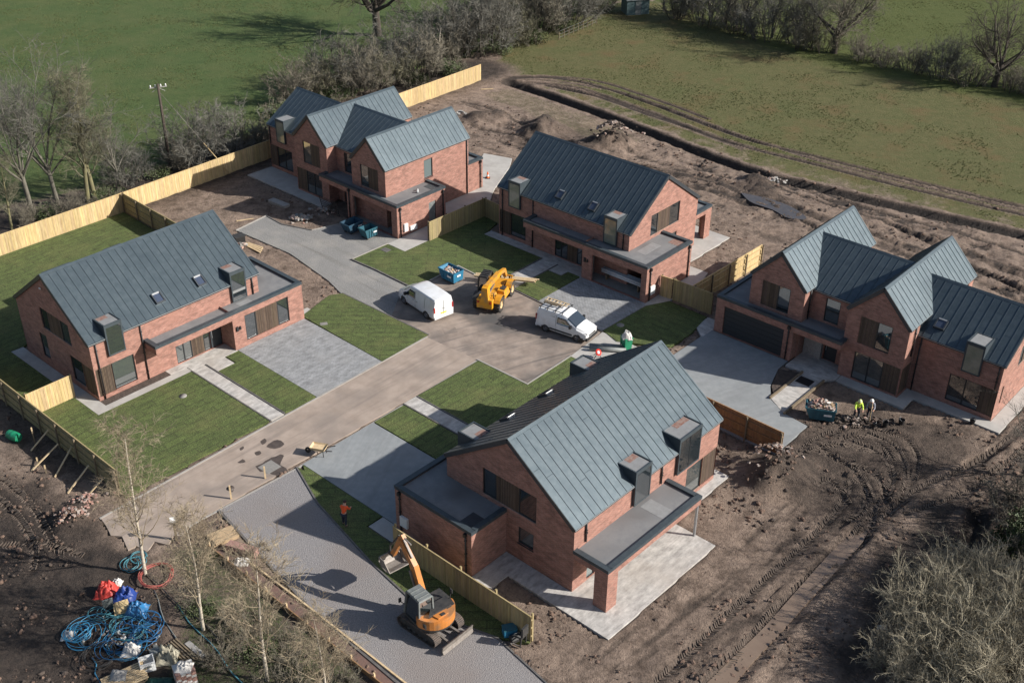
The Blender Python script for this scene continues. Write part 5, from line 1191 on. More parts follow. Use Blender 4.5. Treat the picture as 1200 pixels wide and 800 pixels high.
# top right hedgerow
HR='hedgerow along the top right field'
for k,(key,px,py,s,l) in enumerate((('shrubB',795,20,.9,'brown hedge shrub right of the teal shed'),('shrubA',830,26,.85,'grey hedge shrub under the twin dark trunks at the top'),('shrubB',865,36,.9,'brown hedge shrub left of the twin slim trees'),('shrubA',900,45,.9,'grey hedge shrub beneath the slim hedgerow tree'),('shrubB',935,55,.85,'brown hedge shrub left of the spreading oak'),('shrubC',965,60,.7,'olive hedge shrub at the foot of the spreading oak'),('shrubB',1010,70,.6,'low brown hedge shrub right of the spreading oak'),('thicket',1035,76,.9,'low thin hedge shrub halfway between the two oaks'),
    ('shrubB',1070,84,.62,'low brown hedge shrub in the gap between the oaks'),('shrubA',1105,90,.62,'round grey hedge shrub left of the right hand oak'),('thicket',1135,97,1.0,'thin hedge shrub beside the right hand oak trunk'),('thicket',1185,104,1.0,'thin hedge shrub right of the right hand oak'),('shrubB',1215,110,.7,'brown hedge shrub cut by the right edge'),('shrubB',1255,118,.8,'brown hedge shrub beyond the right edge'))):
    put(key,l,px,py,s*1.3,k*1.7,HR)
put('oak2','spreading bare oak rooted in the top right hedge, crown leaving the top edge',978,62,1.0,.2); put('oak','round crowned bare oak near the top right corner',1165,101,.90,2.0)
put('ash2','dark trunk of a bare tree at the top edge right of the shed',812,14,.8,1.0); put('ash','slim bare tree in the hedge between shed and oak',850,30,.72,2.4); put('ash2','second slim bare tree in the hedge, nearer the oak',905,44,.7,.3)
for k,(px,py,s,key,l) in enumerate(((778,12,.62,'ash','bare tree just right of the shed at the top edge'),(832,26,.6,'ash2','slender bare tree between the twin trunks and the slim tree'),(872,36,.62,'ash','dense bare tree in the middle of the top hedge'),(930,50,.6,'ash2','bare tree in the top hedge left of the spreading oak'),(952,56,.55,'ash','small bare tree touching the left of the spreading oak'),(1110,92,.42,'ash2','small bare tree left of the round crowned oak'))): put(key,l,px,py,s,k*1.3,HR)
# bottom left birches and thicket
put('birch','slender pale birch rising in front of the left lawn, behind the red pipe coil',170,672,1.0,.6); put('birch2','pale birch right of the blue pipe heap',238,736,1.05,2.0); put('birch2','young birch in the thicket left of the brown footway',313,796,1.1,4.0); put('birch2','short birch at the bottom edge beside the board edging',384,830,.85,1.0)
for k,(px,py,s,l) in enumerate(((222,700,.7,'bare thicket shrub between the two pale birches'),(285,735,1.0,'bare thicket shrub left of the young birch'),(262,770,1.0,'bare thicket shrub behind the brick pack'),(340,765,.95,'bare thicket shrub against the board edging'),(330,812,1.0,'bare thicket shrub at the bottom edge'),(395,805,.8,'bare thicket shrub at the lower end of the board edging'))):
    put('thicket',l,px,py,s*.72,k*1.1)
for px,py,s,l in ((235,715,.7,'bramble clump at the foot of the birch by the pipe heap'),(300,765,.8,'bramble clump below the young birch'),(350,800,.8,'bramble clump near the bottom edge by the edging'),(245,655,.5,'small bramble clump by the timber stack')): put('bramble',l,px,py,s*.8)
# bottom right
for k,(key,px,py,s,l) in enumerate((('pale',1130,762,1.15,'pale grey green bush filling the bottom right corner, front left'),('pale',1185,735,1.2,'pale grey green bush at the right edge, above the corner bush'),('pale',1095,800,.95,'pale grey green bush at the bottom edge, leftmost of its clump'),('pale',1190,800,1.3,'pale grey green bush in the very corner'),('pale',1150,705,.95,'smaller pale bush at the top of the corner clump'),('pale',1150,830,1.2,'pale bush cut by the bottom edge'),('holly',1190,650,.95,'dark green leafy bush at the right edge above the pale bushes'),('bramble',1160,668,.7,'bramble clump below the dark green bush'),('pale',1090,735,1.05,'pale grey green bush at the front left of the corner clump'),('pale',1120,690,.9,'low pale bush at the upper left of the corner clump'),('pale',1060,785,.8,'small pale bush at the left foot of the corner clump'),('bramble',1070,750,.6,'bramble clump in front of the pale corner bushes'))):
    put(key,l,px,py,s,k*1.4)
SG='trees beyond the right edge'
for k,(x,y,s,key) in enumerate(((34,50,.80,'ash'),(35,46,.75,'ash2'),(32.5,55,.62,'ash2'),(36,42,.75,'ash'),(33,59.5,.5,'ash2'))): put(key,'bare tree standing just beyond the right edge, shading the mud',0,0,s,k*1.1,SG,world=(x,y))
for k,(x,y) in enumerate(((31.5,48),(31,52),(30.5,44),(31,56))): put('shrubB','brown shrub just beyond the right edge, shading the mud',0,0,.85,k*1.9,SG,world=(x,y))
# dead snag in the hedge
p=G(512,76); r=random.Random(2); mb=MB(True); P=limb(mb,Vector((0,0,-.2)),Vector((.05,0,1)),4.6,.16,.06,r,.12,.05,6,6); q,d=at(P,.6); limb(mb,q,spread(d,.6,r),1.2,.07,.03,r,.2,.05,3,5); q,d=at(P,.85); limb(mb,q,spread(d,.7,r),.8,.05,.02,r,.2,.05,3,5)
tag(mb.build('dead_snag','birch_bark',loc=(p.x,p.y,0)),'white broken dead trunk standing in the far hedge above the bright fence','dead trunk')
# ================================================================= VEHICLES
def wheel(parent,x,y,r,w,side,rim='hub_grey',name='wheel',hub=.55,tread=0):
    """wheel standing on z=0, axle along y; parts tyre and rim"""
    e=bpy.data.objects.new(name,None); C.objects.link(e); e.parent=parent; e.location=(x,y,r); e.empty_display_size=.2
    t=MB(True); t.lathe([(r*hub,-w*.46),(r*.86,-w*.5),(r*.97,-w*.42),(r,-w*.2),(r,w*.2),(r*.97,w*.42),(r*.86,w*.5),(r*hub,w*.46),(r*hub,-w*.46)],24,axis='y')
    if tread:
        for k in range(tread):
            a=2*PI*k/tread
            for sg in (-1,1):
                a2=a+(PI/tread if sg>0 else 0); c,s=math.cos(a2),math.sin(a2)
                t.obox((r*1.0*c,sg*w*.24,r*1.0*s),(.09,w*.46,.07),ry=-a2,rz=sg*.0)
    t.build('tyre','tyre',e,sharp=35)
    m=MB(True); o=side*w*.30; m.lathe([(.02,o+side*.03),(r*.18,o+side*.04),(r*.22,o-side*.02),(r*hub*.8,o-side*.03),(r*hub*.95,o+side*.06),(r*hub*1.02,o+side*.03)] if side>0 else [(r*hub*1.02,o+side*.03),(r*hub*.95,o+side*.06),(r*hub*.8,o-side*.03),(r*.22,o-side*.02),(r*.18,o+side*.04),(.02,o+side*.03)],20,axis='y')
    for k in range(5):
        a=k*2*PI/5; m.cyl((r*.33*math.cos(a),o+side*.02,r*.33*math.sin(a)),(r*.33*math.cos(a),o-side*.05,r*.33*math.sin(a)),r*.06,8)
    m.build('rim',rim,e,sharp=35); return e
def van(label,loc,rz,st,win,wh,extra,group=None):
    t=thing('panel_van',label,'van',loc,rz,group)
    V=[];F=[]
    for (x,zb,zl,zt,wb,wl,wt) in st:
        half=[(wb*.90,zb),(wb,zb+.14),((wb+wl)/2+.012,(zb+zl)/2+.05),(wl,zl),(wl+(wt-wl)*.55,zl+(zt-.09-zl)*.6),(wt,zt-.09),(wt-.07,zt-.015),(wt*.5,zt+.018),(0,zt+.026)]
        ring=[(x,y,z) for y,z in half]+[(x,-y,z) for y,z in half[-2::-1]]; V+=ring
    n=17
    for i in range(len(st)-1):
        for k in range(n): F.append((i*n+k,(i+1)*n+k,(i+1)*n+(k+1)%n,i*n+(k+1)%n))
    F.append(tuple(range(n))); F.append(tuple((len(st)-1)*n+k for k in range(n-1,-1,-1)))
    mb=MB(True); mb.idx(V,F); b=mb.build('body','white_paint',t,sharp=28)
    def sy(x,z):     # half width of the body side
        for i in range(len(st)-1):
            a,c=st[i],st[i+1]
            if c[0]<=x<=a[0]:
                k=(a[0]-x)/(a[0]-c[0]); s=[a[j]+(c[j]-a[j])*k for j in range(7)]; zl,zt,wl,wt=s[2],s[3],s[5],s[6]
                if z<zl: return s[4]+(wl-s[4])*(z-s[1])/(zl-s[1])
                f_=min(1,(z-zl)/(zt-.09-zl)); return wl+(wt-wl)*(f_*.55/.6 if f_<.6 else .55+(f_-.6)*.45/.4)
        return st[0][5]
    def sidepanel(name,mat,pts,off=.012,parent=t):
        for sg in (1,-1):
            m=MB(True); a_,b_,c_,d_=pts; nu,nv=8,4; V2=[]; F2=[]
            for o_ in (off+.006,-.02):
                for u in range(nu+1):
                    for v in range(nv+1):
                        fu,fv=u/nu,v/nv; x=(a_[0]*(1-fv)+b_[0]*fv)*(1-fu)+(d_[0]*(1-fv)+c_[0]*fv)*fu; z=(a_[1]*(1-fv)+b_[1]*fv)*(1-fu)+(d_[1]*(1-fv)+c_[1]*fv)*fu
                        V2.append((x,sg*(sy(x,z)+o_),z))
            w_=nv+1; tot=(nu+1)*w_
            for u in range(nu):
                for v in range(nv): F2.append((u*w_+v,u*w_+v+1,(u+1)*w_+v+1,(u+1)*w_+v))
            rg_=[v for v in range(w_)]+[u*w_+nv for u in range(1,nu+1)]+[nu*w_+v for v in range(nv-1,-1,-1)]+[u*w_ for u in range(nu-1,0,-1)]
            for q in range(len(rg_)): e=(q+1)%len(rg_); F2.append((rg_[q],rg_[e],tot+rg_[e],tot+rg_[q]))
            m.idx(V2,F2)
            m.build(name,mat,parent)
    i,j=win['screen']; m=MB(True)
    A,B=V[i*n:(i+1)*n],V[j*n:(j+1)*n]; ks=range(5,12)
    up=Vector((.012,0,.012))
    for k in list(ks)[:-1]:
        q=[Vector(A[k]).lerp(Vector(B[k]),.06),Vector(B[k]).lerp(Vector(A[k]),.07),Vector(B[k+1]).lerp(Vector(A[k+1]),.07),Vector(A[k+1]).lerp(Vector(B[k+1]),.06)]; m.face([p+up for p in q])
    m.build('windscreen','vehicle_glass',t)
    sidepanel('side_window','vehicle_glass',win['side'])
    for pts in extra.get('lines',[]): sidepanel('door_seam','machine_grey',pts,.004)
    for pts in extra.get('strips',[]): sidepanel('side_trim','black_plastic',pts,.016)
    xf,xr=st[0][0],st[-1][0]
    for (wx) in wh['x']:
        for sg in (1,-1):
            y=sy(wx,.5); m=MB(); m.lathe([(.0,y*sg+.006*sg),(wh['r']*1.18,y*sg+.006*sg),(wh['r']*1.18,y*sg-.05*sg)],22,(wx,0,wh['r']+.02),'y'); m.build('wheel_arch','black_plastic',t)
            wheel(t,wx,sg*(y-.07),wh['r'],.21,sg,extra.get('rim','hub_grey'))
    m=MB(); m.box(xf-.30,xf+.03,-.80,.80,.24,.50); m.box(xf-.62,xf-.28,-.90,-.84,.24,.46); m.box(xf-.62,xf-.28,.84,.90,.24,.46); m.build('front_bumper',extra.get('fb','black_plastic'),t,bevel=.03)
    m=MB(); m.box(xr-.05,xr+.12,-.88,.88,.28,.50); m.build('rear_bumper',extra.get('rb','white_paint'),t,bevel=.03)
    for sg in (1,-1):
        m=MB(); m.box(xr-.025,xr+.06,sg*.86-.055,sg*.86+.055,.85,1.30); m.build('tail_light','lamp_red',t)
        m=MB(); m.obox((xf-.19,sg*.66,.80),(.30,.24,.13),rz=-sg*.5); m.build('headlight','lamp_clear',t,bevel=.03)
        mx=win['side'][0][0]-.12; m=MB(); m.box(mx-.10,mx+.07,sg*(sy(mx,1.1)+.02)-.0 if sg>0 else sg*(sy(mx,1.1)+.24),sg*(sy(mx,1.1)+.24) if sg>0 else sg*(sy(mx,1.1)+.02),1.02,1.24); m.build('wing_mirror','black_plastic',t,bevel=.03)
    m=MB(); m.box(xr-.035,xr-.02,-.26,.26,.62,.73); m.build('number_plate','plate_yellow',t)
    m=MB(); m.box(xr-.018,xr+.0,-.012,.012,.52,st[-1][3]-.08); m.box(xr-.03,xr,-.10,.10,1.02,1.07); m.build('rear_door_seam','machine_grey',t)
    m=MB(); m.box(xf-.06,xf+.02,-.45,.45,.56,.68); m.build('grille','black_plastic',t)
    return t,b
p0,p1=G(476,350),G(511,377); c=(G(473.6,355.3)+G(501.3,373.7))/2
def hd(a,b): return math.atan2(b.y-a.y,b.x-a.x)
h1=hd(G(501.3,373.7),G(473.6,355.3)); off=Vector((math.sin(h1),-math.cos(h1),0))*-.9
ST1=[(2.42,.34,.60,.74,.70,.68,.60),(2.36,.26,.72,.90,.84,.82,.72),(2.15,.24,.86,1.02,.92,.90,.80),(1.60,.22,.98,1.20,.95,.94,.84),(.80,.22,1.08,1.82,.96,.95,.80),(.45,.22,1.08,1.92,.96,.95,.80),(-.6,.22,1.08,1.94,.96,.95,.81),(-1.9,.24,1.08,1.93,.96,.95,.81),(-2.32,.26,1.06,1.89,.95,.94,.80),(-2.42,.34,1.04,1.80,.92,.92,.78)]
van('plain white panel van left of the yellow loader, rear doors toward the road',(c.x+off.x*-1,c.y+off.y*-1,0.0),h1,ST1,dict(screen=(3,4),side=[(1.28,1.06),(.72,1.62),(.05,1.64),(.02,1.06)]),dict(x=(1.5,-1.45),r=.34),dict(lines=[[(-.05,.35),(-.02,.35),(-.02,1.75),(-.05,1.75)],[(-1.25,.55),(-1.22,.55),(-1.22,1.7),(-1.25,1.7)],[(1.0,.4),(1.03,.4),(1.03,1.05),(1.0,1.05)],[(.12,.92),(.32,.92),(.32,.97),(.12,.97)],[(-.35,.92),(-.15,.92),(-.15,.97),(-.35,.97)]],fb='white_paint'))
c2=(G(636.8,386.8)+G(677.7,400.7))/2; h2=hd(G(636.8,386.8),G(677.7,400.7)); off2=Vector((-math.sin(h2),math.cos(h2),0))*.82
ST2=[(2.22,.34,.58,.72,.66,.64,.56),(2.14,.26,.72,.90,.80,.78,.68),(1.90,.24,.86,1.00,.88,.86,.76),(1.32,.22,.98,1.14,.90,.89,.78),(.42,.22,1.05,1.70,.91,.90,.74),(.10,.22,1.05,1.79,.91,.90,.75),(-.8,.22,1.05,1.81,.91,.90,.76),(-1.8,.24,1.05,1.79,.91,.90,.76),(-2.10,.28,1.02,1.73,.90,.89,.75),(-2.18,.36,1.0,1.64,.87,.87,.73)]
v2,b2=van('white van with a roof rack, facing the nearest house',(c2.x+off2.x,c2.y+off2.y,0),h2,ST2,dict(screen=(3,4),side=[(1.02,1.02),(.36,1.52),(-.32,1.54),(-.36,1.02)]),dict(x=(1.40,-1.32),r=.31),dict(lines=[[(-.45,.35),(-.42,.35),(-.42,1.6),(-.45,1.6)],[(-1.05,1.45),(-1.02,1.45),(-.55,1.45),(-.55,1.48)]],strips=[[(1.0,.40),(1.0,.52),(-.95,.52),(-.95,.40)]]))
r=MB()
for x in (-1.9,-1.3,-.6,.0): r.bar((x,-.74,1.93),(x,.74,1.93),.05,.04); r.bar((x,-.72,1.76),(x,-.72,1.94),.05); r.bar((x,.72,1.76),(x,.72,1.94),.05)
r.bar((-2.0,-.74,1.96),(.1,-.74,1.96),.04); r.bar((-2.0,.74,1.96),(.1,.74,1.96),.04); r.build('roof_rack','machine_black',v2)
lt=thing('ladder','pale timber ladder lying on the roof rack of the white van','ladder',(c2.x+off2.x,c2.y+off2.y,1.985),h2); m=MB()
for y in (.22,.60): m.bar((-2.1,y,.03),(-.15,y,.03),.07,.05)
m.build('rails','timber_pale',lt); m=MB()
for k in range(7): m.bar((-1.98+k*.29,.22,.035),(-1.98+k*.29,.60,.035),.035)
m.build('rungs','timber_pale',lt)
m=MB(); m.bar((-2.0,.02,.03),(-.5,.02,.03),.09,.07); m.bar((-2.0,-.12,.03),(-.8,-.12,.03),.07,.06); tag(m.build('timber_length','timber_post',loc=(c2.x+off2.x,c2.y+off2.y,1.985),rz=h2),'dark lengths of wood lying beside the ladder on the van roof','timber')

# ---- telescopic loader seen from behind
p_r,p_f=G(567,371),G(594,333); th=hd(p_r,p_f); cen=(p_r+p_f)/2
T=thing('telescopic_loader','yellow telescopic loader carrying a long bundle of timber across its forks','loader',(cen.x-.1,cen.y-.15,0),th)
for x in (1.35,-1.35):
    for sg in (1,-1): wheel(T,x,sg*.88,.62,.44,sg,'yellow_hub',hub=.55,tread=16)
m=MB(); m.box(-2.1,2.0,-.48,.48,.55,1.05); m.box(-2.35,-1.5,-.62,.62,.60,1.35); m.extrude_x([(-.55,1.05),(.55,1.05),(.42,1.35),(-.42,1.35)],-1.6,-.6); m.build('chassis','yellow_paint',T,bevel=.03)
m=MB(); m.hexa([(-.75,-1.12,.75),(.55,-1.12,.75),(.55,-.50,.75),(-.75,-.50,.75),(-.75,-1.05,1.42),(.35,-1.02,1.30),(.35,-.50,1.34),(-.75,-.50,1.48)]); m.build('engine_cover','yellow_paint',T,bevel=.04); m=MB(); m.box(-.5,.1,-1.0,-.62,1.43,1.47); m.build('air_grille','machine_black',T)
for x in (-1.35,1.35):
    for sg in (1,-1):
        m=MB()
        for k in range(6):
            a0=.5+k*.36; a1=a0+.36; R0=.74
            pts=[(x+R0*math.cos(a0),.62+R0*math.sin(a0)),(x+R0*math.cos(a1),.62+R0*math.sin(a1))]
            y0,y1=sorted((sg*.66,sg*1.13)); m.hexa([(pts[0][0],y0,pts[0][1]),(pts[0][0],y1,pts[0][1]),(pts[1][0],y1,pts[1][1]),(pts[1][0],y0,pts[1][1]),(pts[0][0],y0,pts[0][1]+.03),(pts[0][0],y1,pts[0][1]+.03),(pts[1][0],y1,pts[1][1]+.03),(pts[1][0],y0,pts[1][1]+.03)])
        m.build('mudguard','yellow_paint' if sg<0 else 'machine_black',T)
cab=MB(); x0,x1,y0,y1=-.75,.75,.36,1.12
for (x,y) in ((x0,y0),(x1,y0),(x1,y1),(x0,y1)): cab.bar((x,y,.9),(x*.86,y-(.04 if y>.7 else 0),2.28),.09)
cab.box(x0*.86,x1*.86,y0,y1-.04,2.26,2.34); cab.box(x0,x1,y0,y1,.62,1.02)
for k in range(5): cab.bar((x0*.8+k*.27,y0+.04,2.37),(x0*.8+k*.27,y1-.06,2.37),.05)
cb=cab.build('cab','machine_black',T)
g=MB(); g.hexa([(x0+.05,y0+.03,1.02),(x1-.05,y0+.03,1.02),(x1-.05,y1-.03,1.02),(x0+.05,y1-.03,1.02),(x0*.86+.05,y0+.03,2.26),(x1*.86-.05,y0+.03,2.26),(x1*.86-.05,y1-.08,2.26),(x0*.86+.05,y1-.08,2.26)]); g.build('glass','vehicle_glass',cb)
m=MB(); m.bar((-2.05,-.02,2.22),(.9,-.02,1.98),.32,.40); m.build('boom','yellow_paint',T,bevel=.03)
m=MB(); m.bar((.9,-.02,1.98),(2.35,-.02,1.62),.24,.30); m.bar((2.25,-.02,1.65),(2.62,-.02,.95),.26,.3); m.build('boom_extension','yellow_paint',T,bevel=.02)
m=MB(); m.hexa([(-2.4,-.36,1.0),(-1.75,-.36,1.0),(-1.75,.32,1.0),(-2.4,.32,1.0),(-2.35,-.24,2.35),(-1.85,-.24,2.42),(-1.85,.20,2.42),(-2.35,.20,2.35)]); m.build('boom_pivot','yellow_paint',T,bevel=.04)
m=MB(); m.bar((-1.6,.0,1.25),(-.1,.0,1.62),.12); m.bar((-.9,.14,1.40),(.3,.14,1.50),.10); m.build('lift_ram','bare_metal',T)
m=MB(); m.box(2.55,2.65,-.65,.65,.42,.52); m.box(2.55,2.65,-.65,.65,.98,1.08)
for y in (-.6,0,.55): m.box(2.56,2.64,y,y+.06,.45,1.05)
m.build('fork_carriage','yellow_paint',T); m=MB()
for y in (-.42,.36): m.box(2.65,3.85,y,y+.12,.40,.46); m.box(2.65,2.72,y,y+.12,.40,1.0)
m.build('forks','machine_black',T)
m=MB(); m.cyl((-1.9,-.62,1.3),(-1.9,-.62,1.75),.05,8); m.build('exhaust','machine_black',T)
for sg in (1,-1): m=MB(); m.box(-2.42,-2.36,sg*.5-.06,sg*.5+.06,1.05,1.22); m.build('tail_light','lamp_red',T)
ca,sa=math.cos(th),math.sin(th); lx,ly=cen.x-.1+ca*3.1,cen.y-.15+sa*3.1; l_a=hd(G(553,321,.6),G(624,328,.6))
LD=thing('timber_bundle','long pale timbers laid across the forks of the yellow loader','timber',(lx,ly,.465),l_a); r=random.Random(4)
for k in range(7): m=MB(); a=r.uniform(-.15,.2); m.box(-2.55+a,2.45+a,-.34+(k%4)*.17,-.34+(k%4)*.17+.14,(k//4)*.075,(k//4)*.075+.07); m.build('plank','timber_pale',LD)

# ---- tracked excavator
bA,bB=G(518,768),G(553,740); bm_=(bA+bB)/2; bd=(bB-bA).normalized(); fwd=Vector((-bd.y,bd.x,0))
if fwd.y<0: fwd=-fwd
bl=(bB-bA).length
oc=bm_+fwd*1.95; tk=math.atan2(fwd.y,fwd.x)
bk=G(455,655,2.0); hh_=bk-oc; hr=math.atan2(hh_.y,hh_.x); reach=math.hypot(hh_.x,hh_.y)
X=thing('tracked_excavator','orange tracked excavator on the gravel with its bucket raised beside the fence','excavator',(oc.x,oc.y,.0),0)
def sub(mb,name,mat,rz,parent=X,**k):
    o=mb.build(name,mat,parent,**k); o.rotation_euler=(0,0,rz); return o
for sg in (1,-1):
    m=MB(); y=sg*.88; w=.225; pr=[]
    N=12
    for k in range(N+1): a=PI/2+PI*k/N; pr.append((-1.05+.36*math.cos(a),.38+.36*math.sin(a)))
    for k in range(N+1): a=-PI/2+PI*k/N; pr.append((1.05+.36*math.cos(a),.38+.36*math.sin(a)))
    for i in range(len(pr)):
        a=pr[i]; b=pr[(i+1)%len(pr)]; steps=max(1,int(math.dist(a,b)/.16))
        for s_ in range(steps):
            q0=[a[0]+(b[0]-a[0])*s_/steps,a[1]+(b[1]-a[1])*s_/steps]; q1=[a[0]+(b[0]-a[0])*(s_+.85)/steps,a[1]+(b[1]-a[1])*(s_+.85)/steps]
            m.bar((q0[0],y,q0[1]),(q1[0],y,q1[1]),.45,.05)
    tr=sub(m,'track','track_mud',tk); m=MB(); m.box(-1.0,1.0,y-.14,y+.14,.18,.60)
    for x in (-1.05,1.05): m.cyl((x,y-.17,.38),(x,y+.17,.38),.26,14)
    for x in (-.6,-.2,.2,.6): m.cyl((x,y-.18,.18),(x,y+.18,.18),.11,10)
    m.build('rollers','machine_black',tr)
m=MB(); m.box(-.7,.7,-.66,.66,.35,.68); m.cyl((0,0,.66),(0,0,.86),.5,20); sub(m,'undercarriage','machine_black',tk)
m=MB(); m.extrude_x([(-2.08,.10),(-1.98,.06),(-1.92,.3),(-1.95,.55),(-2.05,.60),(-2.0,.3)],-bl/2,bl/2)
m2=MB()
for f,mi in zip(m.f,m.mi): m2.face([(m.v[k][1],m.v[k][0],m.v[k][2]) for k in f][::-1])
for sg in (1,-1): m2.bar((-.6,sg*.4,.35),(-1.98,sg*.45,.30),.12)
sub(m2,'dozer_blade','bare_metal',tk)
# house
def arc_prof(r,x_c,a0,a1,n): return [(x_c+r*math.cos(a0+(a1-a0)*k/n),r*math.sin(a0+(a1-a0)*k/n)) for k in range(n+1)]
foot=[(.75,1.08),(-.35,1.12)]+[(x*1.0,y) for x,y in arc_prof(1.16,-.28,PI*.58,PI*1.42,10)]+[(-.35,-1.12),(.75,-1.08)]
m=MB(); m.prism(foot,.88,1.02); sub(m,'slew_deck','machine_black',hr)
cw=[(-.30,1.10)]+arc_prof(1.17,-.28,PI*.56,PI*1.44,14)+[(-.30,-1.10)]
m=MB(); m.prism(cw,1.02,1.62); sub(m,'counterweight','orange_paint',hr,bevel=.06)
m=MB(); m.prism([(.60,-1.06),(-.30,-1.10),(-.85,-.98),(-.85,.10),(.60,.10)],1.03,1.66); m.prism([(-.2,-.9),(-.9,-.75),(-.9,.7),(-.2,.05)],1.625,1.80); sub(m,'engine_bay','machine_black',hr,bevel=.04)
m=MB(); m.prism([(-.75,-.45),(-1.2,-.35),(-1.25,.35),(-.75,.5)],1.625,1.70); en=sub(m,'engine_hood','orange_paint',hr,bevel=.03)
m=MB(); m.box(-1.22,-1.05,-.14,.10,1.70,1.74); m.build('exhaust_outlet','machine_black',en)
m=MB(); 
for z in (1.18,1.26,1.34,1.42): m.box(-1.06,-.62,.99,1.05,z,z+.035)
sub(m,'louvres','machine_black',hr)
cab=MB(); c0=[(.85,.16),(.85,1.08),(-.55,1.08),(-.55,.16)]; c1_=[(.62,.18),(.62,1.02),(-.50,1.02),(-.50,.18)]
for a,b in zip(c0,c1_): cab.bar((*a,1.02),(*b,2.62),.08)
cab.hexa([(.64,.16,2.60),(-.54,.16,2.60),(-.54,1.05,2.60),(.64,1.05,2.60),(.60,.2,2.69),(-.5,.2,2.69),(-.5,1.01,2.69),(.60,1.01,2.69)])
for x in (-.3,.0,.3): cab.bar((x,.22,2.71),(x,1.0,2.71),.04)
cb=sub(cab,'cab','machine_grey',hr); g=MB(); g.hexa([(.82,.2,1.04),(-.52,.2,1.04),(-.52,1.05,1.04),(.82,1.05,1.04),(.60,.21,2.60),(-.48,.21,2.60),(-.48,.99,2.60),(.60,.99,2.60)]); g.build('glass','vehicle_glass',cb)
m=MB(); m.bar((.7,1.1,1.7),(.85,1.28,1.9),.03); m.obox((.86,1.3,2.0),(.05,.16,.28)); m.bar((-.4,-1.0,1.66),(-.4,-1.1,2.1),.03); m.obox((-.4,-1.12,2.15),(.18,.06,.25)); sub(m,'mirrors','machine_black',hr)
kn=(reach-1.15,4.05); root=(.85,1.25); mid=(root[0]+(kn[0]-root[0])*.42,3.05)
m=MB(); y=-.18
m.bar((root[0],y,root[1]),(mid[0],y,mid[1]),.30,.50); m.bar((mid[0]-.12,y,mid[1]-.1),(kn[0],y,kn[1]),.28,.40); sub(m,'boom','orange_paint',hr,bevel=.03)
m=MB(); m.bar((.95,y-.20,1.05),(mid[0]+.1,y-.20,mid[1]-.35),.11); m.bar((.95,y+.20,1.05),(mid[0]+.1,y+.20,mid[1]-.35),.11); m.bar((mid[0]+.1,y,mid[1]+.42),(kn[0]-.1,y,kn[1]+.34),.12); m.bar((kn[0]-.9,y,kn[1]+.28),(kn[0],y,kn[1]+.36),.07); sub(m,'hydraulic_rams','bare_metal',hr)
tip=(reach-.25,2.45); m=MB(); m.bar((kn[0]-.25,y,kn[1]+.42),(kn[0]+.1,y,kn[1]+.05),.22,.26); m.bar((kn[0]-.05,y,kn[1]+.2),(tip[0],y,tip[1]),.22,.28); sub(m,'dipper_arm','orange_paint',hr,bevel=.02)
m=MB(); m.bar((kn[0]+.18,y,kn[1]+.2),(tip[0]+.25,y,tip[1]+.45),.09); m.bar((tip[0]+.25,y,tip[1]+.45),(tip[0]+.28,y,tip[1]),.08); m.bar((tip[0]-.1,y,tip[1]-.02),(tip[0]+.35,y,tip[1]-.05),.22,.2); sub(m,'bucket_linkage','machine_black',hr)
bx,bz=tip; pf=[(bx+.42,bz-.10),(bx+.48,bz-.45),(bx+.25,bz-.72),(bx-.18,bz-.78),(bx-.62,bz-.62),(bx-.60,bz-.57),(bx-.17,bz-.72),(bx+.21,bz-.66),(bx+.42,bz-.42),(bx+.36,bz-.10)]
m=MB(); m.extrude_x([(a,b) for a,b in pf],-.68,.68); q=MB()
for f in m.f: q.face([(m.v[k][1],m.v[k][0]+y,m.v[k][2]) for k in f][::-1])
for s_ in (-.68,.64): q.prism([(0,0),(0,0),(0,0)],0,0) if False else q.hexa([(bx-.60,s_+y,bz-.60),(bx+.30,s_+y,bz-.66),(bx+.30,s_+.04+y,bz-.66),(bx-.60,s_+.04+y,bz-.60),(bx-.1,s_+y,bz-.12),(bx+.40,s_+y,bz-.10),(bx+.40,s_+.04+y,bz-.10),(bx-.1,s_+.04+y,bz-.12)])
sub(q,'bucket','bare_metal',hr)

# ================================================================= PEOPLE
def skin_mesh(name,verts,edges,rad,mat,parent,lvl=1):
    me=bpy.data.meshes.new(name); me.from_pydata([tuple(v) for v in verts],edges,[]); o=bpy.data.objects.new(name,me); C.objects.link(o)
    md=o.modifiers.new('s','SKIN'); md.use_smooth_shade=True
    sv=me.skin_vertices[0].data
    for i,r_ in enumerate(rad): sv[i].radius=(r_,r_) if not isinstance(r_,tuple) else r_
    sv[0].use_root=True
    if lvl: o.modifiers.new('d','SUBSURF').levels=lvl; o.modifiers['d'].render_levels=lvl
    dg=bpy.context.evaluated_depsgraph_get(); nm=bpy.data.meshes.new_from_object(o.evaluated_get(dg)); bpy.data.objects.remove(o)
    nm.name=name; nm.materials.clear(); nm.materials.append(M[mat]); nm.polygons.foreach_set('use_smooth',[True]*len(nm.polygons))
    n=bpy.data.objects.new(name,nm); C.objects.link(n); n.parent=parent; return n
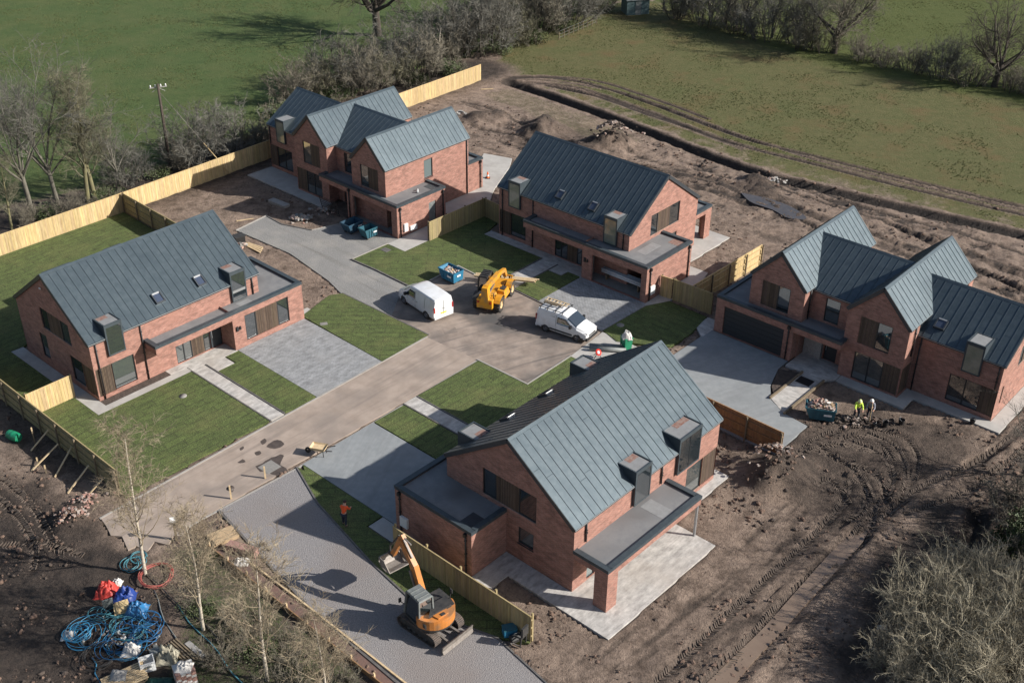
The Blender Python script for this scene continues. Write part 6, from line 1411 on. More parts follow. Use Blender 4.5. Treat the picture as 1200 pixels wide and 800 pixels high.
def person(label,loc,rz,top,legs,hat,lean=.15,arms=((.20,.18),(.20,.18)),step=.10,head_tilt=.3,sleeve=None,group=None):
    t=thing('person',label,'person',loc,rz,group)      # faces +x
    L=lean; pel=Vector((0,0,.93)); ch=pel+Vector((math.sin(L)*.42,0,math.cos(L)*.42)); nk=ch+Vector((math.sin(L*1.2)*.16,0,math.cos(L*1.2)*.14)); hd_=nk+Vector((math.sin(L+head_tilt)*.13,0,math.cos(L+head_tilt)*.13))
    V=[pel,pel.lerp(ch,.5),ch,nk,hd_,hd_+Vector((.035,0,.07))]; E=[(0,1),(1,2),(2,3),(3,4),(4,5)]; Rr=[.125,.12,.135,.058,.095,.085]
    nose=hd_+Vector((.115,0,-.01)); V.append(nose); E.append((4,6)); Rr.append(.018)
    for sg in (1,-1): V.append(hd_+Vector((0,sg*.10,0))); E.append((4,len(V)-1)); Rr.append(.018)
    arm=[];leg=[];wr=[]
    for sg,(fa,ea) in zip((1,-1),arms):
        sh=ch+Vector((0,sg*.19,.03)); el=sh+Vector((math.sin(fa)*.29,sg*.06,-math.cos(fa)*.29)); w=el+Vector((math.sin(fa+ea)*.25,-sg*.03,-math.cos(fa+ea)*.25))
        i=len(V); V+= [sh,el,w]; E+=[(2,i),(i,i+1),(i+1,i+2)]; Rr+=[.068,.050,.036]; arm.append((sh,el,w))
        d=(w-el).normalized(); sd=Vector((0,1,0)); pm_=w+d*.07; V.append(pm_); E.append((i+2,i+3)); Rr.append(.035)
        fx=d.cross(sd).normalized()
        for k in range(4):
            b=pm_+sd*((k-1.5)*.022)+d*.025; m_=b+d*(.035+.008*(1.5-abs(k-1.5)))+fx*.012; e=m_+d*.02+fx*.028
            j=len(V); V+=[b,m_,e]; E+=[(i+3,j),(j,j+1),(j+1,j+2)]; Rr+=[.010,.009,.007]
        j=len(V); V+=[w+d*.045+sd*(-sg*.04),w+d*.085+sd*(-sg*.06)]; E+=[(i+3,j),(j,j+1)]; Rr+=[.011,.009]; wr.append(w)
    for sg in (1,-1):
        hp=pel+Vector((0,sg*.10,-.06)); kn_=Vector((sg*step*.6+.04,sg*.11,.50)); an=Vector((sg*step,sg*.12,.09)); to=an+Vector((.17,sg*.02,-.05))
        i=len(V); V+=[hp,kn_,an,to]; E+=[(0,i),(i,i+1),(i+1,i+2),(i+2,i+3)]; Rr+=[.10,.068,.046,.042]; leg.append((hp,kn_,an,to))
    skin_mesh('body',V,E,Rr,'skin',t)
    V=[pel+Vector((0,0,-.02)),pel.lerp(ch,.5),ch,nk-Vector((0,0,.04))]; E=[(0,1),(1,2),(2,3)]; Rr=[.15,.145,.165,.085]
    for (sh,el,w) in arm: i=len(V); V+=[sh,el,el.lerp(w,.85)]; E+=[(2,i),(i,i+1),(i+1,i+2)]; Rr+=[.088,.066,.052]
    skin_mesh('jacket',V,E,Rr,top,t)
    V=[pel]; E=[]; Rr=[.138]
    for (hp,k_,an,to) in leg: i=len(V); V+=[hp,k_,k_.lerp(an,.9)]; E+=[(0,i),(i,i+1),(i+1,i+2)]; Rr+=[.112,.082,.068]
    skin_mesh('trousers',V,E,Rr,legs,t)
    for (hp,k_,an,to) in leg: skin_mesh('boot',[an+Vector((0,0,.06)),an+Vector((0,0,-.03)),to],[(0,1),(1,2)],[.060,.058,.050],'machine_black',t)
    m=MB(True); q=hd_+Vector((.02,0,.055))
    prof=[(.145,0),(.128,.012),(.125,.05),(.10,.10),(.055,.135),(.004,.146)] if hat!='hair' else [(.108,-.02),(.112,.02),(.10,.07),(.06,.10),(.004,.112)]
    m.lathe(prof,16,q); m.build('helmet' if hat!='hair' else 'hair',hat,t)
    if hat!='hair': pass
    e=MB(True)
    for sg in (1,-1): e.lathe([(.001,-.012),(.012,0),(.001,.012)],8,hd_+Vector((.088,sg*.035,.015)))
    e.build('eyes','black_plastic',t)
    st=MB()
    return t
q=G(404,616); person('worker in an orange high visibility jacket and dark trousers standing on the gravel bay',(q.x,q.y,.006),R(75),'orange_vest','navy_cloth','hair',lean=.28,arms=((.55,.7),(.55,.7)),head_tilt=.5)
q=G(1003,489); person('worker in a yellow helmet and yellow vest bending over the mud by the rubble skip',(q.x,q.y,hz(q.x,q.y)),R(-95),'yellow_vest','navy_cloth','helmet_yellow',lean=.35,arms=((.7,.5),(.6,.6)))
q=G(1018,489); person('worker in a white helmet and grey top holding a pole, right of the yellow vest',(q.x,q.y,hz(q.x,q.y)),R(-110),'grey_cloth','navy_cloth','helmet_white',lean=.25,arms=((.5,.9),(.3,.4)))
qp=Vector((q.x-.12,q.y-.62,hz(q.x,q.y-.6))); m=MB(True); m.tube([(0,0,-.1),(.02,.12,1.55)],.022,6); sh=m.build('levelling_pole','timber_pale',loc=qp); tag(sh,'pale pole held upright in the mud by the white helmeted worker','pole')
# ================================================================= SMALL THINGS
def place(px,py,z=None):
    p=G(px,py); return Vector((p.x,p.y,hz(p.x,p.y) if z is None else z))
def skip(label,px,py,rz,mat,w=1.5,d=1.1,h=1.0,fill=None,z=0.0,flap=True):
    t=thing('site_skip',label,'skip',place(px,py,z),rz); m=MB()
    a,b=w/2,d/2; k=.05
    bot=[(-a*.72,-b*.9),(a*.95,-b*.9),(a*.95,b*.9),(-a*.72,b*.9)]; top=[(-a*1.1,-b),(a,-b),(a,b),(-a*1.1,b)]
    ti=[(x*(1-k*1.2),y*(1-k*1.2)) for x,y in top]; bi=[(x*.93,y*.93) for x,y in bot]
    for i in range(4):
        j=(i+1)%4
        m.face([(*bot[i],.18),(*bot[j],.18),(*top[j],h),(*top[i],h)]); m.face([(*bi[j],.24),(*bi[i],.24),(*ti[i],h),(*ti[j],h)]); m.face([(*top[i],h),(*top[j],h),(*ti[j],h),(*ti[i],h)])
    m.face([(*q,.18) for q in bot[::-1]]); m.face([(*q,.24) for q in bi])
    for i in range(4): j=(i+1)%4; m.bar((*top[i],h-.04),(*top[j],h-.04),.07,.08)
    for x in (-.4*a,0,.4*a,.8*a): m.bar((x,-b*.9-.03,.2),(x,-b-.02,h-.06),.05); m.bar((x,b*.9+.03,.2),(x,b+.02,h-.06),.05)
    m.build('hopper',mat,t); m=MB(); m.box(-a*.7,a*.9,-b*.6,-b*.38,.06,.18); m.box(-a*.7,a*.9,b*.38,b*.6,.06,.18); m.build('fork_pockets','machine_black',t)
    for x in (-a*.6,a*.8):
        for sg in (1,-1): m=MB(); m.cyl((x,sg*b*.7-.03,.08),(x,sg*b*.7+.03,.08),.08,10); m.build('castor','tyre',t)
    m=MB(); m.box(a*.2,a*.75,-b-.075,-b-.068,h*.58,h*.72); m.box(a+.022,a+.03,-b*.35,b*.35,h*.6,h*.75); m.build('label_plate','white_plastic',t)
    if fill:
        r=random.Random(int(px)); m=MB()
        for i in range(60):
            x,y=r.uniform(-a*.9,a*.85),r.uniform(-b*.85,b*.85); zz=h-.12-.22*max(0,1-fill)+.30*(1-(x/a)**2)*(1-(y/b)**2)*fill; s=r.uniform(.06,.17)
            m.obox((x,y,zz+r.uniform(-.05,.05)),(s*1.6,s,s*.8),r.uniform(0,3),r.uniform(-.6,.6),r.uniform(-.6,.6),r.choice((0,0,1,2,3)))
        m.prism([(x*.985,y*.985) for x,y in ti],h-.6,h-.12-.22*max(0,1-fill),0)
        tag(m.build('rubble',['rubble','pink_brick','white_sack','cardboard'],loc=place(px,py,z),rz=rz),'mixed rubble and packaging heaped in the '+label.split(' standing')[0].split(' left')[0].split(' by')[0],'rubble')
    return t
skip('bright blue skip standing left of the yellow loader at the lawn edge',529,328,-.75,'blue_plastic',1.7,1.15,1.05,.25)
skip('dark blue skip in the shade by the cluttered garage, farther one',413,271,.85,'blue_dull',1.6,1.15,1.0,0)
skip('teal skip half in sun by the cluttered garage, nearer one',432,278,.80,'teal_plastic',1.3,1.0,1.0,0)
skip('blue skip heaped with rubble by the two workers on the mud',961,488,-.25,'teal_plastic',1.9,1.1,1.05,1.6,z=None)
# bins, pipes, signs
t=thing('green_bin','green wheeled bin stuffed with white sacking beside the nearest house',"bin",place(734,409,.01),.4); m=MB()
m.hexa([(-.26,-.28,.06),(.26,-.28,.06),(.26,.26,.06),(-.26,.26,.06),(-.31,-.34,1.05),(.31,-.34,1.05),(.31,.36,1.05),(-.31,.36,1.05)]); m.box(-.34,.34,-.37,.39,1.0,1.07); m.build('tub','green_plastic',t,bevel=.02)
m=MB(); m.box(-.33,.33,.37,.42,.25,1.02); m.build('lid','green_plastic',t)
for sg in (1,-1): m=MB(); m.cyl((sg*.27-.03,.28,.10),(sg*.27+.03,.28,.10),.10,12); m.build('wheel','tyre',t)
def crumple(name,label,cat,mat,px,py,rx,ry,h,seed,z=None,rz=0,world=None):
    n=26; m=MB(True); V=[];F=[]; r=np.random.RandomState(seed); ox,oy=r.rand()*50,r.rand()*50
    xs=np.linspace(-1,1,n); X,Y=np.meshgrid(xs,xs); rad=np.sqrt(X**2+Y**2); k=np.clip(1.12-np.maximum(abs(X),abs(Y))**3*.9-rad**2*.25,0.02,1)
    rid=np.abs(fbm(X*3+ox,Y*3+oy,4)-.5)*2; Zz=h*(.35+.9*fbm(X*1.4+oy,Y*1.4+ox,3)-.75*rid)*np.clip(k,0,1); Zz=np.maximum(Zz,.01)
    XX=X*rx*(1+.35*(fbm(X*1.5+ox,Y*1.5,2)-.5)); YY=Y*ry*(1+.35*(fbm(X*1.5,Y*1.5+oy,2)-.5))
    for j in range(n):
        for i in range(n): V.append((XX[j,i],YY[j,i],Zz[j,i]))
    for j in range(n-1):
        for i in range(n-1):
            F.append((j*n+i,j*n+i+1,(j+1)*n+i+1,(j+1)*n+i))
    b=len(V); ring=[i for i in range(n)]+[j*n+n-1 for j in range(1,n)]+[(n-1)*n+i for i in range(n-2,-1,-1)]+[j*n for j in range(n-2,0,-1)]
    V+=[(V[q][0],V[q][1],-.05) for q in ring]
    for q in range(len(ring)): w=(q+1)%len(ring); F.append((ring[w],ring[q],b+q,b+w))
    m.idx(V,F); p=world if world else place(px,py,z); return tag(m.build(name,mat,loc=p,rz=rz),label,cat)
crumple('white_sack','crumpled white sack poking out of the green bin','sack','white_sack',734,409,.36,.38,.55,3,1.04)
t=thing('pipe_stack','two grey plastic pipes lying on the concrete beside the green bin','pipes',place(712,410,.03),-.08); 
for k in range(2): m=MB(True); m.tube([(-1.35,k*.42-.2,.16),(1.35,k*.42-.2,.16)],.17,14); m.build('pipe','machine_grey',t)
t=thing('round_sign','round red and white sign on a small frame, lying by the grey pipes','sign',place(699.5,419,.01),.5); m=MB(True); m.lathe([(.001,.35),(.26,.35),(.26,.37),(.001,.37)],20); o=m.build('red_disc','red_paint',t); o.rotation_euler=(.9,0,.2); o.location=(0,.2,.25)
m=MB(True); m.lathe([(.001,.372),(.12,.372),(.12,.378),(.001,.378)],18); o=m.build('white_centre','white_paint',t); o.rotation_euler=(.9,0,.2); o.location=(0,.2,.25); m=MB(); m.bar((-.3,-.1,0),(0,-.05,.5),.04); m.bar((.3,-.1,0),(0,-.05,.5),.04); m.bar((0,.4,0),(0,-.05,.5),.04); m.build('stand','machine_black',t)
# traffic cone on the patio
t=thing('traffic_cone','small traffic cone alone on the pale patio behind the cluttered garage house','cone',place(571.5,209,.03)); m=MB(True); m.lathe([(.17,.03),(.10,.28),(.05,.62),(.035,.64),(.001,.64)],14); m.build('cone','orange_plastic',t); m=MB(); m.box(-.22,.22,-.22,.22,0,.04); m.build('base','black_plastic',t); m=MB(True); m.lathe([(.127,.20),(.088,.36)],14); m.build('band','white_paint',t)
# wheelbarrow at the road edge
q=place(374,532,.02); t=thing('wheelbarrow','wheelbarrow with a pale tray parked at the road edge by the grey drive','wheelbarrow',q,2.9); m=MB(); bt=[(-.35,-.22),(.25,-.20),(.25,.20),(-.35,.22)]; tp=[(-.55,-.36),(.50,-.34),(.50,.34),(-.55,.36)]
for i in range(4): j=(i+1)%4; m.face([(*bt[i],.36),(*bt[j],.36),(*tp[j],.66),(*tp[i],.66)]); m.face([(bt[j][0]*.95,bt[j][1]*.95,.39),(bt[i][0]*.95,bt[i][1]*.95,.39),(tp[i][0]*.96,tp[i][1]*.96,.66),(tp[j][0]*.96,tp[j][1]*.96,.66)])
m.face([(*p,.36) for p in bt[::-1]]); m.face([(x*.95,y*.95,.39) for x,y in bt]); m.box(-.5,.45,-.32,.32,.50,.56,0); m.build('tray','timber_pale',t)
m=MB()
for sg in (1,-1): m.bar((-1.05,sg*.30,.62),(.72,sg*.06,.24),.045); m.bar((-.38,sg*.24,.45),(-.42,sg*.26,0),.04)
m.build('frame','machine_black',t); m=MB(True); m.lathe([(.08,-.05),(.2,-.045),(.2,.045),(.08,.05)],16,(.75,0,.2),'y'); m.build('wheel','tyre',t)
# loads and clutter of the open garages
dh=POSE['D'][2]
t=thing('pipe_stack','stack of long white plastic pipes inside the open garage','pipes',(*LW('D',13.7,-.35),.03),dh); 
for k in range(6): m=MB(True); z=.62+(k//3)*.2; y=(k%3)*.24; m.tube([(-2.1,y,z),(2.1,y,z)],.105,10); m.build('pipe','pipe_white',t)
m=MB()
for x in (-1.6,1.6): m.box(x-.05,x+.05,-.1,.6,0,.50); m.box(x-.06,x+.06,-.14,.64,.46,.515)
m.build('trestle','timber_post',t)
bh_=POSE['B'][2]
t=thing('builders_board','pale builder\'s board leaning on a heap inside the cluttered garage','board',(*LW('B',1.2,.6),.03),bh_); m=MB(); m.obox((0,0,.75),(2.4,.9,.06),0,.55,.0); m.build('sheet','cardboard',t); m=MB(); m.box(-1.0,1.0,.35,.8,0,.7); m.build('heap','machine_black',t)
o=tag(MB().build('x','soil') if False else (lambda m:(m.obox((0,0,.35),(1.1,.8,.7)),m.build('cement_bags','white_sack',loc=(*LW('B',2.9,1.6),.03),rz=bh_))[1])(MB()),'dim block of cement bags at the back of the cluttered garage','bags')
# front garden debris at the far left house
t=thing('mesh_panel','dark wire mesh panel leaning by the porch of the cluttered garage house','mesh panel',(*LW('B',6.0,-1.35),.0),bh_+PI); m=MB()
for k in range(11): m.bar((-1.1+k*.22,0,.02),(-1.1+k*.22,.35,1.5),.025)
for k in range(8): m.bar((-1.1,.35*k/7,.02+1.48*k/7),(1.1,.35*k/7,.02+1.48*k/7),.025)
m.build('mesh','machine_black',t); m=MB(); m.bar((-1.14,0,0),(-1.14,.36,1.55),.05); m.bar((1.14,0,0),(1.14,.36,1.55),.05); m.build('frame','machine_black',t)
m=MB()
for k in range(5): m.box(-1.1+rng.uniform(-.04,.04),1.1,-.35,.35,k*.05,k*.05+.045)
tag(m.build('board_stack','stone_block',loc=place(327,238.5),rz=bh_+.06),'low stack of pale boards on the bare garden of the far left house','boards')
r=random.Random(31)
def rubble(label,px,py,n,rx,ry,mats,s=.12,h=.25,cat='rubble'):
    m=MB(); p=place(px,py)
    for i in range(n):
        x,y=r.gauss(0,.45)*rx,r.gauss(0,.45)*ry; z=max(0,h*(1-(x/rx)**2-(y/ry)**2)); k=s*r.uniform(.5,1.6)
        m.obox((x,y,z+k*.2),(k*1.7,k,k*.8),r.uniform(0,3),r.uniform(-.5,.5),r.uniform(-.5,.5),r.randrange(len(mats)))
    return tag(m.build('rubble_heap',mats,loc=p),label,cat,kind='stuff' if n>1 else None)
rubble('scattered broken blocks in front of the far left porch',352,256,46,1.3,.8,['stone_block','rubble','machine_grey'],.16,.3)
rubble('broken blocks beside the mesh panel at the far left porch',382,247,30,1.2,.7,['stone_block','rubble'],.15,.25)
rubble('pinkish heap of crushed brick on the mud at the end of the left fence',86,611,80,.9,.8,['pink_brick','rubble','soil'],.09,.35)
rubble('small pale rubble scatter on the mud left of the birch',100,590,50,1.2,.8,['rubble','pink_brick'],.08,.2)
rubble('pale stones lying on the mud right of the bright fence end',541,134,10,.9,.5,['stone_block'],.16,.1)
rubble('pale stones beside the dark puddle on the back mud',905,214,40,1.6,.9,['rubble','stone_block'],.13,.4)
rubble('dark stony heap on the mud below the brown fence',905,553,90,1.7,1.1,['soil_dark','rubble','soil'],.11,.75)
rubble('dark lump heap behind the dark roofed house, with grey stones',717,172,110,1.9,1.0,['soil_dark','rubble','soil_dark'],.14,1.0)
rubble('gravelly spill in the gravel drive near the white van',424,327,26,.8,.5,['rubble'],.10,.12)
rubble('single pale boulder on the mud in front of the pale bushes',1034,735,1,.05,.05,['stone_block'],.34,.02,'boulder')
t=thing('black_crate','black crate standing at the gravel drive edge behind the left house','crate',place(280,283),.7); m=MB(); m.box(-.45,.45,-.35,.35,0,.08); m.box(-.45,-.40,-.35,.35,.08,.6); m.box(.40,.45,-.35,.35,.08,.6); m.box(-.40,.40,-.35,-.30,.08,.6); m.box(-.40,.40,.30,.35,.08,.6); m.build('box','black_plastic',t); m=MB(); m.obox((.05,0,.63),(.98,.78,.05),0,.05); m.build('lid','machine_black',t)
m=MB()
for k in range(4): m.obox((0,k*.16,.04+.02*k),(2.6-.3*k,.14,.05),.05*k)
tag(m.build('loose_planks','timber_pale',loc=place(294,290),rz=-.72),'loose pale planks on the soil strip behind the left house','planks')
rubble('small stack of pale bricks beside the black crate',284,289,22,.5,.35,['stone_block','rubble'],.16,.3,'bricks')
m=MB(); m.obox((0,0,.03),(1.5,.12,.05)); tag(m.build('timber_offcut','timber_pale',loc=place(287,257),rz=.35),'single pale offcut on the bare brown garden','offcut')
m=MB(); m.obox((0,0,.03),(1.4,.12,.06)); tag(m.build('timber_offcut','timber_pale',loc=place(571,104),rz=.15),'pale offcut on the bare ground past the bright fence end','offcut')
# blue crate and black stand at the excavator fence end
t=thing('tool_crate','blue crate at the lower end of the excavator fence','crate',(*LW('C',18.55,9.3),.05),.3); m=MB(); m.box(-.35,.35,-.25,.25,0,.45); m.build('box','blue_plastic',t,bevel=.02); m=MB(); m.box(-.37,.37,-.27,.27,.45,.50); m.build('lid','teal_plastic',t)
t=thing('roller_stand','black metal stand leaning at the lower end of the excavator fence','stand',(*LW('C',18.65,10.35),.05),-2.2); m=MB(); m.bar((-.25,0,0),(-.2,.1,1.35),.06); m.bar((.25,0,0),(.2,.1,1.35),.06); m.box(-.25,.25,.05,.16,.75,1.35); m.bar((-.2,.05,.6),(.2,.05,.6),.06); m.build('frame','machine_black',t); m=MB(); m.bar((-.4,-.5,.04),(.4,-.5,.04),.09); m.bar((.25,0,.05),(.3,-.5,.05),.06); m.build('foot','bare_metal',t)
t=thing('black_toolbag','black tool bag on the dark grass between crate and stand','bag',(*LW('C',18.6,9.85),.05),.5); m=MB(); m.extrude_x([(-.2,0),(.2,0),(.22,.2),(.08,.34),(-.08,.34),(-.22,.2)],-.35,.35); m.build('bag','machine_black',t,bevel=.03); m=MB(True); m.tube([(-.18,0,.33),(-.15,0,.46),(.15,0,.46),(.18,0,.33)],.02,6); m.build('handle','machine_grey',t)
# buckets and tools by the workers
for k,(px,py,s,lab) in enumerate(((1037,499,1.0,'black bucket tipped upright on the mud right of the workers'),(1056,496,1.1,'black bucket farther right of the workers, by the paving'),(1139,496,1.0,'black bucket at the corner of the paving by the right wing'),(1024,500,.8,'small black bucket nearest the white helmeted worker'))):
    t=thing('bucket',lab,'bucket',place(px,py)+Vector((0,0,.02)),k*1.3,None,s); m=MB(True); m.lathe([(.001,.02),(.15,.02),(.20,.36),(.185,.36),(.14,.05),(.001,.05)],14); m.build('tub','black_plastic',t,sharp=40); m=MB(True); m.tube([(.2,0,.34),(.16,.1,.44),(0,.16,.48),(-.16,.1,.44),(-.2,0,.34)],.01,4); m.build('handle','steel',t)
rubble('churned dark spoil round the workers feet',1012,493,120,2.6,.6,['soil_dark','soil_dark','rubble'],.10,.12,'spoil')
# pole
p=place(200,198); t=thing('telegraph_pole','dark telegraph pole with a pale crossarm and stay wire behind the left fence','telegraph pole',p,.4); m=MB(True); m.tube([(0,0,-.5),(0,0,8.6)],[.17,.12],10); m.build('pole','pole_wood',t)
m=MB(); m.bar((-.8,.14,8.25),(.8,.14,8.25),.07,.08); m.bar((-.6,.14,7.85),(.0,.14,8.2),.04); m.bar((.6,.14,7.85),(0,.14,8.2),.04); ca_=m.build('crossarm','stone_block',t)
for x in (-.7,-.25,.25,.7): m=MB(True); m.lathe([(.05,8.31),(.075,8.36),(.05,8.41),(.07,8.46),(.03,8.53),(.001,8.54)],10,(x,.14,0)); m.build('insulator','white_plastic',ca_)
m=MB()
for k in range(9): m.cyl((0,.10 if k%2 else -.10,3.0+k*.45),(0,.24 if k%2 else -.24,3.0+k*.45),.015,5)
m.build('climbing_steps','steel',t)
a=Vector((p.x,p.y,p.z+7.9)); b=G(270,205); b.z=.1; m=MB(True); bl_=(b-a); m.tube([a,a.lerp(b,.62)],.022,5); m.tube([a.lerp(b,.62),b],.045,6,m=1); tag(m.build('stay_wire',['bare_metal','timber_new']),'stay wire with a yellow guard running from the telegraph pole into the garden','stay wire')
# wire fence and shed at the top
t=thing('wire_fence','short run of pale wire fence posts at the edge of the top hedge','fence',place(655,46),hd(place(655,46),place(686,33))); 
for k in range(9): m=MB(); m.box(k*1.1-.04,k*1.1+.04,-.04,.04,-.2,1.0+.1*(k%2)); m.build('post','timber_post',t)
m=MB()
for z in (.3,.7,1.1): m.bar((0,0,z),(8.8,0,z),.02)
m.build('wires','steel',t)
t=thing('shed','teal timber shed cut by the top edge beside the field hedge','shed',place(744,14),.25); m=MB(); m.box(-1.6,1.6,-1.2,1.2,-.1,2.0)
for k in range(16): m.box(-1.6+k*.2,-1.6+k*.2+.185,-1.225,-1.2,-.1,2.0)
m.build('wall','shed_teal',t); m=MB(); m.hexa([(-1.75,-1.4,2.0),(1.75,-1.4,2.0),(1.75,0,2.55),(-1.75,0,2.55),(-1.75,-1.4,2.07),(1.75,-1.4,2.07),(1.75,0,2.62),(-1.75,0,2.62)]); m.hexa([(-1.75,0,2.55),(1.75,0,2.55),(1.75,1.4,2.0),(-1.75,1.4,2.0),(-1.75,0,2.62),(1.75,0,2.62),(1.75,1.4,2.07),(-1.75,1.4,2.07)]); m.build('roof','machine_grey',t); m=MB(); m.box(-.4,.4,-1.26,-1.226,0,1.8); m.build('door','machine_grey',t)
# dark standing water
c=catmull([G2(*q) for q in ((868,226),(900,233),(928,243),(945,256),(925,256),(905,246),(880,237),(868,226))],.4)[:-1]; m=MB(); m.prism([tuple(q) for q in c],-.3,.03); o=m.build('puddle','puddle'); o['kind']='structure'
# ---------------- bottom left materials heap
def coil(name,label,px,py,R0,loops,rt,mat,seed,jit=.10,h=.3,tilt=0,z=None,lift=.0,cat='pipe coil'):
    r=random.Random(seed); P=[]; n=22; dx=dy=0
    for k in range(loops*n+1):
        a=2*PI*k/n
        if k%n==0: dx,dy,rr=r.gauss(0,jit),r.gauss(0,jit),R0*r.uniform(1-jit,1+jit*.6)
        zz=rt+h*((k*0.618/n)%1)+.04*math.sin(a*2+seed); P.append((dx+rr*math.cos(a),dy+rr*math.sin(a)*(1+.15*math.sin(seed)),zz))
    m=MB(True); Q=[Vector(p) for p in P]
    for i in range(1,len(Q)-1): pass
    # soften the joins between loops
    for _ in range(4): Q=[Q[0]]+[(Q[i-1]+Q[i]*2+Q[i+1])/4 for i in range(1,len(Q)-1)]+[Q[-1]]
    m.tube(Q,rt,5); o=m.build(name,mat,loc=place(px,py)+Vector((0,0,lift)))
    if tilt: o.rotation_euler=(tilt,0,seed)
    return tag(o,label,cat)
coil('pipe_coil','neat coil of bright blue pipe at the left of the heap',93,742,.55,8,.028,'pipe_cyan',1,.16,.35)
coil('pipe_coil','loose wide loops of blue pipe round the neat coil',104,742,1.1,5,.018,'pipe_cyan',2,.20,.25)
coil('pipe_coil','tangled dark blue pipe loops below the tarps',133,758,.8,6,.018,'pipe_blue',3,.28,.3)
coil('pipe_coil','teal pipe loops in the middle of the heap',146,735,1.0,7,.018,'pipe_teal',4,.25,.35)
coil('pipe_coil','blue pipe loops thrown over the right of the heap',165,728,.75,6,.02,'pipe_blue',5,.26,.35)
coil('pipe_coil','pale blue pipe loops at the lower edge of the heap',150,752,1.1,4,.016,'pipe_cyan',6,.25,.2)
coil('pipe_coil','red pipe coil lying round the foot of the first birch',183,676,.98,6,.024,'pipe_red',7,.06,.25)
coil('pipe_coil','small dark teal hose coil left of the first birch',157,661,.6,6,.025,'pipe_teal',8,.25,.2)
coil('pipe_coil','black hose loops half buried under the blue loops',118,768,.9,6,.018,'machine_black',9,.28,.25)
coil('pipe_coil','dark blue hose loops between the plywood and the bulk bag',172,745,.7,7,.02,'pipe_blue',10,.3,.4)
coil('pipe_coil','small teal hose loops beside the grey panel',120,722,.5,6,.02,'pipe_teal',11,.25,.35)
rubble('mixed rubbish strewn between the blue pipe loops',140,748,120,1.9,.9,['machine_black','rubble','machine_grey','white_sack','soil_dark'],.08,.12,'rubbish')
crumple('red_tarp','crumpled red tarpaulin at the top of the heap','tarpaulin','tarp_red',124,693,.58,.55,.8,4)
crumple('blue_tarp','crumpled deep blue tarpaulin beside the red one','tarpaulin','tarp_blue',146,700,.62,.52,.75,5)
crumple('blue_netting','bright blue folded netting at the right of the heap','netting','pipe_blue',160,716,.62,.62,.75,6)
crumple('white_wrap','torn white plastic wrap at the lower middle of the heap','wrap','white_sack',153,762,.45,.42,.6,7)
crumple('white_wrap','scrap of white wrap above the red tarpaulin','wrap','white_sack',137,682,.28,.25,.4,8)
crumple('white_wrap','pale wrap at the left end of the heap','wrap','white_sack',80,744,.35,.35,.4,9)
crumple('sand_bag','lumpy pale bulk bag in front of the timber strips','bulk bag','sand_bag',196,770,.55,.52,1.1,10)
crumple('green_sheet','dark green sheet at the bottom edge beside the brick pack','sheet','green_dark',190,800,.9,.5,.35,11)
m=MB(); m.obox((0,0,.45),(.55,.06,.9),.5,.3); tag(m.build('leaning_sheet','machine_grey',loc=place(128,714)),'grey panel standing tilted between the tarps','panel')
m=MB(); m.obox((0,0,.32),(.75,.65,.03),.35,.45); m.obox((.06,.1,.42),(.7,.6,.03),.5,.4); tag(m.build('plywood_offcut','timber_new',loc=place(143,717)),'yellow plywood offcut tilted in front of the deep blue tarp','plywood')
def box_thing(name,label,cat,px,py,w,d,h,rz,mat,open_=False):
    t=thing(name,label,cat,place(px,py),rz); m=MB()
    if open_:
        m.box(-w/2,w/2,-d/2,d/2,0,.05)
        for q in ((-w/2,-w/2+.04,-d/2,d/2),(w/2-.04,w/2,-d/2,d/2),(-w/2+.04,w/2-.04,-d/2,-d/2+.04),(-w/2+.04,w/2-.04,d/2-.04,d/2)): m.box(*q,.05,h)
    else: m.box(-w/2,w/2,-d/2,d/2,0,h)
    m.build('box',mat,t,bevel=.02)
    m=MB(); m.box(-w*.25,w*.25,-d/2-.012,-d/2-.003,h*.45,h*.7); m.build('panel','machine_grey',t); 
    return t
box_thing('white_box','open white box in front of the pale bulk bag','box',173,781,.75,.62,.62,.45,'white_plastic',True)
box_thing('grey_box','grey box wedged between the white box and the bulk bag','box',183,769,.5,.45,.55,.6,'machine_grey')
t=thing('timber_pallet','pale slatted pallet stack at the bottom edge of the heap','pallet',place(148,797),.62); m=MB()
for k in range(9): m.box(-1.1,1.0+rng.uniform(-.1,.12),-.62+k*.145,-.62+k*.145+.08,.30,.36)
m.build('slats','timber_pale',t); m=MB()
for x in (-.9,0,.85): m.box(x-.06,x+.06,-.62,.62,.17,.295)
m.build('bearers','timber_post',t); m=MB(); m.box(-1.0,.9,-.6,.6,0,.16); m.build('base','timber_post',t)
crumple('white_wrap','pale sheet lying over the left end of the slatted pallet','wrap','stone_block',138,793,.4,.35,.2,12,world=place(140,795)+Vector((0,0,.37)))
t=thing('brick_pack','shrink wrapped pack of pink bricks at the bottom edge, right of the heap','bricks',place(218,797),.5); m=MB()
for k in range(6):
    for i in range(4):
        for j in range(2): m.box(-.5+i*.252,-.5+i*.252+.24,-.42+j*.43,-.42+j*.43+.41,.12+k*.15,.12+k*.15+.14,0 if (i+j+k)%3 else 1)
m.build('bricks',['pink_brick','white_sack'],t); m=MB(); m.box(-.52,.52,-.45,.45,0,.11); m.build('pallet','timber_post',t)
crumple('white_wrap','torn wrap on top of the pink brick pack','wrap','white_sack',218,797,.42,.36,.35,13,world=place(218,797)+Vector((0,0,1.02)))
t=thing('timber_strips','bundle of dark timber strips beside the pale bulk bag','timber',place(213,763),-.75)
for k in range(5): m=MB(); m.box(-1.0,1.0,-.35+k*.15,-.35+k*.15+.08,.05,.13); m.build('strip','timber_post',t)
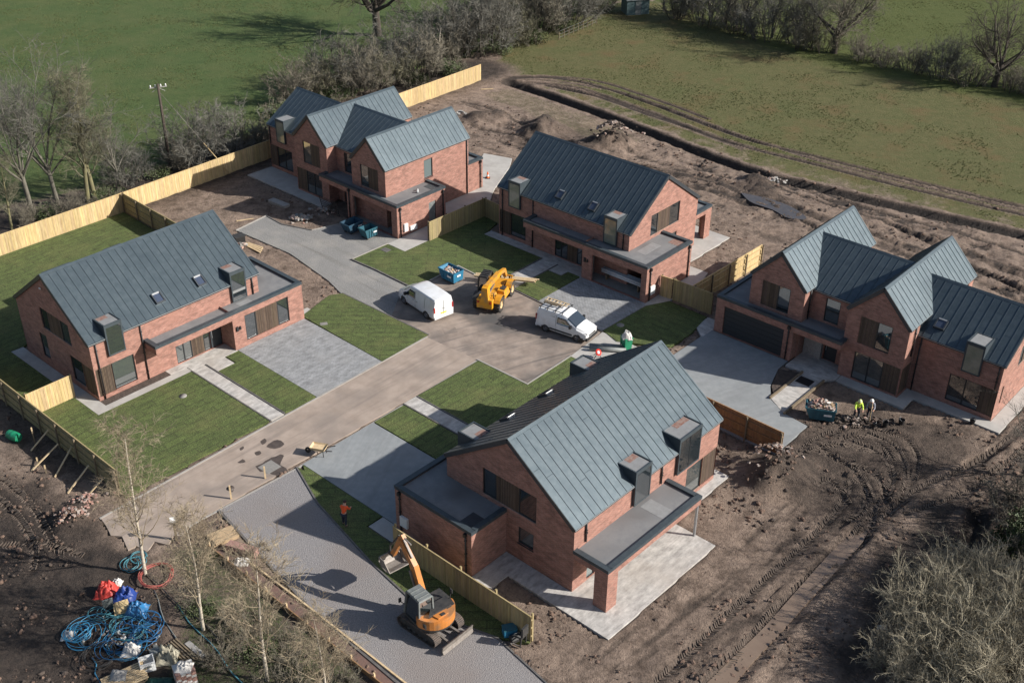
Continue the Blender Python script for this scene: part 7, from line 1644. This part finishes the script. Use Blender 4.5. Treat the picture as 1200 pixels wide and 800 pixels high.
m=MB(); m.obox((0,0,.05),(1.5,.32,.05)); tag(m.build('grey_plank','stone_block',loc=place(229,760),rz=-.72),'single pale grey plank right of the timber strips','plank')
for k,(a_,b_,lab) in enumerate((((165,668),(262,752),'long dark pipe lying from the first birch down past the second'),((178,690),(225,790),'dark scaffold tube running down the right side of the heap'),((205,706),(285,800),'thin blue pipe trailing from the heap under the thicket'))):
    A=place(*a_);B=place(*b_); m=MB(True); pts=[A.lerp(B,i/8)+Vector((.12*math.sin(i*1.3+k),0,.07)) for i in range(9)]; m.tube(pts,.035,6); tag(m.build('loose_pipe',('machine_black','machine_grey','pipe_teal')[k]),lab,'pipe')
A=[place(*q) for q in ((108,770),(113,778),(111,788),(116,797),(121,803))]; m=MB(True); m.tube([a+Vector((0,0,.05)) for a in A],.03,6); tag(m.build('loose_pipe','pipe_cyan'),'blue pipe tail trailing to the bottom edge','pipe')
# green barrel, stacks by the footway, bollard
t=thing('green_barrel','bright green barrel lying on the mud left of the fence','barrel',place(17,514)+Vector((0,0,.32)),-.5); m=MB(True); m.lathe([(.001,-.45),(.29,-.45),(.30,-.40),(.32,-.2),(.305,-.18),(.32,-.16),(.32,.16),(.305,.18),(.32,.2),(.30,.40),(.29,.45),(.001,.45)],18,axis='x'); m.build('drum','green_plastic',t,sharp=40); m=MB(True); m.lathe([(.001,.456),(.05,.456),(.05,.47),(.001,.47)],8,(0,.12,.1),'x'); m.build('bung','green_dark',t)
t=thing('timber_stack','stack of short pale boards beside the gravel bay','timber',place(262,629),.62); 
for k in range(8): m=MB(); m.box(-.75+rng.uniform(-.08,.08),.75,-.55+(k%4)*.28,-.55+(k%4)*.28+.25,.03+(k//4)*.12,.03+(k//4)*.12+.10); m.build('board','cardboard',t)
t=thing('brick_stack','long low stack of pink bricks beside the gravel bay','bricks',place(285,647),-.35); m=MB()
for i in range(7):
    for k in range(4): m.box(-.95+i*.27,-.95+i*.27+.25,-.25+rng.uniform(-.02,.02),.25,k*.13,k*.13+.12)
m.build('bricks','pink_brick',t); crumple('white_sack','two pale sacks dropped below the pink brick stack','sack','white_sack',283,659,.5,.35,.4,21)
t=thing('site_post','short dark post with a white lamp head at the lower end of the road','post',place(207,632),.3); m=MB(); m.box(-.07,.07,-.07,.07,-.2,1.45); m.build('post','timber_post',t); m=MB(); m.obox((0,-.05,1.55),(.36,.26,.20),0,.3); m.build('lamp_head','white_plastic',t,bevel=.03)
